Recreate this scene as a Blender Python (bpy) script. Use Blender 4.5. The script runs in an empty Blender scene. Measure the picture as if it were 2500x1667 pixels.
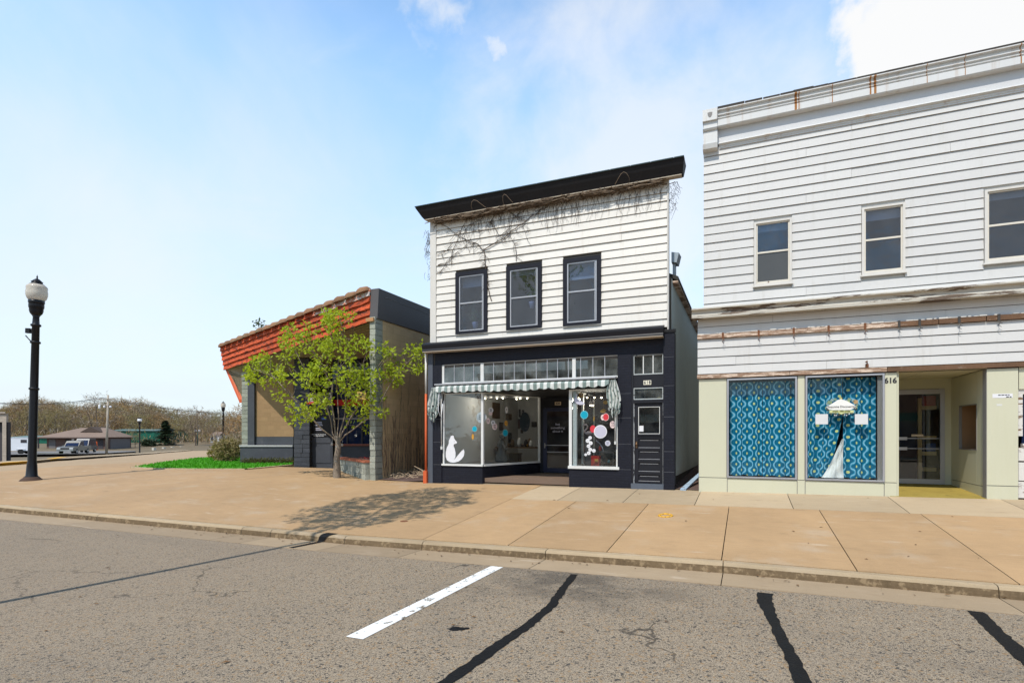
import bpy, math, random
import numpy as np
from mathutils import Vector, Matrix
from mathutils.geometry import delaunay_2d_cdt

random.seed(7)
rng = np.random.default_rng(7)
scene = bpy.context.scene
COL = scene.collection
R = math.radians

# ------------------------------------------------------------------ camera
F_PX, HOR, CXP = 1340.0, 1060.0, 1250.0
YAW = R(23.0)
SY, CY = math.sin(YAW), math.cos(YAW)
EZ = 1.385                                  # eye height above the shop doorstep
cam_d = bpy.data.cameras.new('camera')
cam = bpy.data.objects.new('camera', cam_d)
COL.objects.link(cam)
cam.location = (0, 0, EZ)
cam.rotation_euler = (R(90), 0, YAW)
cam_d.sensor_width = 36.0
cam_d.lens = F_PX / 2500 * 36.0
cam_d.shift_y = (HOR - 833.5) / 2500
cam_d.clip_start = 0.05
cam_d.clip_end = 3000
scene.camera = cam

# ------------------------------------------------------------------ sun, sky, exposure
SUN_EL, SUN_AZ = R(57), R(9)
sun_d = bpy.data.lights.new('sun', 'SUN')
sun_d.energy = 5.0
sun_d.angle = R(0.5)
sun_d.color = (1.0, 0.945, 0.86)
sun = bpy.data.objects.new('sun', sun_d)
COL.objects.link(sun)
sdir = Vector((math.sin(SUN_AZ) * math.cos(SUN_EL), math.cos(SUN_AZ) * math.cos(SUN_EL), -math.sin(SUN_EL)))
sun.rotation_euler = sdir.to_track_quat('-Z', 'Y').to_euler()
sun.location = (-20, -60, 80)

scene.view_settings.view_transform = 'Standard'
scene.view_settings.look = 'None'
scene.view_settings.exposure = -0.12
scene.view_settings.gamma = 1.0
scene.view_settings.use_curve_mapping = False
try:
    scene.cycles.use_denoising = True
    scene.cycles.max_bounces = 8
    scene.cycles.transparent_max_bounces = 24
    scene.cycles.sample_clamp_indirect = 6.0
except Exception:
    pass


class NT:
    """small helper around a node tree"""
    def __init__(s, nt):
        s.nt = nt
        s.n = nt.nodes
        s.l = nt.links

    def add(s, t, **kw):
        nd = s.n.new(t)
        for k, v in kw.items():
            setattr(nd, k, v)
        return nd

    def put(s, sock, v):
        if isinstance(v, bpy.types.NodeSocket):
            s.l.new(v, sock)
        elif v is not None:
            if isinstance(v, (tuple, list)) and sock.type == 'RGBA' and len(v) == 3:
                v = (*v, 1)
            sock.default_value = v

    def math(s, op, a, b=None, c=None, clamp=False):
        nd = s.add('ShaderNodeMath', operation=op, use_clamp=clamp)
        s.put(nd.inputs[0], a)
        if b is not None:
            s.put(nd.inputs[1], b)
        if c is not None:
            s.put(nd.inputs[2], c)
        return nd.outputs[0]

    def vmath(s, op, a, b=None):
        nd = s.add('ShaderNodeVectorMath', operation=op)
        s.put(nd.inputs[0], a)
        if b is not None:
            s.put(nd.inputs[1], b)
        return nd.outputs[1] if op in ('DOT_PRODUCT', 'LENGTH', 'DISTANCE') else nd.outputs[0]

    def mix(s, f, a, b, mode='MIX'):
        nd = s.add('ShaderNodeMix', data_type='RGBA', blend_type=mode)
        s.put(nd.inputs[0], f)
        s.put(nd.inputs[6], a)
        s.put(nd.inputs[7], b)
        return nd.outputs[2]

    def noise(s, vec, scale, detail=3, rough=0.55, dist=0.0):
        nd = s.add('ShaderNodeTexNoise')
        s.put(nd.inputs['Vector'], vec)
        nd.inputs['Scale'].default_value = scale
        nd.inputs['Detail'].default_value = detail
        nd.inputs['Roughness'].default_value = rough
        nd.inputs['Distortion'].default_value = dist
        return nd.outputs['Fac']

    def ramp(s, f, lo, hi):
        nd = s.add('ShaderNodeMapRange', interpolation_type='SMOOTHSTEP')
        s.put(nd.inputs[0], f)
        nd.inputs[1].default_value = lo
        nd.inputs[2].default_value = hi
        return nd.outputs[0]

    def sep(s, v):
        nd = s.add('ShaderNodeSeparateXYZ')
        s.put(nd.inputs[0], v)
        return nd.outputs

    def comb(s, x, y, z):
        nd = s.add('ShaderNodeCombineXYZ')
        for i, v in enumerate((x, y, z)):
            s.put(nd.inputs[i], v)
        return nd.outputs[0]


world = bpy.data.worlds.new('World')
scene.world = world
world.use_nodes = True
w = NT(world.node_tree)
w.n.clear()
sky = w.add('ShaderNodeTexSky', sky_type='NISHITA', sun_disc=False)
sky.sun_elevation = SUN_EL
sky.sun_rotation = R(189)
sky.altitude = 200
sky.air_density = 1.3
sky.dust_density = 0.5
sky.ozone_density = 2.0
geo = w.add('ShaderNodeNewGeometry')
d = w.vmath('SCALE', geo.outputs['Incoming'])
d.node.inputs['Scale'].default_value = -1
dx, dy, dz = w.sep(d)
up = w.math('MAXIMUM', dz, 0.0)
# thin haze whitening towards the horizon, and high cirrus
inv = w.math('DIVIDE', 1.0, w.math('ADD', up, 0.22))
pl = w.comb(w.math('MULTIPLY', dx, inv), w.math('MULTIPLY', dy, inv), 0.3)
n1 = w.noise(pl, 0.9, 5, 0.62, 0.6)
n2 = w.noise(w.comb(w.math('MULTIPLY', dx, w.math('MULTIPLY', inv, 0.55)), w.math('MULTIPLY', dy, inv), 4.0), 1.7, 7, 0.62, 0.9)
haze = w.math('SUBTRACT', 1.0, w.math('POWER', w.math('DIVIDE', up, 0.76), 1.25), clamp=True)
cir = w.math('MULTIPLY', w.ramp(n2, 0.50, 0.80), 0.75)
cir2 = w.math('MULTIPLY', w.ramp(n1, 0.46, 0.72), 0.55)
veil = w.math('MAXIMUM', cir, cir2)


def cloud(direction, inner, outer, scale, lo, hi, seed):
    dv = Vector(direction).normalized()
    dist = w.vmath('DISTANCE', d, tuple(dv))
    nn = w.noise(w.vmath('ADD', d, (seed, seed * .7, -seed)), scale, 8, 0.58, 0.25)
    m = w.math('ADD', w.math('MULTIPLY', w.math('DIVIDE', w.math('SUBTRACT', outer, dist), outer - inner), 0.6), w.math('SUBTRACT', nn, 0.5))
    return w.ramp(m, lo, hi)


def pdir(px, py):
    u, v = (px - CXP) / F_PX, (HOR - py) / F_PX
    return (-SY + u * CY, CY + u * SY, v)


c1 = cloud(pdir(2620, -10), 0.10, 0.275, 5.5, 0.10, 0.22, 3.1)
c2 = cloud(pdir(1070, 5), 0.004, 0.075, 30, 0.14, 0.7, 8.3)
c3 = cloud(pdir(1212, 118), 0.002, 0.032, 40, 0.14, 0.6, 1.7)
c4 = cloud(pdir(1560, 420), 0.04, 0.42, 6.5, 0.05, 0.62, 5.2)
c5 = cloud(pdir(250, 520), 0.05, 0.55, 3.0, 0.05, 0.9, 2.2)
c6 = cloud((0.28, -0.85, 0.36), 0.02, 0.42, 7.0, 0.10, 0.5, 9.9)
c7 = cloud((-0.40, -0.85, 0.30), 0.02, 0.42, 7.0, 0.10, 0.5, 6.4)
cum = c1
for c, k in ((c2, .55), (c3, .6), (c4, .62), (c5, .6), (c6, .9), (c7, .9)):
    cum = w.math('MAXIMUM', cum, w.math('MULTIPLY', c, k))
# pale lower sky deepening to plain blue overhead
tint = w.mix(w.ramp(up, 0.50, 0.86), (.98, 2.05, 2.52), (0.55, 0.66, 0.72))
base = w.mix(1.0, sky.outputs[0], tint, 'MULTIPLY')
white = (7.0, 7.05, 7.1)
colr = w.mix(w.math('MULTIPLY', haze, 0.94), base, (6.15, 6.5, 6.95))
colr = w.mix(w.math('MULTIPLY', w.math('MULTIPLY', veil, w.math('SUBTRACT', 1.0, w.ramp(up, .55, .85))), 0.5), colr, (5.7, 6.3, 6.9))
colr = w.mix(cum, colr, white)
bg = w.add('ShaderNodeBackground')
w.put(bg.inputs['Color'], colr)
bg.inputs['Strength'].default_value = 0.15
wo = w.add('ShaderNodeOutputWorld')
w.l.new(bg.outputs[0], wo.inputs[0])

# ------------------------------------------------------------------ places


def at(px, py, Y):
    """point of the vertical plane y = Y seen along a line of sight"""
    u = (px - CXP) / F_PX
    k = Y / (CY + u * SY)
    return Vector((k * (-SY + u * CY), Y, EZ + k * (HOR - py) / F_PX))


def atk(px, py, k):
    u = (px - CXP) / F_PX
    return Vector((k * (-SY + u * CY), k * (CY + u * SY), EZ + k * (HOR - py) / F_PX))


def clampf(v, a, b):
    return max(a, min(b, v))


def kerb_y(X):
    return 8.22 - 0.092 * clampf(-7 - X, 0, 14)


def kerb_e(X):
    if X > -0.24:
        return 1.795
    return clampf(1.795 - 0.017 * (X + 0.24), 1.795, 1.91) - 0.02 * clampf(-7 - X, 0, 12)


def far_e(X, Y):
    dd = -X * SY + Y * CY
    return 0.029 * clampf(dd - 30, 0, 48) + 0.0176 * clampf(dd - 78, 0, 37)


def walk_e(X, Y):
    ef = 1.385 - 0.0135 * (clampf(X, -11, 8) + 1.65)
    if X < -11:
        ef -= 0.055 * min(2.8, -11 - X)
    yc = kerb_y(X)
    t = clampf((Y - yc) / (14.5 - yc), 0, 1)
    return kerb_e(X) * (1 - t) + ef * t + far_e(X, Y)


def gz(X, Y):
    return EZ - walk_e(X, Y)


def street_z(X, Y=0):
    return EZ - kerb_e(X) - 0.13 - far_e(X, min(Y, 0))


def ground_at(px, py):
    """walk along a line of sight to the pavement surface"""
    k = 6.0
    while k < 150:
        p = atk(px, py, k)
        if p.z <= gz(p.x, p.y):
            return p
        k += 0.02
    return atk(px, py, 150)


# ------------------------------------------------------------------ materials
MATS = {}


def new_mat(name):
    m = bpy.data.materials.new(name)
    m.use_nodes = True
    t = NT(m.node_tree)
    b = t.n['Principled BSDF']
    return m, t, b


def mat(name, col, rough=0.7, var=0.12, scale=2.0, fine=0.08, fscale=40.0, bump=0.0, bscale=60.0, spec=0.3,
        metal=0.0, streak=0.0, streak_col=(0.25, 0.2, 0.14), rand=0.0, peel=None, peel_lo=0.55, peel_scale=3.0,
        peel_stretch=(1, 1, 6), brick=None, local=False, stain_or_reflection=None):
    if name in MATS:
        return MATS[name]
    m, t, b = new_mat(name)
    if local:
        pos = t.add('ShaderNodeTexCoord').outputs['Object']
    else:
        pos = t.add('ShaderNodeNewGeometry').outputs['Position']
    c = (*col, 1)
    n_big = t.noise(pos, scale, 4)
    n_fine = t.noise(pos, fscale, 3, 0.6)
    f = t.math('ADD', t.math('MULTIPLY', t.math('SUBTRACT', n_big, 0.5), 2 * var),
               t.math('MULTIPLY', t.math('SUBTRACT', n_fine, 0.5), 2 * fine))
    if rand:
        oi = t.add('ShaderNodeObjectInfo')
        f = t.math('ADD', f, t.math('MULTIPLY', t.math('SUBTRACT', oi.outputs['Random'], 0.5), 2 * rand))
    g = t.math('ADD', f, 1.0)
    val = t.vmath('SCALE', tuple(col))
    t.put(val.node.inputs['Scale'], g)
    out = val
    bh = None
    if streak:
        x, y, z = t.sep(pos)
        sv = t.comb(t.math('MULTIPLY', x, 5.0), t.math('MULTIPLY', y, 5.0), t.math('MULTIPLY', z, 0.35))
        sn = t.noise(sv, 1.3, 5, 0.65)
        out = t.mix(t.math('MULTIPLY', t.ramp(sn, 0.52, 0.78), streak), out, streak_col)
    if stain_or_reflection:
        scol, slo, shi, sscale, amt = stain_or_reflection
        out = t.mix(t.math('MULTIPLY', t.ramp(t.noise(pos, sscale, 6, 0.65), slo, shi), amt), out, scol)
    if peel:
        sx, sy_, sz = peel_stretch
        x, y, z = t.sep(pos)
        pv = t.comb(t.math('MULTIPLY', x, sx), t.math('MULTIPLY', y, sy_), t.math('MULTIPLY', z, sz))
        pn = t.noise(pv, peel_scale, 7, 0.68, 0.3)
        pf = t.ramp(pn, peel_lo, peel_lo + 0.03)
        pc = t.vmath('SCALE', tuple(peel))
        t.put(pc.node.inputs['Scale'], t.math('ADD', 0.6, t.math('MULTIPLY', n_fine, 0.8)))
        out = t.mix(pf, out, pc)
        bh = t.math('MULTIPLY', pf, -0.6)
    if brick:
        bt = t.add('ShaderNodeTexBrick')
        x, y, z = t.sep(pos)
        t.put(bt.inputs['Vector'], t.comb(t.math('ADD', x, y), z, 0.0))
        bt.inputs['Scale'].default_value = 1.0
        bt.inputs['Brick Width'].default_value = brick[0]
        bt.inputs['Row Height'].default_value = brick[1]
        bt.inputs['Mortar Size'].default_value = brick[2]
        bt.inputs['Color1'].default_value = (1, 1, 1, 1)
        bt.inputs['Color2'].default_value = (.86, .86, .86, 1)
        bt.inputs['Mortar'].default_value = (brick[3],) * 3 + (1,)
        out = t.mix(1.0, out, bt.outputs['Color'], 'MULTIPLY')
        bh = bt.outputs['Fac']
        bh = t.math('MULTIPLY', bh, -1.0)
    t.put(b.inputs['Base Color'], out)
    b.inputs['Roughness'].default_value = rough
    b.inputs['Metallic'].default_value = metal
    b.inputs['Specular IOR Level'].default_value = spec
    if bump or bh is not None:
        bn = t.add('ShaderNodeBump')
        h = t.math('MULTIPLY', t.noise(pos, bscale, 4, 0.6), bump)
        if bh is not None:
            h = t.math('ADD', h, t.math('MULTIPLY', bh, 0.3))
        t.put(bn.inputs['Height'], h)
        bn.inputs['Strength'].default_value = 0.6
        bn.inputs['Distance'].default_value = 0.02
        t.l.new(bn.outputs[0], b.inputs['Normal'])
    MATS[name] = m
    return m


def glass_mat(name, tint=(0.93, 0.97, 0.96), ior=1.5, dirt=0.0, boost=1.0, wavy=0.0):
    if name in MATS:
        return MATS[name]
    m, t, b = new_mat(name)
    t.n.remove(b)
    tr = t.add('ShaderNodeBsdfTransparent')
    tr.inputs[0].default_value = (*tint, 1)
    gl = t.add('ShaderNodeBsdfGlossy')
    gl.inputs['Roughness'].default_value = 0.015
    g_ = t.add('ShaderNodeNewGeometry')
    cosi = t.math('ABSOLUTE', t.vmath('DOT_PRODUCT', g_.outputs['Normal'], g_.outputs['Incoming']))
    sch = t.math('ADD', .04, t.math('MULTIPLY', .96, t.math('POWER', t.math('SUBTRACT', 1.0, cosi, clamp=True), 5.0)))
    if wavy:
        bn = t.add('ShaderNodeBump')
        bn.inputs['Distance'].default_value = wavy
        bn.inputs['Strength'].default_value = 1.0
        t.put(bn.inputs['Height'], t.noise(g_.outputs['Position'], 2.6, 2))
        t.l.new(bn.outputs[0], gl.inputs['Normal'])
    mx = t.add('ShaderNodeMixShader')
    t.put(mx.inputs[0], t.math('MULTIPLY', sch, boost, clamp=True))
    t.l.new(tr.outputs[0], mx.inputs[1])
    t.l.new(gl.outputs[0], mx.inputs[2])
    last = mx.outputs[0]
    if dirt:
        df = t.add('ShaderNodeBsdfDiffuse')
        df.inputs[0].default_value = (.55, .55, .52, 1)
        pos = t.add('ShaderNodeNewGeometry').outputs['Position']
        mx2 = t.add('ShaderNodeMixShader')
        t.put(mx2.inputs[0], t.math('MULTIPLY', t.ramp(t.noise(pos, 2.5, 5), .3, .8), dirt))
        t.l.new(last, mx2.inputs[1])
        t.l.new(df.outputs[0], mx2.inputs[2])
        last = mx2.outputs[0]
    t.l.new(last, t.n['Material Output'].inputs[0])
    MATS[name] = m
    return m


def leaf_mat(name, col, var=0.35, trans=0.35):
    if name in MATS:
        return MATS[name]
    m, t, b = new_mat(name)
    pos = t.add('ShaderNodeNewGeometry').outputs['Position']
    f = t.math('ADD', t.math('MULTIPLY', t.math('SUBTRACT', t.noise(pos, 9.0, 3), .5), 2 * var),
               t.math('MULTIPLY', t.math('SUBTRACT', t.noise(pos, 1.2, 2), .5), var))
    v = t.vmath('SCALE', tuple(col))
    t.put(v.node.inputs['Scale'], t.math('ADD', 1.0, f))
    t.put(b.inputs['Base Color'], v)
    b.inputs['Roughness'].default_value = 0.55
    b.inputs['Specular IOR Level'].default_value = 0.25
    tl = t.add('ShaderNodeBsdfTranslucent')
    t.put(tl.inputs[0], t.mix(1.0, v, (1.3, 1.25, .6), 'MULTIPLY'))
    mx = t.add('ShaderNodeMixShader')
    mx.inputs[0].default_value = trans
    t.l.new(b.outputs[0], mx.inputs[1])
    t.l.new(tl.outputs[0], mx.inputs[2])
    t.l.new(mx.outputs[0], t.n['Material Output'].inputs[0])
    MATS[name] = m
    return m


def asphalt_mat():
    m, t, b = new_mat('asphalt')
    pos = t.add('ShaderNodeNewGeometry').outputs['Position']
    vo = t.add('ShaderNodeTexVoronoi', feature='F1')
    t.put(vo.inputs['Vector'], pos)
    vo.inputs['Scale'].default_value = 135
    vo2 = t.add('ShaderNodeTexVoronoi', feature='F1')
    t.put(vo2.inputs['Vector'], pos)
    vo2.inputs['Scale'].default_value = 46
    r1 = t.sep(vo.outputs['Color'])
    r2 = t.sep(vo2.outputs['Color'])
    a = t.mix(r1[0], (.175, .14, .102), (.385, .31, .22))
    a = t.mix(t.ramp(r1[1], .80, .84), a, (.36, .30, .23))
    a = t.mix(t.ramp(r1[2], .86, .90), a, (.045, .042, .042))
    a = t.mix(t.math('MULTIPLY', t.ramp(r2[0], .9, .93), .8), a, (.30, .20, .11))
    a = t.mix(t.math('MULTIPLY', t.ramp(r2[1], .93, .95), .8), a, (.05, .05, .05))
    big = t.noise(pos, .55, 6, .6)
    a = t.mix(t.math('MULTIPLY', t.ramp(big, .45, .75), .22), a, (.12, .11, .10))
    # oily parking stains near the kerb and a few blotches
    sx, sy_, sz = t.sep(pos)
    st = t.noise(t.comb(t.math('MULTIPLY', sx, .8), t.math('MULTIPLY', sy_, 1.3), 3.0), 1.4, 6, .65)
    near = t.math('MULTIPLY', t.ramp(sy_, 5.6, 6.7), t.ramp(sx, -3.6, -2.6))
    near = t.math('MULTIPLY', near, t.math('SUBTRACT', 1.0, t.ramp(sx, -1.4, -0.2)))
    a = t.mix(t.math('MULTIPLY', t.math('MULTIPLY', near, t.ramp(st, .38, .62)), .6), a, (.05, .048, .046))
    a = t.mix(t.math('MULTIPLY', t.ramp(t.noise(pos, 1.9, 4, .6), .73, .76), .6), a, (.085, .065, .05))
    # sparse hairline cracks and faint wheel tracks along the street
    wv = t.vmath('ADD', pos, t.vmath('SCALE', t.comb(t.noise(pos, 2.2, 3), t.noise(pos, 2.7, 3), 0.0)))
    wv.node.inputs[1].links[0].from_node.inputs['Scale'].default_value = .7
    ck = t.add('ShaderNodeTexVoronoi', feature='DISTANCE_TO_EDGE')
    t.put(ck.inputs['Vector'], wv)
    ck.inputs['Scale'].default_value = .42
    crk = t.math('MULTIPLY', t.math('SUBTRACT', 1.0, t.ramp(ck.outputs['Distance'], .002, .006)), t.ramp(t.noise(pos, .35, 2), .50, .58))
    a = t.mix(t.math('MULTIPLY', crk, .75), a, (.045, .04, .036))
    trk = t.ramp(t.noise(t.comb(t.math('MULTIPLY', sx, .12), t.math('MULTIPLY', sy_, 1.1), 7.0), 1.0, 3), .5, .7)
    a = t.mix(t.math('MULTIPLY', trk, .16), a, (.10, .09, .08))
    lft = t.math('SUBTRACT', 1.0, t.ramp(sx, -9, -4))
    a = t.mix(t.math('MULTIPLY', lft, .35), a, (.25, .20, .15))
    t.put(b.inputs['Base Color'], a)
    b.inputs['Roughness'].default_value = .9
    b.inputs['Specular IOR Level'].default_value = .08
    bn = t.add('ShaderNodeBump')
    bn.inputs['Strength'].default_value = .7
    bn.inputs['Distance'].default_value = .008
    t.put(bn.inputs['Height'], vo.outputs['Distance'])
    t.l.new(bn.outputs[0], b.inputs['Normal'])
    return m


def concrete_mat(name, col, var=.13, blotch=.75):
    m, t, b = new_mat(name)
    pos = t.add('ShaderNodeNewGeometry').outputs['Position']
    n0 = t.noise(pos, .5, 5, .6)
    n1_ = t.noise(pos, 3.0, 6, .65)
    n2_ = t.noise(pos, 70, 3, .6)
    x, y, z = t.sep(pos)
    br = t.noise(t.comb(t.math('MULTIPLY', x, 1.2), t.math('MULTIPLY', y, 14), z), 2.0, 4, .6)
    oi = t.add('ShaderNodeObjectInfo')
    f = t.math('ADD', t.math('MULTIPLY', t.math('SUBTRACT', n0, .5), 3 * var), t.math('MULTIPLY', t.math('SUBTRACT', n1_, .5), 2 * var))
    f = t.math('ADD', f, t.math('MULTIPLY', t.math('SUBTRACT', n2_, .5), .34))
    f = t.math('ADD', f, t.math('MULTIPLY', t.math('SUBTRACT', br, .5), .22))
    f = t.math('ADD', f, t.math('MULTIPLY', t.math('SUBTRACT', oi.outputs['Random'], .5), .22))
    v = t.vmath('SCALE', tuple(col))
    t.put(v.node.inputs['Scale'], t.math('ADD', 1.0, f))
    a = t.mix(t.math('MULTIPLY', t.ramp(t.noise(pos, 1.1, 5, .6), .52, .75), blotch * .6), v, (.42, .34, .25))
    a = t.mix(t.math('MULTIPLY', t.ramp(t.noise(pos, .8, 6, .65), .6, .8), blotch * .45), a, (.17, .12, .075))
    a = t.mix(t.math('MULTIPLY', t.ramp(t.noise(pos, 11, 3, .6), .735, .75), .55), a, (.12, .08, .05))
    a = t.mix(t.math('MULTIPLY', t.ramp(t.noise(t.comb(t.math('MULTIPLY', x, .9), t.math('MULTIPLY', y, 3.0), z), 1.7, 7, .7), .56, .70), .35), a, (.20, .135, .075))
    a = t.mix(t.math('MULTIPLY', t.ramp(t.noise(t.comb(t.math('MULTIPLY', x, .5), t.math('MULTIPLY', y, 2.2), t.math('ADD', z, 9.0)), 2.1, 6, .65), .60, .72), .40), a, (.55, .46, .36))
    t.put(b.inputs['Base Color'], a)
    b.inputs['Roughness'].default_value = .82
    b.inputs['Specular IOR Level'].default_value = .25
    bn = t.add('ShaderNodeBump')
    bn.inputs['Strength'].default_value = .35
    bn.inputs['Distance'].default_value = .01
    t.put(bn.inputs['Height'], t.math('ADD', n2_, t.math('MULTIPLY', br, .5)))
    t.l.new(bn.outputs[0], b.inputs['Normal'])
    return m


def curtain_mat():
    m, t, b = new_mat('ogee_curtain')
    uv = t.add('ShaderNodeUVMap').outputs[0]
    u, v, _ = t.sep(uv)
    cy = t.math('COSINE', t.math('MULTIPLY', v, 2 * math.pi))
    sn = t.math('SINE', t.math('MULTIPLY', u, math.pi))
    cs = t.math('COSINE', t.math('MULTIPLY', u, math.pi))
    s2 = t.math('SUBTRACT', u, t.math('MULTIPLY', t.math('MULTIPLY', cy, sn), .37))
    fr = t.math('ABSOLUTE', t.math('SUBTRACT', t.math('FRACT', s2), .5))
    g = t.math('MULTIPLY', cs, cy)
    a = (.005, .155, .275)
    a = t.mix(t.ramp(fr, .26, .30), (.008, .20, .35), (.005, .13, .235))
    a = t.mix(t.ramp(fr, .17, .19), (.10, .41, .58), a)
    line = t.math('SUBTRACT', 1.0, t.ramp(fr, .035, .06))
    a = t.mix(line, a, (.40, .58, .70))
    a = t.mix(t.ramp(g, .50, .56), a, (.005, .15, .26))
    ac = t.math('ABSOLUTE', cs)
    sg_ = t.math('SIGN', cs)
    e_ = t.math('ADD', t.math('MULTIPLY', t.math('SUBTRACT', 1.0, ac), 1.5), t.math('MULTIPLY', t.math('SUBTRACT', 1.0, t.math('MULTIPLY', cy, sg_)), .62))
    a = t.mix(t.math('SUBTRACT', 1.0, t.ramp(e_, .13, .19)), a, (.60, .64, .25))
    t.put(b.inputs['Base Color'], a)
    b.inputs['Roughness'].default_value = .85
    b.inputs['Specular IOR Level'].default_value = .1
    return m


def stripe_mat():
    m, t, b = new_mat('striped_canvas')
    uv = t.add('ShaderNodeUVMap').outputs[0]
    u, v, _ = t.sep(uv)
    st = t.ramp(t.math('FRACT', u), .47, .5)
    pos = t.add('ShaderNodeNewGeometry').outputs['Position']
    a = t.mix(st, (.74, .76, .73), (.24, .31, .29))
    a = t.mix(t.math('MULTIPLY', t.ramp(t.noise(pos, 6, 5), .5, .75), .45), a, (.34, .36, .31))
    t.put(b.inputs['Base Color'], a)
    b.inputs['Roughness'].default_value = .8
    tl = t.add('ShaderNodeBsdfTranslucent')
    t.put(tl.inputs[0], a)
    mx = t.add('ShaderNodeMixShader')
    mx.inputs[0].default_value = .25
    t.l.new(b.outputs[0], mx.inputs[1])
    t.l.new(tl.outputs[0], mx.inputs[2])
    t.l.new(mx.outputs[0], t.n['Material Output'].inputs[0])
    return m


M_ASPH = asphalt_mat()
M_WALK = concrete_mat('tan_concrete', (.375, .245, .13))
M_STRIP = concrete_mat('pale_concrete', (.385, .295, .19), .08, .25)
M_KERB = concrete_mat('kerb_concrete', (.34, .26, .165), .15, .6)
M_KFACE = mat('dirty_kerb_face', (.15, .105, .06), .9, .35, 2, .3, 18, .4, 30, .2, stain_or_reflection=((.30, .22, .13), .5, .62, 9, .7), streak=.5, streak_col=(.05, .035, .02))
M_GUTTER = concrete_mat('gutter_concrete', (.30, .225, .145), .1, .4)
M_SIDE = concrete_mat('side_road_concrete', (.35, .25, .15), .08, .3)
M_CURT = curtain_mat()
M_STRIPE = stripe_mat()
M_GROUT = mat('joint_dirt', (.06, .045, .03), .95)
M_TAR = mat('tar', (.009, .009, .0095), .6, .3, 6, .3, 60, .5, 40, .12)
M_PAINT_W = mat('road_paint', (.74, .75, .74), .6, .05, 2, .05, 60, peel=(.20, .17, .13), peel_lo=.575, peel_scale=7, peel_stretch=(1.5, .8, 1))
M_SID_M = mat('cream_white_siding', (.66, .63, .575), .55, .05, 1.0, .04, 30, .1, 3, streak=.32, streak_col=(.42, .34, .25), rand=.03, peel=(.34, .27, .2), peel_lo=.725, peel_scale=4, peel_stretch=(.8, 1, 5))
M_SID_R = mat('cool_white_siding', (.55, .54, .52), .5, .05, .8, .04, 30, .1, 3, streak=.28, streak_col=(.38, .35, .29), rand=.025, peel=(.34, .29, .22), peel_lo=.74, peel_scale=4, peel_stretch=(.8, 1, 5))
M_TRIM_W = mat('white_trim', (.60, .575, .53), .6, .08, 3, .06, streak=.2, streak_col=(.40, .33, .25))
M_SHADE = mat('wall_backing', (.10, .085, .07), .9)
M_BLACK = mat('black_paint', (.0115, .0125, .0205), .55, .22, 3, .18, 50, .25, 30, .22, streak=.12, streak_col=(.04, .04, .05), brick=(.21, .07, .008, .8), stain_or_reflection=((.09, .09, .095), .66, .72, 14, .35))
M_BLACKW = mat('black_painted_wood', (.012, .0125, .017), .5, .25, 3, .2, 50, .15, 40, .28, peel=(.16, .14, .13), peel_lo=.69, peel_scale=5, peel_stretch=(1, 1, 7))
M_BLACKM = mat('dark_cornice_paint', (.010, .009, .010), .5, .3, 2, .15, 40, .1, 20, .25, streak=.15, streak_col=(.05, .04, .035))
M_ALU = mat('grey_aluminium', (.46, .46, .48), .38, .08, 4, .05, 50, spec=.5, metal=.55)
M_ALU_W = mat('pale_frame_paint', (.62, .62, .60), .5, .08, 4, .06, streak=.25, streak_col=(.35, .33, .30))
M_CREAM = mat('pale_green_panel', (.54, .53, .395), .42, .05, .9, .03, 30, spec=.4, streak=.14, streak_col=(.44, .43, .22))
M_SEAM = mat('grey_seam', (.22, .21, .20), .6)
M_WOOD = mat('weathered_wood', (.27, .175, .12), .85, .3, 3, .25, 35, .5, 40, .2, peel=(.60, .47, .37), peel_lo=.50, peel_scale=2.2, peel_stretch=(1, 1, 9))
M_WOOD_D = mat('rotten_wood', (.15, .085, .05), .85, .4, 2.5, .3, 35, .6, 40, .2, peel=(.45, .36, .28), peel_lo=.63, peel_scale=3, peel_stretch=(1, 1, 9))
M_LEDGE = mat('peeling_ledge', (.46, .43, .37), .75, .12, 2, .1, 40, .3, 40, .25, peel=(.13, .095, .07), peel_lo=.535, peel_scale=1.1, peel_stretch=(.9, 1, 9))
M_ORANGE = mat('orange_wood', (.46, .078, .025), .75, .25, 1.5, .2, 40, .5, 40, .2, rand=.22, peel=(.13, .04, .025), peel_lo=.53, peel_scale=3.2, peel_stretch=(1, 1, 5))
M_ORANGE_P = mat('orange_paint', (.54, .10, .03), .6, .12, 3)
M_TILE = mat('clay_tile', (.23, .125, .07), .85, .25, 3, .2, 30, .5, 50, .2, rand=.25, stain_or_reflection=((.20, .16, .09), .5, .7, 3, .7))
M_BLOCK = mat('split_face_block', (.30, .31, .26), .9, .25, 5, .25, 30, 1.6, 16, .2, rand=.14)
M_BLOCK_D = mat('dark_block', (.055, .06, .072), .8, .25, 4, .2, 30, 1.2, 16, .3, rand=.15)
M_DARKB = mat('blue_grey_paint', (.06, .065, .078), .7, .3, 1.5, .2, 20, .5, 20, .3, stain_or_reflection=((.13, .13, .14), .55, .75, 2.5, .5))
M_TANW = mat('tan_block_wall', (.66, .47, .26), .85, .12, 1.2, .1, 30, .3, 40, .2, streak=.25, streak_col=(.13, .09, .05), brick=(.40, .20, .008, .82))
M_BOARD = mat('tan_board', (.36, .23, .12), .8, .08, 1.5, .07, 18, .5, 14, .2, brick=(.40, .20, .006, .9))
M_SOFFIT = mat('soffit_boards', (.33, .27, .18), .75, .1, 3)
M_ROOFD = mat('grey_fascia_metal', (.082, .076, .076), .55, .1, 1, .05)
M_ROOF = mat('flat_roof', (.10, .10, .10), .9)
M_CORR = mat('grey_green_metal', (.52, .59, .57), .45, .08, 1.5, .05, 30, spec=.5, metal=.25)
M_FOUND = mat('dark_foundation', (.065, .062, .062), .85, .2, 3)
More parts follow.
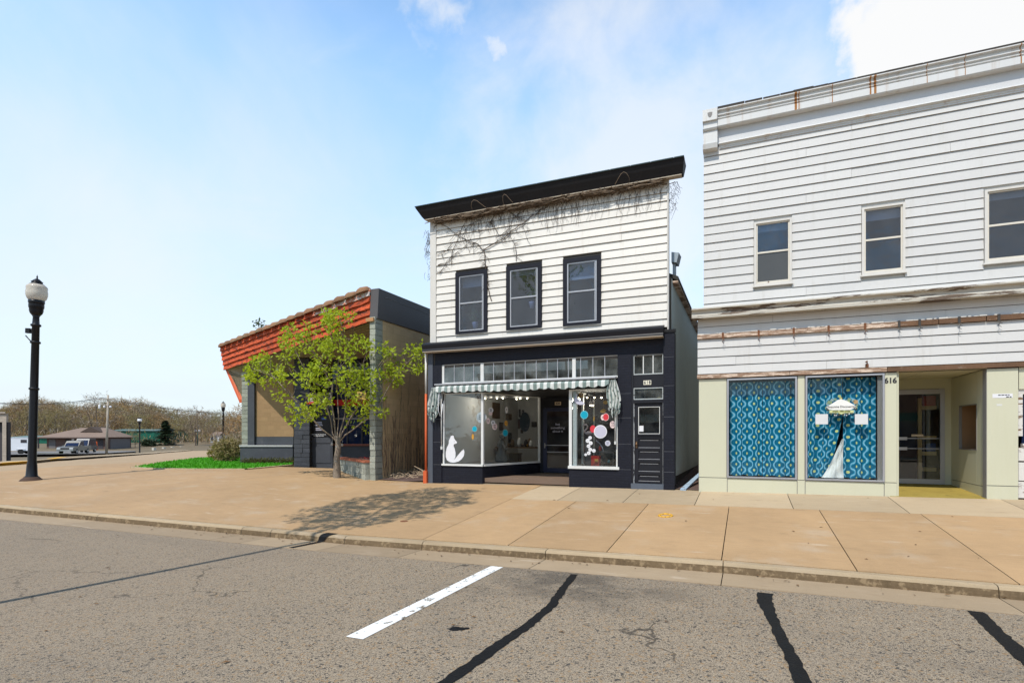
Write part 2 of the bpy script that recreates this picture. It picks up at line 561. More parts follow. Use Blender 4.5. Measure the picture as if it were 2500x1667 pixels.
M_PANE = mat('dark_pane', (.011, .019, .050), .03, .2, 1, .0, 10, .35, 1.3, spec=.55, stain_or_reflection=((.085, .09, .105), .50, .74, 1.7, .75))  # pale patches in the colour imitate clouds reflected in the panes
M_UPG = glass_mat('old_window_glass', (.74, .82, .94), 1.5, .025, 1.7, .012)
M_PANE_G = mat('screened_pane', (.065, .065, .063), .25, .15, 2, spec=.5)
M_GLASS = glass_mat('shop_glass', (.86, .90, .91), 1.5, .03, 1.7, .006)
M_GLASSD = glass_mat('door_glass', (.84, .87, .88), 1.5, .03, 2.0)
M_GLASST = glass_mat('dusty_glass', (.70, .80, .82), 1.5, .16, 2.4)
M_INT = mat('interior_wall', (.66, .65, .63), .8, .05)
M_INTD = mat('interior_dark', (.05, .045, .05), .8)
M_INTF = mat('interior_floor', (.16, .11, .08), .6)
M_WHITE = mat('white_print', (.68, .68, .70), .6, .03)
M_GREYP = mat('grey_print', (.47, .46, .55), .6, .03)
M_TEAL = mat('teal_print', (.0, .30, .42), .6, .03)
M_TEAL_E = mat('teal_edge', (.16, .50, .58), .6, .03)
M_RED = mat('red_print', (.55, .035, .05), .6, .05)
M_PINK = mat('pink_print', (.72, .55, .53), .6, .03)
M_GOLD = mat('ochre_print', (.55, .27, .04), .6, .08)
M_INK = mat('dark_ink', (.03, .03, .035), .6)
M_IRON = mat('black_iron', (.008, .0085, .011), .4, .2, 5, .15, 40, spec=.3)
M_RUST = mat('rust', (.16, .065, .03), .85, .35, 8)
M_GLOBE = None
M_STEEL = mat('bare_metal', (.42, .42, .42), .4, .1, 5, metal=.6)
M_BARK = mat('grey_bark', (.25, .205, .16), .9, .35, 7, .3, 45, 1.6, 30, .1, stain_or_reflection=((.12, .10, .075), .5, .6, 14, .6))
M_BARK_D = mat('dark_bark', (.115, .088, .07), .9, .25, 1, .2, 10)
M_VINE = mat('dry_vine', (.20, .145, .10), .9, .3, 6)
M_VINE_P = mat('dry_vine_pale', (.42, .32, .22), .9, .3, 6)
M_VINE_D = mat('dark_vine', (.075, .055, .042), .9, .3, 6)
M_LEAF = leaf_mat('spring_leaf', (.36, .45, .035), .4, .45)
M_LEAF_D = leaf_mat('green_leaf', (.05, .09, .02))
M_TWIG = [leaf_mat('twig_brown', (.25, .18, .115), .5, .1), leaf_mat('twig_olive', (.25, .20, .085), .5, .15),
          leaf_mat('twig_grey', (.29, .235, .18), .5, .1), leaf_mat('twig_rust', (.30, .185, .08), .5, .15)]
M_NEEDLE = leaf_mat('needles', (.022, .038, .016), .5, .1)
M_GRASS = mat('lawn_grass', (.07, .27, .014), .8, .25, 1.5, .3, 30)
M_DRY = mat('dry_ground', (.15, .115, .07), .95, .25, .3, .2, 6)
M_MULCH = mat('mulch', (.10, .065, .055), .95, .35, 6, .4, 40, 1.0, 30)
M_YEL = mat('yellow_paint', (.60, .33, .03), .7, .1)
M_GREENM = mat('green_metal', (.006, .10, .065), .5, .1, 1)
M_SHING = mat('brown_shingles', (.20, .145, .115), .9, .12, .5, .2, 3)
M_BRICK = mat('brown_brick', (.105, .065, .055), .85, .15, 1, .2, 8)
M_WVAN = mat('white_metal', (.74, .74, .76), .45, .05)
M_CAR = mat('silver_tan_car', (.17, .165, .15), .35, .05, 1, .02, spec=.6, metal=.4)
M_CARD = mat('dark_car', (.03, .033, .04), .35, .05, 1, .02, spec=.6)
M_RUB = mat('rubber', (.02, .02, .02), .8)
M_LAMPG = mat('headlight_glass', (.75, .75, .75), .15, .05, spec=.8)
M_CONC = mat('pale_concrete_post', (.50, .47, .40), .85, .1)
M_POLEW = mat('pole_wood', (.36, .31, .25), .85, .15, .6, .15, 8)
M_REDD = mat('red_felt', (.42, .02, .015), .85, .2, 20, .3, 60)


def emit_mat(name, col, s):
    m, t, b = new_mat(name)
    b.inputs['Base Color'].default_value = (*col, 1)
    b.inputs['Emission Color'].default_value = (*col, 1)
    b.inputs['Emission Strength'].default_value = s
    return m


M_BULB = emit_mat('lit_bulb', (1, .85, .6), 9.0)


def globe_mat():
    m, t, b = new_mat('lamp_globe')
    pos = t.add('ShaderNodeTexCoord').outputs['Object']
    n = t.noise(pos, 6, 3)
    t.put(b.inputs['Base Color'], t.mix(n, (.60, .52, .42), (.72, .68, .60)))
    b.inputs['Roughness'].default_value = .12
    b.inputs['Transmission Weight'].default_value = .35
    b.inputs['IOR'].default_value = 1.2
    return m


M_GLOBE = globe_mat()

# ------------------------------------------------------------------ mesh helpers


class MB:
    """collects shapes and links them as ONE mesh object"""
    def __init__(s, frame=None):
        s.v, s.f, s.mi, s.uv = [], [], [], {}
        s.frame = frame
        s.smooth = []

    def add(s, vs, fs, mi=0, smooth=False):
        o = len(s.v)
        if s.frame is not None:
            vs = [s.frame @ Vector(p) for p in vs]
        s.v.extend([tuple(p) for p in vs])
        for f in fs:
            s.f.append([i + o for i in f])
            s.mi.append(mi)
            s.smooth.append(smooth)
        return s

    def box(s, x0, x1, y0, y1, z0, z1, mi=0):
        vs = [(x, y, z) for z in (z0, z1) for y in (y0, y1) for x in (x0, x1)]
        return s.add(vs, [(0, 2, 3, 1), (4, 5, 7, 6), (0, 1, 5, 4), (2, 6, 7, 3), (0, 4, 6, 2), (1, 3, 7, 5)], mi)

    def prism_x(s, prof, x0, x1, mi=0, sh0=None, sh1=None):
        """profile of (y, z) extruded along x; sh0 / sh1 give a per-point x offset at either end"""
        n = len(prof)
        vs = [(x0 + (sh0[i] if sh0 else 0), p[0], p[1]) for i, p in enumerate(prof)]
        vs += [(x1 + (sh1[i] if sh1 else 0), p[0], p[1]) for i, p in enumerate(prof)]
        fs = [(i, (i + 1) % n, (i + 1) % n + n, i + n) for i in range(n)]
        fs += [tuple(range(n))[::-1], tuple(range(n, 2 * n))]
        return s.add(vs, fs, mi)

    def prism_y(s, prof, y0, y1, mi=0):
        """profile of (x, z) extruded along y"""
        n = len(prof)
        vs = [(p[0], y0, p[1]) for p in prof] + [(p[0], y1, p[1]) for p in prof]
        fs = [(i, (i + 1) % n, (i + 1) % n + n, i + n) for i in range(n)]
        fs += [tuple(range(n)), tuple(range(n, 2 * n))[::-1]]
        return s.add(vs, fs, mi)

    def prism_z(s, prof, z0, z1, mi=0):
        n = len(prof)
        vs = [(p[0], p[1], z0) for p in prof] + [(p[0], p[1], z1) for p in prof]
        fs = [(i, (i + 1) % n, (i + 1) % n + n, i + n) for i in range(n)]
        fs += [tuple(range(n))[::-1], tuple(range(n, 2 * n))]
        return s.add(vs, fs, mi)

    def quad(s, a, b, c, d_, mi=0):
        return s.add([a, b, c, d_], [(0, 1, 2, 3)], mi)

    def tube(s, pts, rad, n=6, mi=0, cap=True, smooth=True):
        pts = [Vector(p) for p in pts]
        if not hasattr(rad, '__len__'):
            rad = [rad] * len(pts)
        vs, fs = [], []
        prev = None
        for i, p in enumerate(pts):
            t_ = (pts[min(i + 1, len(pts) - 1)] - pts[max(i - 1, 0)])
            if t_.length < 1e-6:
                t_ = Vector((0, 0, 1))
            t_.normalize()
            a = Vector((0, 0, 1)) if abs(t_.z) < .9 else Vector((1, 0, 0))
            if prev is not None:
                a = prev
            x = (a - t_ * a.dot(t_))
            if x.length < 1e-5:
                x = t_.orthogonal()
            x.normalize()
            prev = x
            y = t_.cross(x)
            for j in range(n):
                th = 2 * math.pi * j / n
                vs.append(p + (x * math.cos(th) + y * math.sin(th)) * rad[i])
        for i in range(len(pts) - 1):
            for j in range(n):
                a, b = i * n + j, i * n + (j + 1) % n
                fs.append((a, b, b + n, a + n))
        if cap:
            fs.append(tuple(range(n))[::-1])
            fs.append(tuple(range((len(pts) - 1) * n, len(pts) * n)))
        return s.add(vs, fs, mi, smooth)

    def lathe(s, prof, c=(0, 0, 0), n=20, mi=0, smooth=True):
        """profile of (radius, z)"""
        vs, fs = [], []
        for r_, z in prof:
            for j in range(n):
                th = 2 * math.pi * j / n
                vs.append((c[0] + r_ * math.cos(th), c[1] + r_ * math.sin(th), c[2] + z))
        for i in range(len(prof) - 1):
            for j in range(n):
                a, b = i * n + j, i * n + (j + 1) % n
                fs.append((a, b, b + n, a + n))
        fs.append(tuple(range(n))[::-1])
        fs.append(tuple(range((len(prof) - 1) * n, len(prof) * n)))
        return s.add(vs, fs, mi, smooth)

    def ball(s, c, r_, mi=0, n=12, sz=1.0):
        prof = [(max(1e-4, r_ * math.sin(math.pi * i / 8)), -r_ * sz * math.cos(math.pi * i / 8)) for i in range(9)]
        return s.lathe(prof, c, n, mi)

    def plate(s, outline, y, th=.004, mi=0):
        """outline of (x, z) as a thin plate standing in the plane y"""
        return s.prism_y(outline, y - th, y, mi)

    def build(s, name, mats, parent=None, **kw):
        me = bpy.data.meshes.new(name)
        me.from_pydata(s.v, [], s.f)
        mats = mats if isinstance(mats, (list, tuple)) else [mats]
        for m in mats:
            me.materials.append(m)
        if len(mats) > 1:
            me.polygons.foreach_set('material_index', s.mi)
        me.polygons.foreach_set('use_smooth', s.smooth)
        me.update()
        return link(name, me, parent, **kw)


def link(name, me, parent=None, local=False, **kw):
    o = bpy.data.objects.new(name, me)
    COL.objects.link(o)
    if parent is not None:
        o.parent = parent
        if parent.type == 'EMPTY' and not local:
            o.matrix_parent_inverse = Matrix.Translation(-Vector(parent.location))
    return tagp(o, **kw)


def tagp(o, label=None, cat=None, group=None, kind=None):
    if label:
        o['label'] = label
    if cat:
        o['category'] = cat
    if group:
        o['group'] = group
    if kind:
        o['kind'] = kind
    return o


def thing(name, label, cat, loc=(0, 0, 0), group=None):
    o = bpy.data.objects.new(name, None)
    o.empty_display_size = .2
    COL.objects.link(o)
    o.location = loc
    return tagp(o, label, cat, group)


def copy_thing(o, parent=None):
    c = o.copy()
    COL.objects.link(c)
    if parent is not None:
        c.parent = parent
    for ch in list(o.children):
        copy_thing(ch, c)
    return c


def grid_obj(name, pts, nu, nv, m, parent=None, uv=None, smooth=True, **kw):
    """pts: (nu*nv) points, v-major"""
    fs = []
    for j in range(nv - 1):
        for i in range(nu - 1):
            a = j * nu + i
            fs.append((a, a + 1, a + nu + 1, a + nu))
    me = bpy.data.meshes.new(name)
    me.from_pydata([tuple(p) for p in pts], [], fs)
    me.materials.append(m)
    me.polygons.foreach_set('use_smooth', [smooth] * len(fs))
    if uv:
        lay = me.uv_layers.new(name='UVMap')
        for lp in me.loops:
            lay.data[lp.index].uv = uv[lp.vertex_index]
    me.update()
    return link(name, me, parent, **kw)


def patch(name, outline, m, zf, step=2.0, parent=None, dz=0.0, **kw):
    """a ground sheet filling an outline and following the height zf"""
    pts = []
    n = len(outline)
    for i in range(n):
        a, b = Vector(outline[i]), Vector(outline[(i + 1) % n])
        k = max(1, int((b - a).length / step))
        for j in range(k):
            pts.append(a + (b - a) * (j / k))
    ne = len(pts)
    xs, ys = [p.x for p in pts], [p.y for p in pts]

    def inside(q):
        c = False
        for i in range(ne):
            a, b = pts[i], pts[(i + 1) % ne]
            if (a.y > q.y) != (b.y > q.y) and q.x < (b.x - a.x) * (q.y - a.y) / (b.y - a.y) + a.x:
                c = not c
        return c
    allp = list(pts)
    y = min(ys) + step * .5
    while y < max(ys):
        x = min(xs) + step * .5
        while x < max(xs):
            q = Vector((x, y))
            if inside(q) and min((q - p).length for p in pts) > step * .35:
                allp.append(q)
            x += step
        y += step
    v2, _, f2, _, _, _ = delaunay_2d_cdt(allp, [], [list(range(ne))], 1, 1e-5)
    me = bpy.data.meshes.new(name)
    vs = [(p.x, p.y, zf(p.x, p.y) + dz) for p in v2]
    fs = []
    for f in f2:
        a, b, c = (v2[i] for i in f[:3])
        fs.append(list(f) if (b - a).cross(c - a) > 0 else list(f)[::-1])
    me.from_pydata(vs, [], fs)
    me.materials.append(m)
    me.polygons.foreach_set('use_smooth', [True] * len(fs))
    me.update()
    return link(name, me, parent, **kw)


def text_mesh(s, size, depth=.002, align='CENTER', bold=0.0, sx=1.0):
    cu = bpy.data.curves.new('lettering', 'FONT')
    cu.body = s
    cu.size = size
    cu.extrude = depth
    cu.align_x = align
    cu.align_y = 'CENTER'
    cu.offset = bold
    cu.resolution_u = 2
    cu.space_line = 1.0
    tmp = bpy.data.objects.new('lettering', cu)
    me = bpy.data.meshes.new_from_object(tmp)
    bpy.data.objects.remove(tmp)
    bpy.data.curves.remove(cu)
    if sx != 1.0:
        for v in me.vertices:
            v.co.x *= sx
    return me


def lettering(name, s, size, loc, m, parent, rz=0.0, **kw):
    me = text_mesh(s, size, **kw)
    me.materials.clear()
    me.materials.append(m)
    rot = Matrix.Translation(loc) @ Matrix.Rotation(rz, 4, 'Z') @ Matrix.Rotation(R(90), 4, 'X')
    me.transform(rot)
    return link(name, me, parent)


def disc_pts(cx, cz, rx, rz, n=28):
    return [(cx + rx * math.cos(2 * math.pi * i / n), cz + rz * math.sin(2 * math.pi * i / n)) for i in range(n)]

# ================================================================== GROUND
FAR = 900


def terrain_z(X, Y):
    dd = math.hypot(X, Y)
    z = EZ - 1.5 - far_e(X, Y)
    if Y < 12 and X > -40:
        z = min(z, EZ - 2.05)
    if dd > 125 and Y > 0:
        z += min(9.0, (dd - 125) * .035)
    return z - 0.12


pts = []
rings = [0, 4, 9, 15, 22, 30, 40, 52, 66, 82, 100, 125, 155, 200, 260, 340, 460, 640, FAR]
NS = 72
vs, fs = [(0, 0, terrain_z(0, 0))], []
for r_ in rings[1:]:
    for j in range(NS):
        th = 2 * math.pi * j / NS
        x, y = r_ * math.cos(th), r_ * math.sin(th)
        vs.append((x, y, terrain_z(x, y)))
for j in range(NS):
    fs.append((0, 1 + j, 1 + (j + 1) % NS))
for i in range(len(rings) - 2):
    for j in range(NS):
        a, b = 1 + i * NS + j, 1 + i * NS + (j + 1) % NS
        fs.append((a, a + NS, b + NS, b))
gm = MB()
gm.add(vs, fs, 0, True)
gm.build('ground', M_DRY, kind='structure')

# street: exposed-aggregate asphalt
GUT = 0.72
xs = [-75, -45, -30, -22, -18, -15, -12, -9.5, -7, -5, -3, -1, 1, 3, 6, 10, 18, 40]
vs, fs = [], []
for x in xs:
    yk = kerb_y(x) - GUT
    for k_, y in enumerate((-13, -6, 0, 3, yk)):
        crown = .10 * math.sin(math.pi * clampf((y + 13) / (yk + 13), 0, 1))
        vs.append((x, y, street_z(x) + crown * (0 if k_ == 4 else .6)))
for i in range(len(xs) - 1):
    for j in range(4):
        a = i * 5 + j
        fs.append((a, a + 5, a + 6, a + 1))
sm = MB()
sm.add(vs, fs, 0, True)
sm.build('street', M_ASPH, kind='structure')


def road_z(X, Y):
    yk = kerb_y(X) - GUT
    crown = .06 * math.sin(math.pi * clampf((Y + 13) / (yk + 13), 0, 1))
    ys_ = [-13, -6, 0, 3, yk]
    zs = [.06 * math.sin(math.pi * clampf((y + 13) / (yk + 13), 0, 1)) * (0 if i == 4 else 1) for i, y in enumerate(ys_)]
    return street_z(X) + float(np.interp(Y, ys_, zs))


# kerb and gutter, each cast length a piece
kerb_root = thing('kerb', None, None)
kerb_root['kind'] = 'structure'
gut_root = thing('gutter', None, None)
gut_root['kind'] = 'structure'
kx = [-27, -24, -20, -17]
kx += [at(p, 1300, 8.2).x for p in (300, 608, 672, 839, 1028, 1330)]
kx += [at(1765, 1370, 8.2).x]
kx += [kx[-1] + 3.05 * i for i in range(1, 7)]
for i in range(len(kx) - 1):
    a, b = kx[i] + .006, kx[i + 1] - .006
    m = MB()
    n = max(2, int((b - a) / 1.0) + 1)
    prof = [(.0, -.02), (.002, .02), (.012, .085), (.03, .115), (.06, .128), (.16, .132), (.16, -.05)]
    vs, fs = [], []
    for q in range(n):
        x = a + (b - a) * q / (n - 1)
        yk, zt = kerb_y(x), EZ - kerb_e(x) - far_e(x, 8) - .13
        jit = .004 * math.sin(x * 7.3)
        for (py_, pz_) in prof:
            vs.append((x, yk + py_ + jit, zt + pz_))
    L = len(prof)
    f2 = []
    for q in range(n - 1):
        for j in range(L):
            (f2 if j < 2 else fs).append((q * L + j, (q + 1) * L + j, (q + 1) * L + (j + 1) % L, q * L + (j + 1) % L))
    fs += [tuple(range(L)), tuple(range((n - 1) * L, n * L))[::-1]]
    m.add(vs, fs)
    for f in f2:
        m.f.append(list(f))
        m.mi.append(1)
        m.smooth.append(False)
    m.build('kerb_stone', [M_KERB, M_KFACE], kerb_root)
    g = MB()
    vs, fs = [], []
    for q in range(n):
        x = a + (b - a) * q / (n - 1)
        yk, zt = kerb_y(x), street_z(x)
        vs += [(x, yk + .01, zt - .012), (x, yk - GUT, zt + .006), (x, yk - GUT, zt - .1), (x, yk + .01, zt - .1)]
    for q in range(n - 1):
        for j in range(4):
            fs.append((q * 4 + j, q * 4 + (j + 1) % 4, (q + 1) * 4 + (j + 1) % 4, (q + 1) * 4 + j))
    fs += [(0, 3, 2, 1), tuple(range((n - 1) * 4, n * 4))]
    g.add(vs, fs)
    g.build('gutter_slab', M_GUTTER, gut_root)

# pavement: cast slabs with joints over a dark bed
SEAM_Y = 12.4
walk = patch('pavement', [(-27.5, 7.08), (-17, 7.6), (-7, 8.36), (40, 8.36), (40, 18.2), (-9.3, 18.2), (-11.5, 15.4), (-12, 17.5), (-27.5, 17.5)],
             M_GROUT, gz, 2.5, dz=-.045, kind='structure')


def slab(x0, x1, yf0, yf1, m, th=.05, nx=2, ny=2, gap=.007, parent=None):
    vs, fs = [], []
    for j in range(ny + 1):
        for i in range(nx + 1):
            x = x0 + gap + (x1 - x0 - 2 * gap) * i / nx
            ya = yf0(x) if callable(yf0) else yf0 + gap
            yb = yf1(x) if callable(yf1) else yf1 - gap
            y = ya + (yb - ya) * j / ny
            vs.append((x, y, gz(x, y)))
    top = len(vs)
    vs += [(x, y, z - th) for x, y, z in vs]
    W = nx + 1
    for j in range(ny):
        for i in range(nx):
            a = j * W + i
            fs.append((a, a + 1, a + W + 1, a + W))
    for i in range(nx):
        fs.append((i, top + i, top + i + 1, i + 1))
        a = ny * W + i
        fs.append((a, a + 1, top + a + 1, top + a))
    for j in range(ny):
        a = j * W
        fs.append((a, a + W, top + a + W, top + a))
        a = j * W + nx
        fs.append((a, top + a, top + a + W, a + W))
    mb = MB()
    mb.add(vs, fs)
    return mb.build('slab', m, parent or walk)


kf = lambda x: kerb_y(x) + .168
xj = at(1780, 1234, SEAM_Y).x
W_ = 1.66
XL = xj - 3 * W_
for i in range(-3, 9):
    slab(xj + W_ * i, xj + W_ * (i + 1), kf, SEAM_Y, M_WALK, ny=4)
# wide, jointless corner apron
for a, b in ((-27, -20), (-20, XL)):
    slab(a, b, kf, 14.4, M_WALK, nx=14, ny=8, gap=.004)
slab(XL, -5.6, SEAM_Y, 14.9, M_WALK, nx=3, ny=4)
slab(-27, -11.6, 14.4, 17.4, M_WALK, nx=14, ny=3, gap=.003)
slab(-11.55, XL, 14.4, 14.75, M_WALK, nx=3, ny=1, gap=.003)
x = -5.6
for wd in (1.5, 1.55, 1.55, 1.9, 1.95, 1.95, 2.0, 2.0, 2.0, 2.0):
    slab(x, x + wd, SEAM_Y, 14.9 if x < -1.4 else 14.25, M_STRIP, ny=2)
    x += wd
# yellowish utility mark and a round cover on the slabs
p = ground_at(1625, 1259)
mk = MB()
for k_ in range(9):
    a = k_ / 9 * 6.28
    q = (p.x + .13 * math.cos(a), p.y + .16 * math.sin(a) * .9)
    b = a + .62
    q2 = (p.x + .13 * math.cos(b), p.y + .16 * math.sin(b) * .9)
    mk.tube([(q[0], q[1], gz(*q) + .004), (q2[0], q2[1], gz(*q2) + .004)], .018 + .01 * random.random(), 5)
tagp(mk.build('paint_mark', M_YEL), 'ring of ochre spray paint on the tan pavement slab', 'paint mark')
p = ground_at(987, 1272)
mk = MB().lathe([(.085, -.01), (.085, .006), (.07, .010), (.001, .010)], (p.x, p.y, gz(p.x, p.y)), 14)
tagp(mk.build('valve_cover', M_RUST), 'small rusty valve cover set into the tan pavement', 'valve cover')


def strip_on_road(name, centre, widths, m, dz=.004, rag=.0, **kw):
    vs, fs = [], []
    pts_ = []
    for i in range(len(centre) - 1):
        a, b = Vector(centre[i]), Vector(centre[i + 1])
        wa, wb = widths[i], widths[i + 1]
        n = max(1, int((b - a).length / .07)) if rag else 1
        for q in range(n):
            pts_.append((a + (b - a) * q / n, wa + (wb - wa) * q / n))
    pts_.append((Vector(centre[-1]), widths[-1]))
    for i, (p_, w_) in enumerate(pts_):
        t_ = (pts_[min(i + 1, len(pts_) - 1)][0] - pts_[max(i - 1, 0)][0]).normalized()
        n_ = Vector((-t_.y, t_.x))
        for sg in (-1, 1):
            q = p_ + n_ * sg * (w_ / 2 + random.uniform(-rag, rag))
            vs.append((q.x, q.y, road_z(q.x, q.y) + dz))
    for i in range(len(pts_) - 1):
        fs.append((2 * i + 1, 2 * i, 2 * i + 2, 2 * i + 3))
    o = MB().add(vs, fs).build(name, m)
    return tagp(o, **kw)


def on_road(px, py):
    k = 2.0
    while k < 40:
        p_ = atk(px, py, k)
        if p_.z <= road_z(p_.x, p_.y):
            return (p_.x, p_.y)
        k += .01


# dry leaf scraps along the gutter and slabs
vs, fs = [], []
for i in range(150):
    x_ = random.uniform(-12, 4.5)
    if random.random() < .6:
        y_ = kerb_y(x_) - random.uniform(.02, .5) ** 1.2
        z_ = street_z(x_) + .006
    elif random.random() < .5:
        y_ = random.uniform(8.7, 14)
        z_ = gz(x_, y_) + .005
    else:
        y_ = random.uniform(3, 7.3)
        z_ = road_z(x_, y_) + .008
    a_ = random.uniform(0, 6.28)
    l_ = random.uniform(.015, .045)
    b_ = len(vs)
    vs += [(x_ - l_ * math.cos(a_), y_ - l_ * math.sin(a_), z_), (x_ + l_ * .4 * math.sin(a_), y_ - l_ * .4 * math.cos(a_), z_ + .012), (x_ + l_ * math.cos(a_), y_ + l_ * math.sin(a_), z_ + .004), (x_ - l_ * .4 * math.sin(a_), y_ + l_ * .4 * math.cos(a_), z_ + .006)]
    fs.append((b_, b_ + 1, b_ + 2, b_ + 3))
tagp(MB().add(vs, fs).build('leaf_litter', mat('dry_leaf', (.15, .085, .04), .9, .4, 5)), 'scattered dry leaf scraps on gutter, road and pavement', 'leaf litter', kind='stuff')

# bay line and tar seams
a0, a1 = on_road(1212, 1384), on_road(865, 1558)
strip_on_road('parking_line', [(a0[0] + .0, a0[1] + .02), a1], [.20, .20], M_PAINT_W, .005, kind='structure')
tar = [
    ([(1402, 1402), (1378, 1432), (1345, 1480), (1290, 1526), (1225, 1570), (1150, 1625), (1085, 1670), (1020, 1720)], [.10, .10, .105, .12, .125, .12, .12, .12]),
    ([(1868, 1448), (1868, 1472), (1884, 1505), (1908, 1560), (1935, 1610), (1962, 1667), (1990, 1720)], [.17, .165, .11, .105, .11, .12, .12]),
    ([(2382, 1493), (2430, 1540), (2500, 1604), (2560, 1660)], [.15, .14, .15, .15]),
]
for pl_, wd in tar:
    seam = [on_road(*q) for q in pl_]
    (xa_, ya_), (xb_, yb_) = seam[-2], seam[-1]
    for k_ in range(1, 6):                                          # the seams run on across the street
        seam.append((xb_ + (xb_ - xa_) / abs(yb_ - ya_) * .8 * k_ * .5 + .08 * math.sin(k_ * 2.1), yb_ - 1.2 * k_))
        wd = wd + [wd[-1]]
    strip_on_road('tar_seam', seam, wd, M_TAR, .006, .012, kind='structure')
q = on_road(1112, 1535)
mk = MB()
for (ox, oy, r_) in ((0, 0, .07), (.06, .02, .05), (.10, .05, .035)):
    mk.lathe([(r_, -.002), (r_ * .8, .006), (.001, .008)], (q[0] + ox, q[1] + oy, road_z(*q)), 9)
mk.build('tar_blob', M_TAR, kind='structure')
# black streak laid over gutter, kerb face and kerb top
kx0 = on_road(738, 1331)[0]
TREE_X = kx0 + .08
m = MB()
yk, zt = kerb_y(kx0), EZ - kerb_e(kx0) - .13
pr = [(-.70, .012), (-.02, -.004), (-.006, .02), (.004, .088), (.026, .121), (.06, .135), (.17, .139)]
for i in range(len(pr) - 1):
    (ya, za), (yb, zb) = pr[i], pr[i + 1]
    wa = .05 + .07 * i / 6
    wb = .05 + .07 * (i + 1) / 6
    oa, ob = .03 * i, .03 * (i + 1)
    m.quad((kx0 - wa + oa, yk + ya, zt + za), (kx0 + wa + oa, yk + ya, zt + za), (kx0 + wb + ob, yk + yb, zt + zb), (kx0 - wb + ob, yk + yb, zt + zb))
m.build('black_streak', M_TAR, kind='structure')

# ================================================================== MIDDLE SHOP (cream siding over a black shopfront)
MY = 14.5
shop = thing('siding_shop', 'two storey cream sided shop with black cornice and black painted shopfront', 'shop', (-5.25, MY, 0))
S_ = shop
XA, XB = -8.86, -1.81
def wall_holes(m, x0, x1, y0, y1, z0, z1, holes):
    a = x0
    for (ha, hb, hc, hd) in sorted(holes):
        m.box(a, ha, y0, y1, z0, z1)
        m.box(ha, hb, y0, y1, z0, hc)
        m.box(ha, hb, y0, y1, hd, z1)
        a = hb
    m.box(a, x1, y0, y1, z0, z1)


wins = [(-7.97, -6.92, 4.37, 6.20), (-6.315, -5.235, 4.37, 6.19), (-4.61, -3.55, 4.355, 6.185)]
m = MB()
wall_holes(m, XA + .02, XB - .01, MY + .02, MY + .2, 3.4, 8.2, wins)   # upper backing wall
m.box(XA + .2, XB - .62, MY + 1.6, MY + 1.65, 3.9, 7.4)
m.box(XB - .62, XB - .57, MY + .2, MY + 1.65, 3.9, 7.4)
m.box(XA + .201, XA + .25, MY + .2, MY + 1.6, 3.9, 7.4)
m.box(XA + .25, XB - .62, MY + .2, MY + 1.6, 7.35, 7.399)
m.box(XA + .02, XA + .2, MY + .2, 30, -.4, 6.3)                    # party side
m.box(XA + .2, XB - .2, 29.8, 30, -.4, 6.3)
m.build('wall', M_SHADE, S_)
# siding courses
wins = [(-7.97, -6.92, 4.37, 6.20), (-6.315, -5.235, 4.37, 6.19), (-4.61, -3.55, 4.355, 6.185)]


def courses(root, xl, xr, ytop, y, zlist, openings, m, lip=.03, joints=()):
    for i in range(len(zlist) - 1):
        z1, z0 = zlist[i], zlist[i + 1]
        cuts = [(xl, xr)]
        for (a, b, c, d_) in openings:
            if z0 < d_ - .01 and z1 > c + .01:
                nc = []
                for (p_, q_) in cuts:
                    if p_ < a < q_:
                        nc.append((p_, a - .004))
                    if p_ < b < q_:
                        nc.append((b + .004, q_))
                    if not (p_ < a < q_ or p_ < b < q_):
                        nc.append((p_, q_))
                cuts = nc
        for (p_, q_) in cuts:
            segs = [p_]
            if joints and q_ - p_ > 3:
                jx = joints[i % len(joints)]
                if p_ + .6 < jx < q_ - .6:
                    segs.append(jx)
            segs.append(q_)
            for k_ in range(len(segs) - 1):
                mb = MB()
                e = random.uniform(-.004, .004)
                mb.prism_x([(y - lip + e, z0 + .013), (y - lip + .002 + e, z0 + .020), (y - .004 + e, z1), (y + .018, z1), (y + .018, z0 + .013)],
                           segs[k_], segs[k_ + 1] - .004)
                mb.build('siding_board', m, root)


P_ = .2155
zl = [7.355 - P_ * i for i in range(15)]
zl = [7.90, 7.355 + P_] + zl + [4.12]
courses(S_, XA + .215, XB - .02, None, MY, zl, wins, M_SID_M, .030, (-5.9, -3.0, -6.9, -4.9))
m = MB()
m.box(XA, XA + .205, MY - .035, MY + .02, 3.86, 7.93)
m.box(XB - .018, XB + .012, MY - .03, MY + .15, 3.9, 7.93)
m.build('corner_board', M_TRIM_W, S_)
# cornice
m = MB()
pr = [(14.10, 8.235), (14.12, 8.20), (14.165, 8.08), (14.23, 7.95), (14.26, 7.885), (14.52, 7.90), (14.62, 8.22)]
s0 = [0, 0, .08, .16, .22, .22, 0]
m.prism_x(pr, -9.16, -1.38, 0, s0, [-q for q in [0, 0, .02, .04, .05, .05, 0]])
cor = m.build('cornice', M_BLACKM, S_)
m = MB()
xx = -9.17
while xx < -1.5:
    wd = random.uniform(.42, .62)
    m.box(xx, min(xx + wd, -1.37) - .012, 14.085, 14.3, 8.228, 8.252)
    xx += wd
m.build('coping', mat('dark_green_cap', (.02, .045, .05), .5), cor)
m = MB()
m.prism_x([(14.262, 7.862), (14.262, 7.883), (14.50, 7.90), (14.50, 7.88)], -8.93, -1.46)
m.build('soffit', mat('dusty_soffit', (.42, .36, .28), .8, .15, 3), cor)
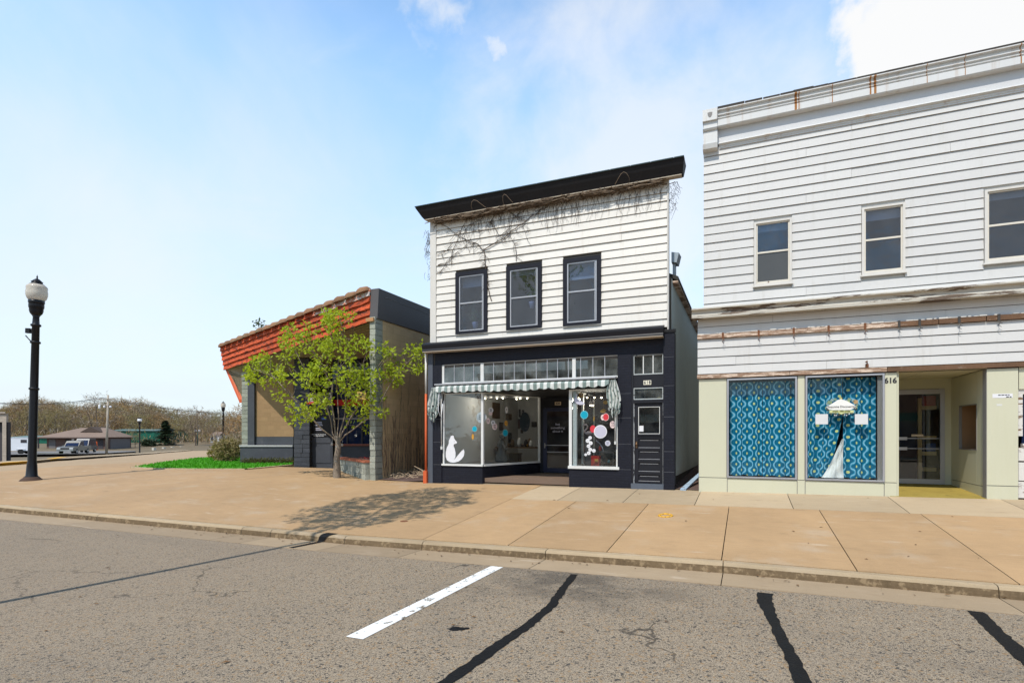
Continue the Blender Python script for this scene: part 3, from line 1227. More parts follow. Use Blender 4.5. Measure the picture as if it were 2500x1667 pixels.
# upper windows
for k_, (a, b, c, d_) in enumerate(wins):
    wn = MB()
    wn.box(a, a + .115, MY - .065, MY + .02, c, d_)
    wn.box(b - .115, b, MY - .065, MY + .02, c, d_)
    wn.box(a + .115, b - .115, MY - .065, MY + .02, d_ - .115, d_)
    wn.box(a + .115, b - .115, MY - .075, MY + .02, c, c + .075)
    wo_ = wn.build('window', M_BLACK, S_)
    ia, ib, ic, id_ = a + .115, b - .115, c + .075, d_ - .115
    mid = 5.275
    fr = MB()
    fw = .035
    for (x0, x1, z0, z1, yy) in ((ia, ia + fw, ic, id_, 0), (ib - fw, ib, ic, id_, 0), (ia + fw, ib - fw, id_ - fw, id_, 0), (ia + fw, ib - fw, ic, ic + fw, 0),
                                 (ia + fw, ib - fw, mid - .018, mid + .018, .002)):
        fr.box(x0, x1, MY - .045 + yy, MY - .005, z0, z1)
    fr.box(ib - fw - .03, ib - fw - .015, MY - .03, MY - .005, ic, id_)
    fr.build('storm_sash', M_ALU, wo_)
    for (z0, z1, yy) in ((ic + fw, mid - .018, -.012), (mid + .018, id_ - fw, -.022)):
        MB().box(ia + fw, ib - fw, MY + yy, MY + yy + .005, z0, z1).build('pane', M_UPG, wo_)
    MB().box(a - .01, b + .01, MY - .05, MY - .0, c - .03, c - .002).build('sill', M_TRIM_W, wo_)
    MB().box(ia + .01, ib - .01, MY + .16, MY + .17, id_ - (.30, .12, .42)[k_], id_ + .02).build('blind', mat('old_blind', (.30, .30, .28), .8, .1, 2), wo_)
MB().box(XA + .25, XB - .62, MY + .21, MY + 1.6, 4.0, 4.3).build('upper_floor', M_INTD, S_)
for (px_, py_, n_, s_, lab) in ((1160, 785, 60, .16, 'house plant inside the left upper window of the black trimmed shop'), (1299, 735, 45, .14, 'trailing house plant inside the middle upper window')):
    q = at(px_, py_, MY + .22)
    t = thing('house_plant', lab, 'plant', tuple(q))
    MB().lathe([(.06, 0), (.09, .16), (.095, .17)], (q.x, q.y, q.z - .2), 10).build('pot', M_GREYP, t)
    fol = MB()
    for _ in range(n_):
        c_ = q + Vector((random.gauss(0, s_), random.gauss(0, .05), abs(random.gauss(0, s_)) + (.05 if n_ > 50 else .2) - .05))
        d_ = Vector((random.gauss(0, 1), random.gauss(0, .6), random.gauss(0, .7))).normalized()
        e_ = d_.cross(Vector((0, 1, .2))).normalized() * .02
        fol.add([c_, c_ + d_ * .045 + e_, c_ + d_ * .10, c_ + d_ * .045 - e_], [(0, 1, 2, 3)])
    fol.build('foliage', M_LEAF_D, t, kind='stuff')
# lower cornice
m = MB()
pr = [(14.49, 4.19), (14.30, 4.14), (14.20, 4.10), (14.20, 4.06), (14.235, 3.95), (14.22, 3.91), (14.22, 3.885), (14.49, 3.875)]
m.prism_x(pr, -9.0, -1.90)
lc = m.build('lower_cornice', M_BLACKW, S_)
m = MB()
m.prism_x([(14.225, 3.862), (14.225, 3.884), (14.49, 3.874), (14.49, 3.855)], -8.98, -1.91)
m.build('soffit', mat('worn_soffit', (.42, .36, .29), .7, .15, 3, peel=(.05, .04, .04), peel_lo=.63, peel_stretch=(1, 1, 1)), lc)
# frieze over the shopfront
m = MB()
m.box(-8.70, -1.92, MY - .012, MY + .2, 3.49, 3.87)
m.build('frieze', M_BLACK, S_)


def pilaster(x0, x1, yf, zb, zt, joints, m=M_BLACK, name='pilaster'):
    cr = MB()
    cr.box(x0 + .006, x1 - .006, yf + .008, MY + .2, zb - .25, zt - .004)
    r_ = cr.build(name, M_BLACK, S_)
    zz = [zb] + joints + [zt]
    for i in range(len(zz) - 1):
        MB().box(x0, x1, yf, yf + .03, zz[i] + (.004 if i else -.2), zz[i + 1] - .004).build('facing_panel', m, r_)
        if 0 < i < len(zz) - 1:
            MB().box(x0 + .01, x1 - .01, yf + .0035, yf + .02, zz[i] - .0039, zz[i] + .0039).build('pale_joint', M_GREYJ, r_)
    return r_


M_GREYJ = mat('pale_mortar', (.20, .20, .21), .9)
pilaster(-8.76, -8.46, MY - .03, -.12, 3.49, [.47, 1.15, 1.85])
pilaster(-3.105, -2.745, MY - .03, -.06, 3.49, [.46, 1.13, 1.82, 2.46])
pilaster(-1.91, -1.64, MY - .12, -.03, 3.97, [.43, .95, 1.83, 2.62, 3.35])
m = MB()
m.box(-8.93, -8.765, MY - .045, MY + .2, -.4, 3.88)
m.build('end_pilaster', mat('blue_grey_timber', (.075, .085, .105), .7, .2, 3), S_)
m = MB()
m.prism_x([(14.36, 3.97), (14.36, 4.02), (14.42, 4.06), (14.5, 4.06), (14.5, 3.97)], -1.93, -1.62)
m.build('pilaster_cap', M_BLACKM, S_)
# transom lights
TZ0, TZ1 = 2.945, 3.475
tr = MB()
tr.box(-8.46, -3.105, MY + .012, MY + .06, TZ1 - .005, TZ1 + .02)
tr.box(-8.46, -8.385, MY - .005, MY + .08, 2.4, TZ1 - .005)
tr.box(-8.385, -3.105, MY - .0, MY + .08, TZ0 - .06, TZ0)
trans = tr.build('transom_window', M_ALU_W, S_)
for a, b in ((-7.16, -7.06), (-4.36, -4.262)):
    MB().box(a, b, MY - .003, MY + .09, TZ0, TZ1 - .006).build('mullion', M_ALU_W, trans)
edges = [-8.385, -7.16, -7.06, -4.36, -4.262, -3.105]
mun = [-8.048, -7.714, -7.392, -6.744, -6.414, -6.09, -5.752, -5.419, -5.092, -4.788, -4.454 - .33 * 0 - .02, -4.126, -3.786, -3.459]
for x in mun:
    MB().box(x - .009, x + .009, MY + .012, MY + .035, TZ0, TZ1 - .006).build('muntin', M_ALU, trans)
for a, b in ((-8.385, -7.16), (-7.06, -4.36), (-4.262, -3.105)):
    MB().box(a, b, MY + .022, MY + .027, TZ0, TZ1 - .006).build('pane', M_GLASST, trans)

# shop windows
SILL = .50
HEAD = 2.61
bw = MB()
bw.box(-8.46, -7.10, MY + .0, MY + .08, -.4, SILL - .055)
bw.build('bulkhead', M_BLACK, S_)
m = MB()
m.add([(-7.10, MY, -.4), (-6.29, 17.2, -.4), (-6.29, 17.2, .46), (-7.10, MY, .445), (-7.18, MY + .05, -.4), (-6.37, 17.2, -.4), (-6.37, 17.2, .46), (-7.18, MY + .05, .445)],
      [(0, 1, 2, 3), (5, 4, 7, 6), (3, 2, 6, 7)])
m.build('bulkhead', M_BLACK, S_)
m = MB()
m.box(-4.45, -3.108, MY - .01, MY + .08, -.4, SILL - .06)
m.build('bulkhead', M_BLACK, S_)
m = MB()
m.box(-4.45, -4.37, MY + .08, 17.2, -.4, SILL - .06)
m.build('bulkhead', M_BLACK, S_)

# left display window (front pane and splayed pane)
dw = MB()
dw.box(-8.46, -7.075, MY - .04, MY + .06, SILL - .055, SILL)
dw.box(-8.43, -8.38, MY - .005, MY + .05, SILL, HEAD)
dw.box(-8.43, -7.12, MY - .0, MY + .05, HEAD - .02, HEAD + .01)
lw = dw.build('display_window', M_ALU_W, S_)
MB().box(-7.135, -7.062, MY - .02, MY + .055, SILL, HEAD).build('corner_post', M_ALU_W, lw)
MB().box(-8.38, -7.135, MY + .016, MY + .024, SILL, HEAD - .02).build('pane', M_GLASS, lw)
# splay in its own frame: origin at front corner, x along the splay
sp0, sp1 = Vector((-7.085, MY + .02, 0)), Vector((-6.30, 17.2, 0))
sl = (sp1 - sp0).length
ex = (sp1 - sp0).normalized()
ang = math.atan2(ex.y, ex.x)
SPL = Matrix.Translation(sp0) @ Matrix.Rotation(ang, 4, 'Z')
m = MB(SPL)
m.box(.02, sl, -.045, .05, SILL - .055, SILL)
m.box(.03, sl - .05, -.02, .03, HEAD - .02, HEAD + .01)
m.box(sl - .05, sl, -.03, .04, SILL, HEAD + .01)
sw = m.build('splay_window', M_ALU_W, S_)
MB(SPL).box(.035, 1.735, -.003, .003, SILL, HEAD - .02).build('pane', M_GLASS, sw)
MB(SPL).box(1.741, sl - .05, -.003, .003, SILL, HEAD - .02).build('pane', M_GLASS, sw)
# right display window
m = MB()
m.box(-4.47, -3.06, MY - .05, MY + .06, SILL - .05, SILL + .025)
m.box(-4.45, -4.372, MY - .012, MY + .06, SILL + .025, HEAD)
m.box(-3.15, -3.108, MY - .0, MY + .05, SILL + .025, HEAD)
m.box(-4.372, -3.15, MY - .0, MY + .05, HEAD - .035, HEAD)
rw = m.build('display_window', M_ALU_W, S_)
MB().box(-4.35, -4.245, MY + .03, MY + .12, SILL + .03, HEAD - .04).build('inner_post', M_ALU_W, rw)
MB().box(-4.372, -3.15, MY + .012, MY + .02, SILL + .025, HEAD - .035).build('pane', M_GLASS, rw)
m = MB()
m.box(-4.45, -4.39, MY + .12, 17.2, SILL - .05, SILL)
m.box(-4.45, -4.39, MY + .12, 17.2, HEAD - .03, HEAD)
m.box(-4.45, -4.39, 17.1, 17.2, SILL, HEAD - .03)
m.box(-4.45, -4.39, 15.75, 15.80, SILL, HEAD - .03)
rs = m.build('side_window', M_ALU_W, S_)
MB().box(-4.425, -4.419, MY + .12, 17.1, SILL, HEAD - .03).build('pane', M_GLASS, rs)
# recess: ceiling, floor, back
m = MB()
m.box(-8.46, -3.108, MY + .09, 17.4, HEAD + .012, HEAD + .06)
m.build('porch_ceiling', mat('black_ceiling', (.018, .018, .02), .6), S_)
rec = MB()
rec.add([(-7.2, MY - .06, -.075), (-4.40, MY - .06, -.06), (-4.40, 17.4, .125), (-6.2, 17.4, .115), (-7.2, MY - .06, -.3), (-4.4, MY - .06, -.3)],
        [(0, 1, 2, 3), (4, 5, 1, 0)])
rec.build('porch_floor', concrete_mat('porch_concrete', (.25, .19, .125)), S_)
m = MB()
m.box(-6.30, -6.16, 17.2, 17.3, .0, HEAD)
m.box(-6.16, -4.39, 17.2, 17.3, 2.27, HEAD)
m.box(-5.12, -4.39, 17.2, 17.3, .0, 2.27)
m.box(-6.16, -4.45, 17.17, 17.2, 2.52, 2.56)
m.build('door_surround', M_BLACKW, S_)
m = MB()
for q in ((-6.155, -6.03, .13, 2.26), (-5.25, -5.125, .13, 2.26), (-6.03, -5.25, .13, .28), (-6.03, -5.25, 2.14, 2.26)):
    m.box(q[0], q[1], 17.16, 17.21, q[2], q[3])
dr = m.build('shop_door', mat('navy_paint', (.022, .026, .055), .45, .15, 3, .1, streak=.1), S_)
MB().box(-6.03, -5.25, 17.18, 17.186, .28, 2.14).build('pane', glass_mat('tinted_door_glass', (.42, .40, .40), 1.5, .1, 1.6), dr)
MB().box(-6.03, -5.25, 17.155, 17.165, 1.02, 1.035).box(-6.03, -5.25, 17.155, 17.165, .80, .815).build('push_bar', M_ALU, dr)
MB().box(-6.10, -6.085, 17.10, 17.16, .93, 1.10).ball((-6.06, 17.12, 1.02), .025).build('handle', M_STEEL, dr)
lettering('lettering', 'but\nsomething\nabout it', .115, (-5.66, 17.172, 1.60), M_GREYP, dr)
m = MB().box(-5.765, -5.553, 17.185, 17.195, 2.345, 2.455)
pl2 = m.build('number_plate', mat('aged_ivory', (.55, .42, .28), .6), S_)
lettering('number', '620', .095, (-5.659, 17.183, 2.40), M_INK, pl2, bold=.003)
MB().box(-6.1, -4.5, 17.30, 17.32, .13, 2.3).build('dark_backing', M_INTD, S_)

# side door 618 bay
m = MB()
m.box(-2.742, -2.69, MY - .02, MY + .1, -.1, 3.49)
m.box(-1.935, -1.912, MY - .02, MY + .1, -.1, 3.49)
m.box(-2.69, -1.935, MY - .0, MY + .1, 2.60, 2.935)
m.box(-2.69, -1.935, MY - .02, MY + .1, 3.455, 3.49)
m.box(-2.69, -1.935, MY - .02, MY + .1, 2.20, 2.285)
bay = m.build('door_bay', M_BLACKW, S_)
MB().box(-2.742, -1.912, MY - .10, MY + .12, -.35, .105).build('step', mat('blue_grey_sill', (.085, .10, .125), .6, .15, 4), S_)
dm = MB()
DX0, DX1, DZ0, DZ1 = -2.665, -1.945, .118, 2.195
for (x0, x1, z0, z1) in ((DX0, -2.57, DZ0, DZ1), (-2.02, DX1, DZ0, DZ1), (-2.57, -2.02, 2.10, DZ1), (-2.57, -2.02, 1.27, 1.395),
                         (-2.57, -2.02, .97, 1.035), (-2.57, -2.02, .66, .735), (-2.57, -2.02, .335, .42), (-2.57, -2.02, DZ0, .165)):
    dm.box(x0, x1, MY + .02, MY + .06, z0, z1)
dm.box(-2.60, -1.99, MY - .005, MY + .02, 1.345, 1.375)
d618 = dm.build('side_door', M_BLACKW, S_)
for (z0, z1) in ((1.035, 1.27), (.735, .97), (.42, .66), (.165, .335)):
    MB().box(-2.57, -2.02, MY + .045, MY + .055, z0, z1).build('door_panel', M_BLACKW, d618)
    mb = MB()
    mb.box(-2.57, -2.02, MY + .03, MY + .045, z0 - .001, z0 + .010)
    mb.box(-2.53, -2.06, MY + .036, MY + .045, z1 - .045, z1 - .037)
    mb.build('worn_edge', mat('worn_edge', (.34, .34, .35), .6, .3, 8), d618)
MB().box(-2.57, -2.02, MY + .035, MY + .041, 1.395, 2.10).build('pane', M_GLASSD, d618)
mb = MB()
for (x0, x1, z0, z1) in ((-2.57, -2.556, 1.395, 2.10), (-2.034, -2.02, 1.395, 2.10), (-2.556, -2.034, 2.087, 2.10), (-2.556, -2.034, 1.395, 1.409)):
    mb.box(x0, x1, MY + .016, MY + .035, z0, z1)
mb.build('glazing_bead', M_ALU_W, d618)
mb = MB()
mb.box(-2.69, DX0 - .002, MY - .012, MY + .06, .105, 2.2)
mb.box(DX1 + .002, -1.935, MY - .012, MY + .06, .105, 2.2)
mb.build('door_frame', mat('worn_grey_frame', (.30, .31, .32), .6, .3, 6, peel=(.03, .03, .035), peel_lo=.52, peel_stretch=(6, 1, 1)), d618)
MB().ball((-2.615, MY - .01, 1.13), .032).box(-2.635, -2.595, MY + .005, MY + .02, 1.03, 1.2).build('door_knob', mat('brass', (.22, .13, .07), .35, metal=.7), d618)
MB().box(-2.55, -2.44, MY + .031, MY + .034, 1.46, 1.61).build('notice', M_WHITE, d618)
MB().box(-2.5, -2.0, MY + .5, MY + .52, .2, 2.2).build('dark_backing', M_INTD, S_)
for (z0, z1, ms) in ((2.94, 3.455, (-2.44, -2.19)), (2.29, 2.595, ())):
    f_ = MB()
    for (x0, x1, a, b) in ((-2.69, -2.67, z0, z1), (-1.955, -1.935, z0, z1), (-2.67, -1.955, z1 - .02, z1), (-2.67, -1.955, z0, z0 + .025)):
        f_.box(x0, x1, MY + .0, MY + .05, a, b)
    t_ = f_.build('overdoor_light', mat('worn_pale_frame', (.42, .45, .45), .6, .2, 6, peel=(.04, .04, .045), peel_lo=.6, peel_stretch=(2, 2, 2)), S_)
    for x in ms:
        MB().box(x - .012, x + .012, MY + .005, MY + .04, z0 + .025, z1 - .02).build('muntin', M_ALU_W, t_)
    MB().box(-2.67, -1.955, MY + .028, MY + .034, z0 + .025, z1 - .02).build('pane', M_GLASST, t_)
MB().box(-2.68, -1.94, MY + .35, MY + .37, 2.2, 3.5).build('dark_backing', M_INTD, S_)
pl_ = MB().box(-2.432, -2.236, MY - .012, MY + .0, 2.672, 2.785).build('number_plate', mat('ivory_plate', (.72, .68, .55), .5), S_)
for i, ch in enumerate('618'):
    lettering('number', ch, .115, (-2.395 + i * .061, MY - .014, 2.728), M_INK, pl_, bold=.003, sx=.9)
# straw hat lying behind the lower light
hx = MB().lathe([(.10, 0), (.105, .008), (.06, .015), (.055, .06), (.03, .075), (.001, .078)], (-2.06, MY + .2, 2.30), 16)
tagp(hx.build('straw_hat', M_GOLD), 'small straw hat lying inside the narrow light over the side door', 'hat')
MB().box(-2.67, -1.95, MY + .08, MY + .34, 2.28, 2.298).build('inner_shelf', M_INTD, S_)

# corrugated right flank, eave, rear roof
n = 150
vs, fs = [], []
SX = -1.755
for i in range(n):
    y = MY + .2 + i * .1
    x = SX + (.018 if i % 2 else 0)
    vs += [(x, y, .26 - .012 * (y - MY)), (x, y, 5.42)]
for i in range(n - 1):
    fs.append((2 * i, 2 * i + 2, 2 * i + 3, 2 * i + 1))
MB().add(vs, fs).build('metal_siding', M_CORR, S_)
MB().box(SX - .1, SX - .005, MY + .2, 29.5, -.6, 5.45).build('side_wall', M_SHADE, S_)
MB().box(SX - .004, SX + .004, MY + .2, 29.5, -.6, .27).build('foundation', M_FOUND, S_)
rf = MB()
rf.prism_y([(-1.60, 5.40), (-1.60, 5.50), (-5.3, 7.2), (-9.0, 5.5), (-9.0, 5.40), (-5.3, 7.08)], MY + .35, 30)
rfo = rf.build('rear_roof', mat('dark_roofing', (.045, .045, .04), .9), S_)
MB().box(-1.77, -1.605, MY + .35, 30, 5.33, 5.395).build('eave_board', M_WOOD, rfo)
vent = MB()
vent.add([(-1.79, 15.0, 5.93), (-1.66, 15.0, 5.91), (-1.64, 15.4, 5.91), (-1.79, 15.4, 5.93), (-1.79, 15.0, 6.20), (-1.60, 15.0, 6.16), (-1.58, 15.4, 6.16), (-1.79, 15.4, 6.20)],
         [(0, 1, 2, 3), (4, 7, 6, 5), (0, 4, 5, 1), (1, 5, 6, 2), (2, 6, 7, 3), (3, 7, 4, 0)])
vent.box(-1.77, -1.70, 15.1, 15.3, 5.35, 5.925)
vent.build('roof_vent', mat('galvanised', (.36, .40, .42), .4, .1, 4, metal=.5), S_)

# rooms behind the glass
m = MB()
m.box(-8.66, -8.60, MY + .08, 21, .0, 3.6)
m.box(-3.12, -3.06, MY + .2, 21, .0, 3.6)
m.box(-8.6, -3.1, 20.9, 21, .0, 3.6)
m.box(-8.6, -3.1, MY + .22, 21, 3.55, 3.6)
m.box(-6.28, -4.46, 17.32, 17.36, .0, 3.5)
inn = m.build('interior_wall', M_INT, S_)
MB().box(-8.6, -3.1, MY + .1, 21, -.02, .1).build('interior_floor', M_INTF, S_)
m = MB()
m.prism_z([(-8.6, MY + .08), (-7.19, MY + .08), (-6.42, 17.1), (-6.42, 17.3), (-8.6, 17.3)], .40, .455)
m.build('display_shelf', mat('display_floor', (.22, .20, .20), .6), S_)
MB().box(-4.36, -3.12, MY + .09, 16.6, .40, .452).build('display_shelf', M_INTD, S_)
MB().box(-4.38, -3.12, 17.0, 17.04, .1, 3.5).build('display_back', M_INTD, S_)

# ------------------------------------------------------------------ shopfront dressing


def ray(px, py):
    return atk(px, py, 1.0) - Vector((0, 0, EZ))


def at_x(px, py, X):
    r_ = ray(px, py)
    return r_ * (X / r_.x) + Vector((0, 0, EZ))


def zl_(x, y):
    return 1040 + x * .19776, 880 + y * .19776


def zr_(x, y):
    return 1300 + x * .16586, 900 + y * .16586


GY = MY + .010
cnt = 0


def scribble(parent, cx, cz, w_, rows, y, m=M_INK, h=.012, gap=.03):
    """rows of short dark strokes where small print is too small to read"""
    mb = MB()
    for i in range(rows):
        z = cz + (rows / 2 - i - .5) * gap
        ww = w_ * random.uniform(.6, 1.0)
        x = cx - ww / 2
        while x < cx + ww / 2:
            l_ = random.uniform(.02, .05)
            mb.box(x, min(x + l_, cx + ww / 2), y - .0025, y, z - h / 2, z + h / 2)
            x += l_ + .012
    return mb.build('small_print', m, parent)


def decal(px, py, rx, rz, m, parent, y, edge=None, rows=0, name='round_sticker', th=.003):
    c = at(px, py, y)
    s_ = (c - Vector((0, 0, EZ))).dot(Vector((-SY, CY, 0))) / F_PX
    rx_, rz_ = rx * s_ / 1.0, rz * s_
    mb = MB()
    if edge:
        mb.plate(disc_pts(c.x, c.z, rx_, rz_), y, th, 0)
        mb.plate(disc_pts(c.x, c.z, rx_ * .88, rz_ * .88), y - th, .0015, 1)
        o = mb.build(name, [edge, m], parent)
    else:
        mb.plate(disc_pts(c.x, c.z, rx_, rz_), y, th)
        o = mb.build(name, m, parent)
    if rows:
        scribble(o, c.x, c.z, rx_ * 1.3, rows, y - th - .0005, gap=rz_ * .38, h=rz_ * .12)
    return o


# left front pane
x_, y_ = zl_(600, 843)
decal(x_, y_, 6.7, 6.7, M_TEAL, lw, GY, M_TEAL_E)
x_, y_ = zl_(578, 940)
decal(x_, y_, 3.0, 7, M_GOLD, lw, GY, name='leaf_sticker')
fox = [(325, 925), (342, 928), (348, 962), (365, 985), (386, 1008), (376, 1022), (346, 1031), (339, 1048), (356, 1090), (366, 1140), (363, 1190),
       (345, 1224), (372, 1196), (400, 1160), (436, 1118), (467, 1092), (475, 1130), (468, 1175), (440, 1215), (400, 1245), (345, 1258), (300, 1253), (262, 1231),
       (245, 1190), (245, 1130), (258, 1072), (281, 1026), (283, 988), (300, 950), (310, 930)]
ol = [at(*zl_(*q), GY) for q in fox]
fo = MB().plate([(q.x, q.z) for q in ol], GY, .003).build('fox_silhouette', M_WHITE, lw)
e = at(*zl_(352, 999), GY)
MB().plate(disc_pts(e.x, e.z, .012, .009, 8), GY - .004, .001).build('eye', M_INK, fo)
# large white hanging disc behind the corner post
c = at(*zl_(685, 702), MY + .12)
dsc = MB().plate(disc_pts(c.x, c.z, .165, .165), MY + .12, .006)
dsc.tube([(c.x, MY + .117, c.z + .16), (c.x, MY + .117, HEAD)], .002, 4)
ds = tagp(dsc.build('hanging_disc', M_WHITE), 'large white printed disc hanging behind the corner post of the left shop window', 'window sign')
scribble(ds, c.x, c.z + .01, .22, 3, MY + .112, gap=.05, h=.018)

# stickers on the splayed pane
nrm = Vector((-ex.y, ex.x, 0))
SINV = SPL.inverted()


def on_splay(px, py):
    r_ = ray(px, py)
    o_ = Vector((0, 0, EZ))
    k = (sp0 - o_).dot(nrm) / r_.dot(nrm)
    return SINV @ (o_ + r_ * k), k


def spl_decal(x, y, rx, ry, m, edge=None, rows=0):
    px, py = zl_(x, y)
    c_, k = on_splay(px, py)
    c2, _ = on_splay(px + rx * .19776, py)
    a_, b_ = abs(c2.x - c_.x), ry * .19776 * k / F_PX
    mb = MB(SPL)
    mb.plate(disc_pts(c_.x, c_.z, a_, b_), -.004, .003, 0)
    if edge:
        mb.plate(disc_pts(c_.x, c_.z, a_ * .87, b_ * .87), -.007, .001, 1)
    o = mb.build('round_sticker', [edge or m, m], sw)
    if rows:
        mb = MB(SPL)
        for i in range(rows):
            z = c_.z + (rows / 2 - i - .5) * b_ * .4
            mb.box(c_.x - a_ * .55, c_.x + a_ * .55 * random.uniform(.5, 1), -.0085, -.0075, z - .008, z + .008)
        mb.build('small_print', M_INK, o)


for q in ((800, 613, 29, 33, M_WHITE, None, 3), (796, 652, 22, 26, M_PINK, None, 0), (766, 745, 20, 37, M_PINK, None, 2), (827, 767, 24, 30, M_WHITE, None, 2),
          (848, 815, 30, 40, M_PINK, None, 3), (993, 610, 18, 40, M_WHITE, None, 2), (988, 773, 20, 32, M_GOLD, None, 1), (978, 892, 32, 42, M_TEAL, M_TEAL_E, 0)):
    spl_decal(*q)

# right display window stickers
RY = MY + .008
for (x, y, rx, ry, m_, e_, rows) in ((762, 678, 58, 60, M_TEAL, M_TEAL_E, 0), (1035, 715, 30, 42, M_PINK, None, 2), (1080, 710, 46, 56, M_RED, M_PINK, 0),
                                     (890, 885, 43, 54, M_RED, None, 0), (1000, 925, 98, 98, M_GREYP, M_WHITE, 0), (1180, 820, 40, 55, M_PINK, None, 3),
                                     (1108, 1095, 40, 40, M_GREYP, M_WHITE, 3), (848, 1015, 26, 26, M_WHITE, None, 1), (813, 1058, 30, 30, M_WHITE, None, 1),
                                     (858, 1092, 28, 28, M_WHITE, None, 1), (825, 1137, 27, 27, M_WHITE, None, 1), (850, 1188, 27, 27, M_WHITE, None, 1),
                                     (903, 1205, 27, 27, M_WHITE, None, 1), (828, 1240, 27, 27, M_WHITE, None, 1), (783, 1263, 20, 20, M_WHITE, None, 1)):
    px, py = zr_(x, y)
    RY -= .0004
    decal(px, py, rx * .16586, ry * .16586, m_, rw, RY, e_, rows)
bird = [(640, 360), (655, 380), (652, 430), (680, 445), (720, 475), (750, 488), (772, 520), (745, 528), (700, 532), (650, 515), (620, 480), (612, 450), (640, 420)]
ol = [at(*zr_(*q), MY + .006) for q in bird]
MB().plate([(q.x, q.z) for q in ol], MY + .006, .003).build('bird_silhouette', M_GREYP, rw)
# ochre paper leaves hung inside
for i, (x, y, a_, rx, ry) in enumerate(((1075, 495, 0, 38, 30), (1040, 620, .2, 50, 30), (900, 735, 1.5, 42, 14))):
    c = at(*zr_(x, y), MY + .2)
    s_ = 14.2 / F_PX * .16586
    o_ = []
    for t_ in range(14):
        th = t_ / 14 * 6.283
        r_ = 1 - .25 * abs(math.sin(th))
        qx, qz = rx * s_ * math.cos(th) * r_, ry * s_ * math.sin(th)
        o_.append((c.x + qx * math.cos(a_) - qz * math.sin(a_), c.z + qx * math.sin(a_) + qz * math.cos(a_)))
    mb = MB().plate(o_, MY + .2 + .02 * i, .012)
    mb.tube([(c.x, MY + .2 + .02 * i, c.z + ry * s_ * .8), (c.x, MY + .2 + .02 * i, HEAD)], .0015, 4)
    tagp(mb.build('paper_leaf', M_GOLD), ('ochre paper leaf hanging highest in the right shop window', 'brownish paper leaf hanging above the red sticker in the right window',
                                         'narrow tan paper feather hanging mid window between blue and red stickers')[i], 'ornament')
c = at(*zr_(715, 385), MY + .25)
mb = MB()
for k_ in range(14):
    a_, b_ = k_ / 14 * 6.283, (k_ + 1) / 14 * 6.283
    mb.tube([(c.x + .045 * math.cos(a_), MY + .25, c.z + .05 * math.sin(a_)), (c.x + .045 * math.cos(b_), MY + .25, c.z + .05 * math.sin(b_))], .018, 6)
mb.tube([(c.x, MY + .25, c.z + .05), (c.x, MY + .25, HEAD)], .002, 4)
tagp(mb.build('woven_wreath', M_GOLD), 'small woven straw wreath hanging beside the bird silhouette in the right window', 'wreath')

# swan ornament, red case, white chair arm and dark goods in the right window
sx_, sz_ = at(*zr_(780, 940), 15.2).x, .455
t = thing('swan_ornament', 'pale swan shaped ornament standing inside the right shop window', 'ornament', (sx_ + .08, 15.2, .0))
c = at(*zr_(830, 950), 15.2)
mb = MB().ball((c.x, 15.2, c.z), .11, sz=.55)
mb.build('body', M_PINK, t)
nk = [at(*zr_(*q), 15.2) for q in ((775, 945), (765, 915), (800, 880), (812, 845), (790, 820), (755, 825), (742, 850))]
MB().tube(nk, [.03, .026, .022, .02, .02, .024, .014], 8).build('neck', M_PINK, t)
st_ = MB().box(c.x - .1, c.x + .1, 15.1, 15.3, .452, c.z - .055).box(c.x - .16, c.x + .16, 15.05, 15.35, c.z - .075, c.z - .055)
tagp(st_.build('plinth', M_INTD), 'dark plinth carrying the swan ornament inside the right shop window', 'plinth')
a_, b_ = at(*zr_(870, 1280), 15.0), at(*zr_(985, 1390), 15.0)
t = thing('red_case', 'red carrying case with a tan tag on the floor of the right display window', 'case', (a_.x + .1, 15.0, .452))
MB().box(a_.x, b_.x, 14.95, 15.15, .453, a_.z).build('body', M_REDD, t)
MB().tube([(a_.x + .07, 15.05, a_.z - .01), (a_.x + .08, 15.05, a_.z + .05), (b_.x - .08, 15.05, a_.z + .05), (b_.x - .07, 15.05, a_.z - .01)], .01, 6).build('handle', M_INTD, t)
MB().box(b_.x - .12, b_.x - .02, 14.94, 14.949, .62, .70).build('tag', M_GOLD, t)
t = thing('side_chair', 'dark chair with curved pale arm standing in the right display window', 'chair', (-3.6, 15.6, .452))
MB().box(-3.85, -3.4, 15.4, 15.85, .86, .90).build('seat', M_INTD, t)
MB().box(-3.85, -3.4, 15.82, 15.86, .9, 1.35).build('backrest', M_INTD, t)
for (x, y) in ((-3.83, 15.42), (-3.43, 15.42), (-3.83, 15.82), (-3.43, 15.82)):
    MB().box(x - .015, x + .015, y - .015, y + .015, .452, .86).build('leg', M_INTD, t)
MB().tube([at(*zr_(*q), 15.35) for q in ((935, 1060), (990, 1100), (1030, 1160), (1045, 1220))], [.02, .016, .014, .012], 6).build('arm', M_GREYP, t)
# shelves with small goods behind, and little lamps
t = thing('wall_shelf', 'dark shelf unit with small goods at the back of the right display window', 'shelf', (-3.75, 16.9, .452))
for z in (.5, .85, 1.2, 1.55):
    MB().box(-4.3, -3.2, 16.7, 16.98, z - .012, z).build('shelf_board', mat('brown_shelf', (.10, .06, .04), .6), t)
for i in range(13):
    x, z = random.uniform(-4.2, -3.3), random.choice((.5, .85, 1.2))
    hgt = random.uniform(.08, .24)
    m_ = random.choice((M_GREYP, M_REDD, M_GOLD, M_PINK, M_WHITE, M_INTD, M_TEAL))
    jar = MB().lathe([(.03, 0), (.05, hgt * .3), (.045, hgt * .7), (.02, hgt * .85), (.022, hgt)], (x, 16.85, z + .002), 10)
    tagp(jar.build('vase', m_), 'small vase among the goods on the dark shelf in the right window', 'vase', 'vases on the dark shelf')


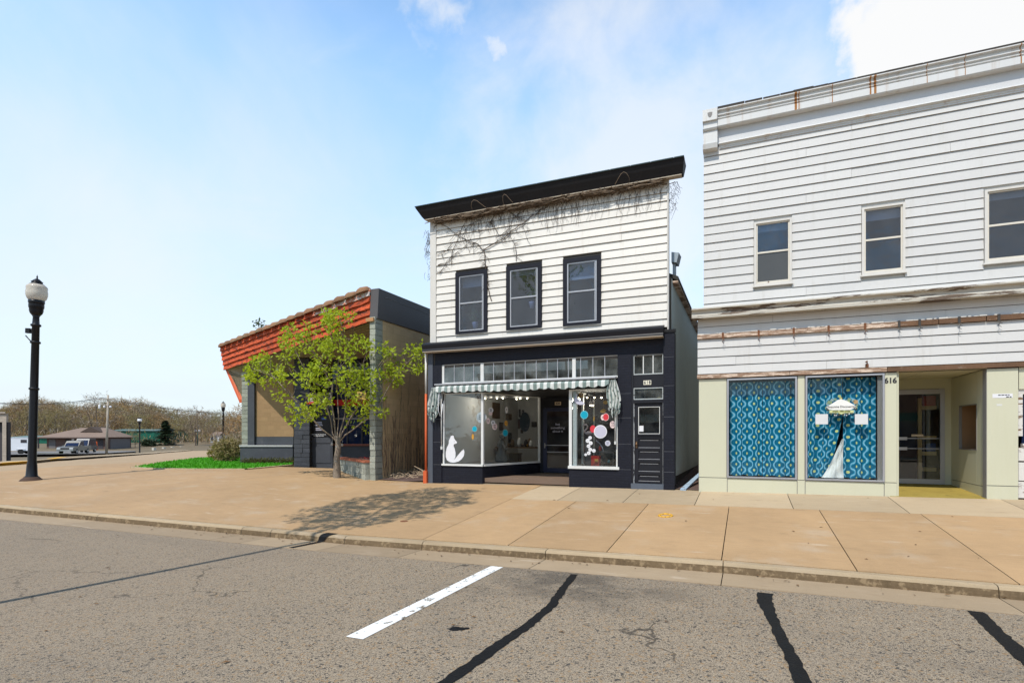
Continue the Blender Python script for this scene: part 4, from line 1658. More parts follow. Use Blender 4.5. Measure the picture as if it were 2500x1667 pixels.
def spot(x, y, z):
    t_ = thing('spotlight', 'lit ceiling spotlight among those glowing inside the shop', 'spotlight', (x, y, z), 'lit spotlights inside the shop')
    MB().lathe([(.03, .0), (.045, .05), (.02, .09), (.008, .11), (.008, 3.545 - z)], (x, y, z), 8).build('housing', M_INTD, t_)
    MB().ball((x, y, z - .008), .028, n=8).build('bulb', M_BULB, t_)
    ld_ = bpy.data.lights.new('lamp_light', 'POINT')
    ld_.energy = 5.5
    ld_.color = (1.0, .86, .70)
    ld_.shadow_soft_size = .05
    lo_ = bpy.data.objects.new('lamp_light', ld_)
    COL.objects.link(lo_)
    lo_.parent = t_
    lo_.location = (0, 0, -.08)


for (x, y) in ((730, 465), (800, 440), (876, 463), (948, 460), (1116, 468), (1163, 463), (1250, 462)):
    q = atk(*zl_(x, y), 18.6)
    spot(q.x, q.y, q.z)
for (x, y) in ((803, 415), (910, 418), (1015, 418), (855, 530), (890, 532)):
    q = atk(*zr_(x, y), 16.2)
    spot(q.x, q.y, q.z)

# pictures and goods on the left wall of the shop
LXW = -8.59


def wall_pic(x0, y0, x1, y1, m_, lab, frame=M_INTD, cat='picture'):
    a_, b_ = at_x(*zl_(x0, y0), LXW), at_x(*zl_(x1, y1), LXW)
    if abs(b_.y) > 20.7:
        a_, b_ = at(*zl_(x0, y0), 20.88), at(*zl_(x1, y1), 20.88)
        o = MB().box(a_.x, b_.x, 20.85, 20.89, b_.z, a_.z).build('framed_picture', frame)
        MB().box(a_.x + .04, b_.x - .04, 20.84, 20.849, b_.z + .04, a_.z - .04).build('canvas', m_, o)
    else:
        o = MB().box(LXW - .005, LXW + .03, a_.y, b_.y, b_.z, a_.z).build('framed_picture', frame)
        MB().box(LXW + .031, LXW + .036, a_.y + .05, b_.y - .05, b_.z + .05, a_.z - .05).build('canvas', m_, o)
    return tagp(o, lab, cat)


M_CANV = mat('brown_canvas', (.13, .085, .05), .7, .5, 3, .3, 9)
wall_pic(820, 515, 905, 715, M_CANV, 'tall brown painting on the left wall of the shop', mat('bronze_frame', (.12, .07, .03), .5))
wall_pic(985, 655, 1050, 735, M_CANV, 'small brown painting right of the tall one on the shop wall', mat('bronze_frame', (.12, .07, .03), .5))
wall_pic(1070, 660, 1128, 750, M_INTD, 'dark square wall piece right of the small brown painting', M_INTD)
wall_pic(1185, 610, 1212, 666, M_INT, 'small black framed picture above the blue platter', M_INTD)
wall_pic(1080, 820, 1130, 880, M_INTD, 'black square frame below the paintings in the shop')
wall_pic(1075, 935, 1125, 1000, M_WHITE, 'white sheet pinned low on the shop wall', M_WHITE)
wall_pic(1305, 755, 1368, 820, M_INTD, 'black canvas on the rear shop wall beside the door post')
wall_pic(1148, 600, 1168, 700, M_INTD, 'narrow black picture left of the small framed one', M_INTD)
wall_pic(1170, 850, 1200, 895, M_CANV, 'brown picture under the blue platter', M_INTD)
wall_pic(905, 760, 945, 860, M_CANV, 'brown hanging under the tall painting', M_INTD)
wall_pic(1010, 890, 1050, 1010, M_INTD, 'tall dark panel hung low on the shop wall')
wall_pic(1140, 720, 1165, 840, M_REDD, 'dark red textile hung on the rear part of the shop wall')
c = at_x(*zl_(1222, 757), LXW)
if c.y > 20.7:
    c = at(*zl_(1222, 757), 20.86)
pt = MB()
pt.plate(disc_pts(c.x, c.z, .22, .40), min(c.y, 20.86), .03)
tagp(pt.build('oval_platter', mat('navy_glaze', (.02, .05, .09), .3)), 'large dark blue oval platter on the rear shop wall', 'platter')
# mannequin-like figure, chest and table
q = at(*zl_(930, 1150), 16.9)
t = thing('garden_statue', 'grey kneeling child garden statue on the display floor of the left window', 'statue', (q.x, 16.9, .456))
bz = .456
MB().lathe([(.20, 0), (.22, .08), (.20, .2), (.13, .36), (.10, .48), (.14, .58), (.13, .68), (.06, .76)], (q.x, 16.9, bz), 14).build('body', mat('grey_stone', (.22, .20, .18), .9), t)
MB().ball((q.x + .05, 16.88, bz + .86), .105).build('head', mat('grey_stone', (.22, .20, .18), .9), t)
MB().tube([(q.x + .10, 16.82, bz + .62), (q.x + .2, 16.75, bz + .45), (q.x + .28, 16.72, bz + .42)], [.05, .04, .03], 8).build('arm', mat('grey_stone', (.22, .20, .18), .9), t)
t = thing('wooden_chest', 'small brown wooden chest on the display floor beside the garden statue', 'chest', (-7.2, 17.05, .456))
MB().box(-7.5, -6.95, 16.9, 17.2, .456, .72).build('body', M_CANV, t)
MB().box(-7.52, -6.93, 16.88, 17.22, .72, .76).build('lid', M_CANV, t)
t = thing('work_table', 'dark table with small goods standing deep inside the shop', 'table', (-7.6, 18.8, .1))
MB().box(-8.5, -6.7, 18.4, 19.2, .88, .93).build('tabletop', M_CANV, t)
for (x, y) in ((-8.4, 18.5), (-6.8, 18.5), (-8.4, 19.1), (-6.8, 19.1)):
    MB().box(x - .04, x + .04, y - .04, y + .04, .1, .88).build('leg', M_CANV, t)
for i in range(10):
    x, y = random.uniform(-8.3, -6.9), random.uniform(18.5, 19.1)
    h_ = random.uniform(.1, .35)
    m_ = random.choice((M_GOLD, M_INTD, M_INTD, M_INTD, M_PINK, M_CANV, M_INT))
    jb = MB().lathe([(.05, 0), (.08, h_ * .4), (.06, h_ * .8), (.03, h_)], (x, y, .932), 10)
    tagp(jb.build('pot', m_), 'small pot standing on the dark table inside the shop', 'pot', 'pots on the shop table')
t = thing('wall_rack', 'rear wall rack with two boards inside the shop', 'rack', (-6.9, 20.7, .9))
for z in (1.0, 1.35, 1.7):
    MB().box(-7.6, -6.3, 20.5, 20.88, z - .03, z).build('rack_board', M_CANV, t)
for i in range(22):
    x, z = random.uniform(-7.5, -6.4), random.choice((1.0, 1.35, 1.7))
    h_ = random.uniform(.1, .28)
    m_ = random.choice((M_GOLD, M_INTD, M_INTD, M_WHITE, M_PINK, M_CANV, M_CANV, M_INTD))
    tagp(MB().box(x - .06, x + .06, 20.55, 20.7, z + .002, z + h_).build('gift_box', m_), 'small box among the goods on the rear rack inside the shop', 'box', 'boxes on the rear rack')

# awning: rail, scalloped striped valance, torn hanging ends, arms
aw = thing('awning', 'torn green grey and white striped awning rolled up over the shop windows', 'awning', (-5.87, MY - .2, 2.86))
m = MB()
m.prism_x([(MY - .17, 2.905), (MY - .20, 2.895), (MY - .20, 2.865), (MY - .17, 2.855), (MY - .0, 2.86), (MY - .0, 2.905)], -8.615, -3.12)
m.build('rail', M_ALU, aw)
NW = 360
X0, X1 = -8.56, -3.30
rows = 7
pts, uv = [], []
# rolled canvas under the rail then the free valance
for j in range(rows + 1):
    for i in range(NW + 1):
        fr_ = i / NW
        x = X0 + (X1 - X0) * fr_
        ph = fr_ * 19
        sc = abs(math.sin(math.pi * ph))
        low = 2.595 + .055 * (1 - sc) + .012 * math.sin(fr_ * 31)
        low = 2.632 + .045 * (1 - sc) + .012 * math.sin(fr_ * 31) - .018 * math.sin(math.pi * fr_) + (0.04 if fr_ > .9 else 0) * (fr_ - .9) * 10
        if j == 0:
            y, z = MY - .06, 2.852
        elif j == 1:
            y, z = MY - .15, 2.835
        elif j == 2:
            y, z = MY - .215, 2.79
        else:
            tt = (j - 2) / (rows - 2)
            z = 2.79 + (low - 2.79) * tt
            y = MY - .215 - .012 * math.sin(fr_ * 19 * 2 * math.pi + 1) * tt - .02 * math.sin(fr_ * 40) * tt
        pts.append((x, y, z))
        uv.append((fr_ * 26, j / rows))
grid_obj('valance', pts, NW + 1, rows + 1, M_STRIPE, aw, uv)


def hanging_rag(x0, x1, ztop, zbot, y, parent, seed):
    rr = random.Random(seed)
    nu, nv = 26, 22
    pts, uv = [], []
    for j in range(nv):
        t_ = j / (nv - 1)
        wd = (.55 + .75 * math.sin(math.pi * min(1, t_ * 1.1)) ** .8) if t_ < .8 else (1.25 - (t_ - .8) * 4.2)
        cx_ = (x0 + x1) / 2 + .03 * math.sin(t_ * 5 + seed)
        for i in range(nu):
            s_ = i / (nu - 1) - .5
            x = cx_ + s_ * (x1 - x0) * wd
            z = ztop + (zbot - ztop) * t_ - .04 * math.sin(s_ * 9 + seed) * t_
            yy = y - .045 * math.sin(s_ * 21 + seed + t_ * 2.3) * (.3 + t_) - .03 * math.sin(s_ * 43 + t_ * 7)
            pts.append((x, yy, z))
            uv.append((s_ * 4.0 + t_ * 1.2 + .2 * math.sin(t_ * 9), t_))
    o = grid_obj('torn_end', pts, nu, nv, M_STRIPE, parent, uv)
    import bmesh
    bm = bmesh.new()
    bm.from_mesh(o.data)
    bm.faces.ensure_lookup_table()
    kill = []
    for f in bm.faces:
        c_ = f.calc_center_median()
        t_ = (ztop - c_.z) / (ztop - zbot)
        n_ = math.sin(c_.x * 47 + seed) * math.sin(c_.z * 31 + seed * 2) + .6 * math.sin(c_.x * 90 + c_.z * 60)
        if (t_ > .2 and n_ > 1.02) or (t_ > .75 and math.sin(c_.x * 70 + seed) > .1 + (1 - t_) * 3):
            kill.append(f)
    bmesh.ops.delete(bm, geom=kill, context='FACES')
    bm.to_mesh(o.data)
    bm.free()


hanging_rag(-8.82, -8.50, 2.80, 1.80, MY - .17, aw, 1)
hanging_rag(-3.32, -3.04, 2.82, 1.86, MY - .17, aw, 4)
MB().tube([(-8.44, MY - .16, 2.74), (-8.475, MY - .2, 2.45), (-8.47, MY - .21, 2.1), (-8.41, MY - .2, 1.93), (-8.36, MY - .2, 1.98), (-8.33, MY - .19, 2.3)], .012, 6).build('cord', M_WHITE, aw)
for x in (-8.44, -3.16):
    mb = MB().tube([(x, MY - .10, 2.85), (x + .01, MY - .09, 1.9), (x - .005, MY - .06, .95 if x < -5 else 1.15)], [.014, .016, .014], 7)
    mb.box(x - .02, x + .02, MY - .09, MY - .02, (.93 if x < -5 else 1.12), (1.02 if x < -5 else 1.2))
    mb.build('awning_arm', M_ALU_W, aw)

# dead vine under the cornice and on the siding
vine = thing('climbing_vine', 'dead leafless vine matted under the black cornice and sprawling over the siding', 'vine', (-5.3, MY - .05, 7.8))


def z3_(x, y):
    return 1000 + x * .3316, 350 + y * .3316


def vine_path(ptsx, rad, y=MY - .045, wig=.02):
    ps = [at(*z3_(*q), y) for q in ptsx]
    out = []
    for i in range(len(ps) - 1):
        n_ = max(2, int((ps[i + 1] - ps[i]).length / .12))
        for k_ in range(n_):
            p_ = ps[i].lerp(ps[i + 1], k_ / n_)
            out.append(p_ + Vector((random.uniform(-wig, wig), random.uniform(-.008, .008), random.uniform(-wig, wig))))
    out.append(ps[-1])
    r0 = rad
    return out, [max(.0025, r0 * (1 - .55 * i / len(out))) for i in range(len(out))]


mbv, mbd = MB(), MB()
stems = [([(600, 1160), (575, 1050), (560, 920), (548, 790), (510, 750), (440, 720), (360, 680), (280, 620), (215, 580)], .014),
         ([(548, 780), (620, 740), (700, 690), (780, 625), (860, 570), (940, 510), (1030, 455), (1110, 400)], .014),
         ([(640, 700), (720, 640), (760, 560), (830, 500), (900, 430)], .009),
         ([(205, 900), (290, 870), (320, 790), (360, 680), (400, 600), (440, 520)], .010),
         ([(230, 950), (280, 860), (380, 780), (440, 735), (500, 760)], .008),
         ([(380, 690), (440, 600), (520, 560), (590, 480)], .008), ([(790, 870), (775, 740), (745, 685), (690, 690)], .007),
         ([(640, 640), (600, 580), (640, 510), (650, 460)], .009), ([(700, 470), (760, 520), (820, 560), (860, 690)], .006),
         ([(200, 830), (270, 790), (330, 720)], .007), ([(470, 640), (540, 640), (610, 560), (640, 480)], .007),
         ([(960, 400), (980, 470), (930, 530)], .006), ([(1180, 380), (1100, 460), (1060, 520)], .006)]
for ps_, r_ in stems:
    p_, rr = vine_path(ps_, r_)
    mbd.tube(p_, rr, 5, cap=False)
    # side tendrils
    for _ in range(int(len(p_) * 1.5)):
        b_ = random.choice(p_)
        if b_.x < XA + .15:
            continue
        dv = Vector((random.uniform(-.25, .25), 0, random.uniform(-.3, .15)))
        q_ = [b_, b_ + dv * .5 + Vector((random.uniform(-.05, .05), -.006, random.uniform(-.04, .04))), b_ + dv]
        if b_.z + dv.z < 5.2:
            continue
        mbd.tube(q_, [.007, .0055, .003], 3, cap=False)
mbd.build('stem', M_VINE_D, vine, kind='stuff')
# matted nest along the soffit
for _ in range(1700):
    fx = random.random()
    x = -8.62 + 6.7 * fx
    dens = (.95 if fx < .85 else .6)
    if random.random() > dens:
        continue
    y = MY - random.uniform(.02, .25)
    z = 7.87 - random.random() ** 1.5 * .12
    dv = Vector((random.uniform(-.35, .35), random.uniform(-.02, .02), random.uniform(-.035, .035)))
    p0 = Vector((x, y, z))
    mbv.tube([p0, p0 + dv * .5 + Vector((0, 0, random.uniform(-.03, .02))), p0 + dv], [random.uniform(.005, .012)] * 3, 3, 0, cap=False)
for _ in range(420):
    x = -8.6 + 6.75 * random.random()
    p0 = Vector((x, MY - random.uniform(.035, .15), 7.84))
    ln = random.uniform(.05, .22)
    dx_ = random.uniform(-.06, .06)
    mbv.tube([p0, p0 + Vector((dx_, 0, -ln * .5)), p0 + Vector((dx_ * 1.6 + random.uniform(-.03, .03), 0, -ln))], [.0045, .004, .002], 3, 1 if random.random() < .45 else 0, cap=False)
for _ in range(160):
    x = -7.5 + 5.6 * random.random()
    p0 = Vector((x, MY - .04, 7.84 - random.random() * .2))
    ln = random.uniform(.25, .75) * (1 if x < -3.5 else .9)
    q_ = [p0]
    for k_ in range(5):
        q_.append(q_[-1] + Vector((random.uniform(-.06, .06), 0, -ln / 5)))
    mbd2 = mbv.tube(q_, [.004, .004, .0035, .003, .0025, .002], 3, 2, cap=False)
for (xx, s_) in ((-7.3, .26), (-6.3, .17), (-2.75, -.22)):      # loops standing over the cornice face
    mbv.tube([(xx, 14.24, 7.9), (xx + .01, 14.15, 7.98), (xx + s_ * .2, 14.10, 8.07), (xx + s_ * .5, 14.08, 8.11), (xx + s_ * .85, 14.10, 8.08), (xx + s_ * 1.2, 14.14, 8.0), (xx + s_ * 1.7, 14.24, 7.9)], [.004, .005, .006, .006, .007, .007, .007], 4, 0, cap=False)
mbv.build('matted_twigs', [M_VINE, M_VINE_P, M_VINE_D], vine, kind='stuff')
# tufts hanging past either corner of the wall
mb = MB()
for (cx_, cz_, n_) in ((-8.98, 7.35, 60), (-8.98, 6.6, 16), (-1.70, 7.55, 38)):
    for _ in range(n_):
        p0 = Vector((cx_ + random.uniform(-.10, .10), MY + random.uniform(-.02, .15), cz_ + random.uniform(-.4, .35)))
        q_ = [p0]
        for k_ in range(3):
            q_.append(q_[-1] + Vector((random.uniform(-.07, .07), random.uniform(-.03, .03), random.uniform(-.12, .02))))
        mb.tube(q_, [.006, .005, .004, .003], 3, cap=False)
mb.build('hanging_tuft', M_VINE_D, vine, kind='stuff')

# ================================================================== RIGHT BUILDING (white siding over pale panels)
RYL, RYU = 14.2, 14.33
bld = thing('white_building', 'large white sided two storey building with pale green panelled shopfront', 'building', (3, RYL, 0))
B_ = bld
BX0, BX1 = -.94, 12.5
rw_ = [(.20, 1.003, 4.91, 6.425), (2.395, 3.20, 4.915, 6.42), (4.57, 5.95, 4.92, 6.435), (7.3, 8.1, 4.91, 6.42), (9.6, 10.4, 4.91, 6.42)]
m = MB()
wall_holes(m, BX0 + .01, BX1, RYU + .02, RYU + .25, 4.2, 8.95, rw_)
m.box(BX0 + .01, BX0 + .2, RYU + .25, 34, -.4, 8.7)
m.box(BX1 - .2, BX1, RYU + .25, 34, -.4, 8.7)
m.box(BX0 + .2, BX1 - .2, 33.8, 34, -.4, 8.7)
m.build('wall', mat('old_white_wall', (.52, .51, .48), .7), B_)
MB().box(BX0 + .2, BX1 - .2, RYU + .25, 33.8, 8.5, 8.6).build('roof', M_ROOF, B_)
MB().box(BX0 + .2, BX1 - .2, RYU + 1.8, RYU + 1.85, 4.2, 8.4).box(BX0 + .2, BX1 - .2, RYU + .26, RYU + 1.8, 4.3, 4.5).build('dark_backing', M_INTD, B_)
rw_ = [(.20, 1.003, 4.91, 6.425), (2.395, 3.20, 4.915, 6.42), (4.57, 5.95, 4.92, 6.435), (7.3, 8.1, 4.91, 6.42), (9.6, 10.4, 4.91, 6.42)]
PR = .2128
zl = [8.40] + [8.20 - PR * i for i in range(18)] + [4.44]
courses(B_, BX0, BX1, None, RYU, zl, rw_, M_SID_R, .026, (2.2, 6.5, 1.3, 8.0, 4.0))
for (a, b, c, d_) in rw_:
    f_ = MB()
    o_ = .045
    for (x0, x1, z0, z1) in ((a, a + o_, c, d_), (b - o_, b, c, d_), (a + o_, b - o_, d_ - o_, d_), (a + o_, b - o_, c, c + o_)):
        f_.box(x0, x1, RYU - .055, RYU + .02, z0, z1)
    wn = f_.build('window', M_TRIM_W, B_)
    ia, ib, ic, id_ = a + o_, b - o_, c + o_, d_ - o_
    mid = 5.69
    s_ = MB()
    fw = .032
    for (x0, x1, z0, z1) in ((ia, ia + fw, ic, id_), (ib - fw, ib, ic, id_), (ia + fw, ib - fw, id_ - fw, id_), (ia + fw, ib - fw, ic, ic + .05), (ia + fw, ib - fw, mid - .02, mid + .02)):
        s_.box(x0, x1, RYU - .025, RYU + .015, z0, z1)
    s_.build('sash', mat('old_sash_paint', (.62, .58, .50), .7, .1, 4, peel=(.17, .11, .07), peel_lo=.63, peel_stretch=(2, 1, 2)), wn)
    lower = M_PANE_G if abs(a - .20) < .01 else M_UPG
    MB().box(ia + .01, ib - .01, RYU + .12, RYU + .13, id_ - (.16 if a < 1 else (.22 if a < 3 else .14)), id_ + .02).build('blind', mat('old_blind', (.30, .30, .28), .8, .1, 2), wn)
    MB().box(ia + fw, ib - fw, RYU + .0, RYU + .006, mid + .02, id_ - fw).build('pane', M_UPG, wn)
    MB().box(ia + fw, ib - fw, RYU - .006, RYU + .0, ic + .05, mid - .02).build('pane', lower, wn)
    MB().box(a - .03, b + .03, RYU - .07, RYU - .0, c - .028, c - .002).build('sill', M_TRIM_W, wn)
# cornice
m = MB()
Yc = RYU
pr = [(Yc + .1, 9.27), (Yc - .20, 9.225), (Yc - .20, 9.205), (Yc - .13, 9.195), (Yc - .125, 9.125), (Yc - .17, 9.115), (Yc - .17, 9.095), (Yc - .12, 9.085), (Yc - .12, 9.045), (Yc - .165, 9.037), (Yc - .165, 9.022), (Yc - .12, 9.012),
      (Yc - .12, 8.985), (Yc - .18, 8.975), (Yc - .18, 8.83), (Yc - .165, 8.81), (Yc - .0, 8.80), (Yc + .1, 8.80)]
M_CORN = mat('cornice_metal', (.60, .60, .585), .5, .06, 1.5, .05, streak=.55, streak_col=(.34, .19, .08))
m.prism_x(pr, -.61, BX1)
cn = m.build('cornice', M_CORN, B_)
m = MB()
x = -.61
while x < BX1:
    wd = random.uniform(.25, .9)
    m.box(x, min(BX1, x + wd - random.choice((0, .01, .02))), Yc - .185 - random.uniform(0, .015), Yc + .1, 9.225, 9.275 + random.uniform(-.012, .012))
    x += wd
m.build('roof_edge', mat('tar_edge', (.05, .045, .04), .9), cn)
m = MB()
for (x, wd) in ((1.05, .05), (1.13, .02), (1.80, .015), (2.52, .03), (2.60, .045), (5.1, .02), (4.2, .012), (3.55, .012)):
    m.prism_x([(q[0] - .0025, q[1]) for q in pr[1:15]] + [(Yc + .02, 8.83), (Yc + .02, 9.2)], x, x + wd)
m.build('rust_streak', mat('rust_streak', (.33, .15, .05), .8, .4, 20), cn)
MB().box(-.61, BX1, Yc - .035, Yc + .02, 8.45, 8.80).build('frieze', mat('frieze_paint', (.56, .56, .56), .6, .05), B_)
m = MB()
m.prism_x([(Yc + .02, 8.462), (Yc - .095, 8.452), (Yc - .105, 8.435), (Yc - .09, 8.425), (Yc - .05, 8.405), (Yc - .052, 8.375), (Yc - .038, 8.36), (Yc - .038, 8.335), (Yc + .02, 8.33)], -.58, BX1)
m.build('moulding', M_CORN, B_)
bk = MB()
BK0, BK1 = -.95, -.61
bk.box(BK0, BK1 - .003, Yc - .25, Yc + .1, 8.97, 9.245)
bk.box(BK0 + .02, BK1 - .003, Yc - .20, Yc + .1, 8.80, 8.97)
bk.box(BK0 + .015, BK1 - .003, Yc - .17, Yc + .1, 8.44, 8.80)
bk.prism_x([(Yc + .05, 8.44), (Yc - .20, 8.44), (Yc - .17, 8.33), (Yc + .05, 8.30)], BK0, BK1 - .003)
bk.prism_x([(Yc + .0, 8.80), (Yc - .225, 8.80), (Yc - .2, 8.76), (Yc + .0, 8.74)], BK0 + .005, BK1 - .003)
bk.build('bracket', M_CORN, B_)
m = MB()
cx_ = (BK0 + BK1) / 2
m.prism_y([(cx_ - .055, 9.155), (cx_ - .05, 9.10), (cx_ - .03, 9.06), (cx_, 9.035), (cx_ + .03, 9.06), (cx_ + .05, 9.10), (cx_ + .055, 9.155), (cx_, 9.165)], Yc - .256, Yc - .25)
m.build('shield_recess', M_SEAM, B_)
# ledge between the storeys (peeled paint)
m = MB()
pr = [(RYU + .0, 4.50), (RYL - .24, 4.43), (RYL - .29, 4.41), (RYL - .29, 4.385), (RYL - .23, 4.35), (RYL - .21, 4.29), (RYL - .235, 4.25), (RYL - .235, 4.185), (RYL - .0, 4.19), (RYU, 4.2)]
m.prism_x(pr, -1.19, BX1)
m.build('ledge', M_LEDGE, B_)
# lower boards: upper plain band, batten, lapped boards, rotten rail
LX0 = -1.07
zl = [4.185, 4.0, 3.815]
courses(B_, LX0, BX1, None, RYL + .03, zl, [], M_SID_R, .008, (.6, 3.9))
m = MB()
m.box(LX0 + .05, BX1, RYL + .05, RYL + .25, 2.74, 4.2)
m.build('wall', M_SHADE, B_)
zl = [3.70, 3.475, 3.259, 3.047, 2.845]
courses(B_, LX0, BX1, None, RYL + .0, zl, [], M_SID_R, .026, (1.7, 4.1, -.2))
segs = [(-1.075, -.5, 0), (-.49, .29, 0), (.30, 1.02, 0), (1.03, 1.72, 0), (1.73, 2.42, 0), (2.43, 3.05, 0), (3.06, 3.75, 1), (3.76, 4.55, 1), (4.56, 5.3, 1), (5.31, 7.2, 1), (7.21, 12.5, 1)]
for (a, b, k_) in segs:
    MB().box(a, b - .004, RYL - .055 - random.uniform(0, .008), RYL + .02, 3.708 + random.uniform(-.004, .004), 3.812).build('batten', (M_WOOD, M_WOOD_D)[k_], B_)
m = MB()
x = -1.07
while x < 8:
    wd = random.uniform(.04, .16)
    if random.random() < .75:
        m.box(x, x + wd, RYL - .05 - random.uniform(0, .02), RYL + .0, 3.813, 3.825 + random.uniform(0, .018))
    x += wd + random.uniform(0, .05)
m.build('broken_paint', M_TRIM_W, B_, kind='stuff')
for x in (-.49, .295, 1.03, 1.73, 2.43, 3.055, 3.42, 4.1, 4.75):
    b_ = MB().box(x - .022, x + .022, RYL - .075, RYL - .05, 3.69, 3.83)
    if random.random() < .85:
        b_.tube([(x + .0, RYL - .07, 3.70), (x + .01, RYL - .10, 3.65), (x - .015, RYL - .09, 3.60), (x + .03, RYL - .1, 3.56)], .006, 4)
        b_.tube([(x + .01, RYL - .10, 3.65), (x + .05, RYL - .1, 3.63)], .005, 4)
    b_.build('awning_bracket', M_RUST if x < 2.8 else mat('dark_iron', (.05, .045, .04), .7), B_)
for (a, b, k_) in ((-1.08, .95, 0), (.955, 2.84, 0), (2.845, 5.3, 1), (5.305, 12.5, 1)):
    MB().box(a, b - .004, RYL - .05, RYL + .04, 2.748, 2.842).build('rail', (M_WOOD, M_WOOD_D)[k_], B_)
h_ = MB().box(2.44, 2.50, RYL - .06, RYL - .028, 2.86, 2.93).tube([(2.47, RYL - .05, 2.93), (2.46, RYL - .1, 2.99), (2.43, RYL - .1, 2.96)], .014, 5)
h_.build('hook', M_RUST, B_)

# pale panels
PZ = 2.735


def panel(x0, x1, z0, z1, y=RYL, m=M_CREAM, th=.03):
    return MB().box(x0, x1, y, y + th, z0, z1).build('panel', m, B_)


SEAMZ = .335
back = MB()
back.box(-1.045, -.39, RYL + .012, RYL + .2, -.3, PZ)
back.box(-.39, 3.03, RYL + .012, RYL + .2, -.3, .34)
back.box(1.10, 1.27, RYL + .012, RYL + .2, .34, PZ)
back.box(2.795, 3.03, RYL + .012, RYL + .2, .34, PZ)
back.box(4.57, 5.085, RYL + .012, RYL + .2, -.3, PZ)
back.build('panel_backing', M_SEAM, B_)
for (a, b) in ((-1.04, -.40), (-.385, 1.10), (1.115, 1.262), (1.277, 2.79), (2.805, 3.025), (4.578, 5.08)):
    panel(a, b, -.2, SEAMZ - .008)
for (a, b) in ((-1.04, -.412), (1.122, 1.255), (2.812, 3.025), (4.578, 5.08)):
    panel(a, b, SEAMZ + .008, PZ - .012)


def shop_window(x0, x1, z0, z1):
    f_ = MB()
    fw = .035
    for (a, b, c, d_) in ((x0, x0 + fw, z0, z1), (x1 - fw, x1, z0, z1), (x0 + fw, x1 - fw, z1 - fw, z1), (x0 + fw, x1 - fw, z0, z0 + fw)):
        f_.box(a, b, RYL - .03, RYL + .08, c, d_)
    w_ = f_.build('shop_window', M_ALU, B_)
    MB().box(x0 + fw, x1 - fw, RYL + .03, RYL + .036, z0 + fw, z1 - fw).build('pane', glass_mat('clean_glass', (.93, .95, .95), 1.45, 0, .7), w_)
    return w_


w1 = shop_window(-.395, 1.10, .345, 2.715)
w2 = shop_window(1.275, 2.80, .345, 2.715)
MB().box(2.68, 2.764, RYL + .04, RYL + .1, .38, 2.68).build('side_post', M_SEAM, w2)
for (a, b) in ((-.39, 1.09), (1.28, 2.79)):
    MB().box(a, b, RYL + .75, RYL + .77, .1, 2.75).build('dark_backing', M_INTD, B_)
    MB().box(a, b, RYL + .2, RYL + .75, .30, .34).build('window_bed', M_INTD, B_)


def curtain(x0, x1, zb, zt, lab, u0, edge=None, seed=0):
    nu, nv = 120, 40
    pts, uv = [], []
    ph = seed * 1.7
    for j in range(nv):
        t_ = j / (nv - 1)
        for i in range(nu):
            s_ = i / (nu - 1)
            xr, xl = x1, x0
            if edge == 'r':
                xr = x1 - (.27 * max(0, (.62 - t_) / .62) ** 1.1 if t_ < .62 else 0)
            x = xl + (xr - xl) * s_
            fold = .018 * math.sin(s_ * (x1 - x0) * 36 + ph + .5 * math.sin(s_ * 7)) + .02 * math.sin(s_ * (x1 - x0) * 13 + ph * 2)
            z = zb + (zt - zb) * t_ + (.012 * math.sin(s_ * 14 + ph) if j == 0 else 0)
            pts.append((x + .01 * math.sin(s_ * 40), RYL + .22 + fold, z))
            cloth = s_ * (x1 - x0) / .135 * 1.0 + .28 * math.sin(s_ * (x1 - x0) * 18 + ph) * .5
            uv.append((u0 + cloth, z / .265))
    o = grid_obj('curtain', pts, nu, nv, M_CURT, None, uv)
    return tagp(o, lab, 'curtain')


curtain(-.35, .37, .40, 2.64, 'left half of the closed blue ogee curtains in the first shop window', 0, seed=1)
curtain(.39, 1.06, .40, 2.64, 'right half of the closed blue ogee curtains in the first shop window', 4.4, seed=2)
curtain(1.33, 2.03, .40, 2.66, 'left blue ogee curtain, drawn back at the bottom beside the white dress', .3, 'r', seed=3)
curtain(2.055, 2.67, .40, 2.66, 'right blue ogee curtain hanging straight beside the white dress', 5.2, seed=4)
# white draped cloth
nu, nv = 26, 30
pts = []
for j in range(nv):
    t_ = j / (nv - 1)
    z = .40 + (1.28 - .40) * t_
    xl = 1.61 + (2.02 - 1.61) * t_ ** .85
    xr = 2.055 - .02 * math.sin(t_ * 3.1)
    for i in range(nu):
        s_ = i / (nu - 1)
        pts.append((xl + (xr - xl) * s_, RYL + .13 - .05 * math.sin(math.pi * s_) * (1 - t_) - .018 * math.sin(s_ * 16 + t_ * 5) - .014 * math.sin(s_ * 7 - t_ * 11), z))
tagp(grid_obj('white_dress', pts, nu, nv, mat('white_satin', (.72, .72, .70), .5)), 'white satin dress train spilling between the curtains of the second window', 'dress')
# printed sign on the second window
sg = MB()
c0 = at(2055, 989, RYL + .025)


def zs_(x, y):
    q_ = at(2010 + x * 90 / 2352, 970 + y * 60 / 1568, RYL + .025)
    return (q_.x, q_.z)


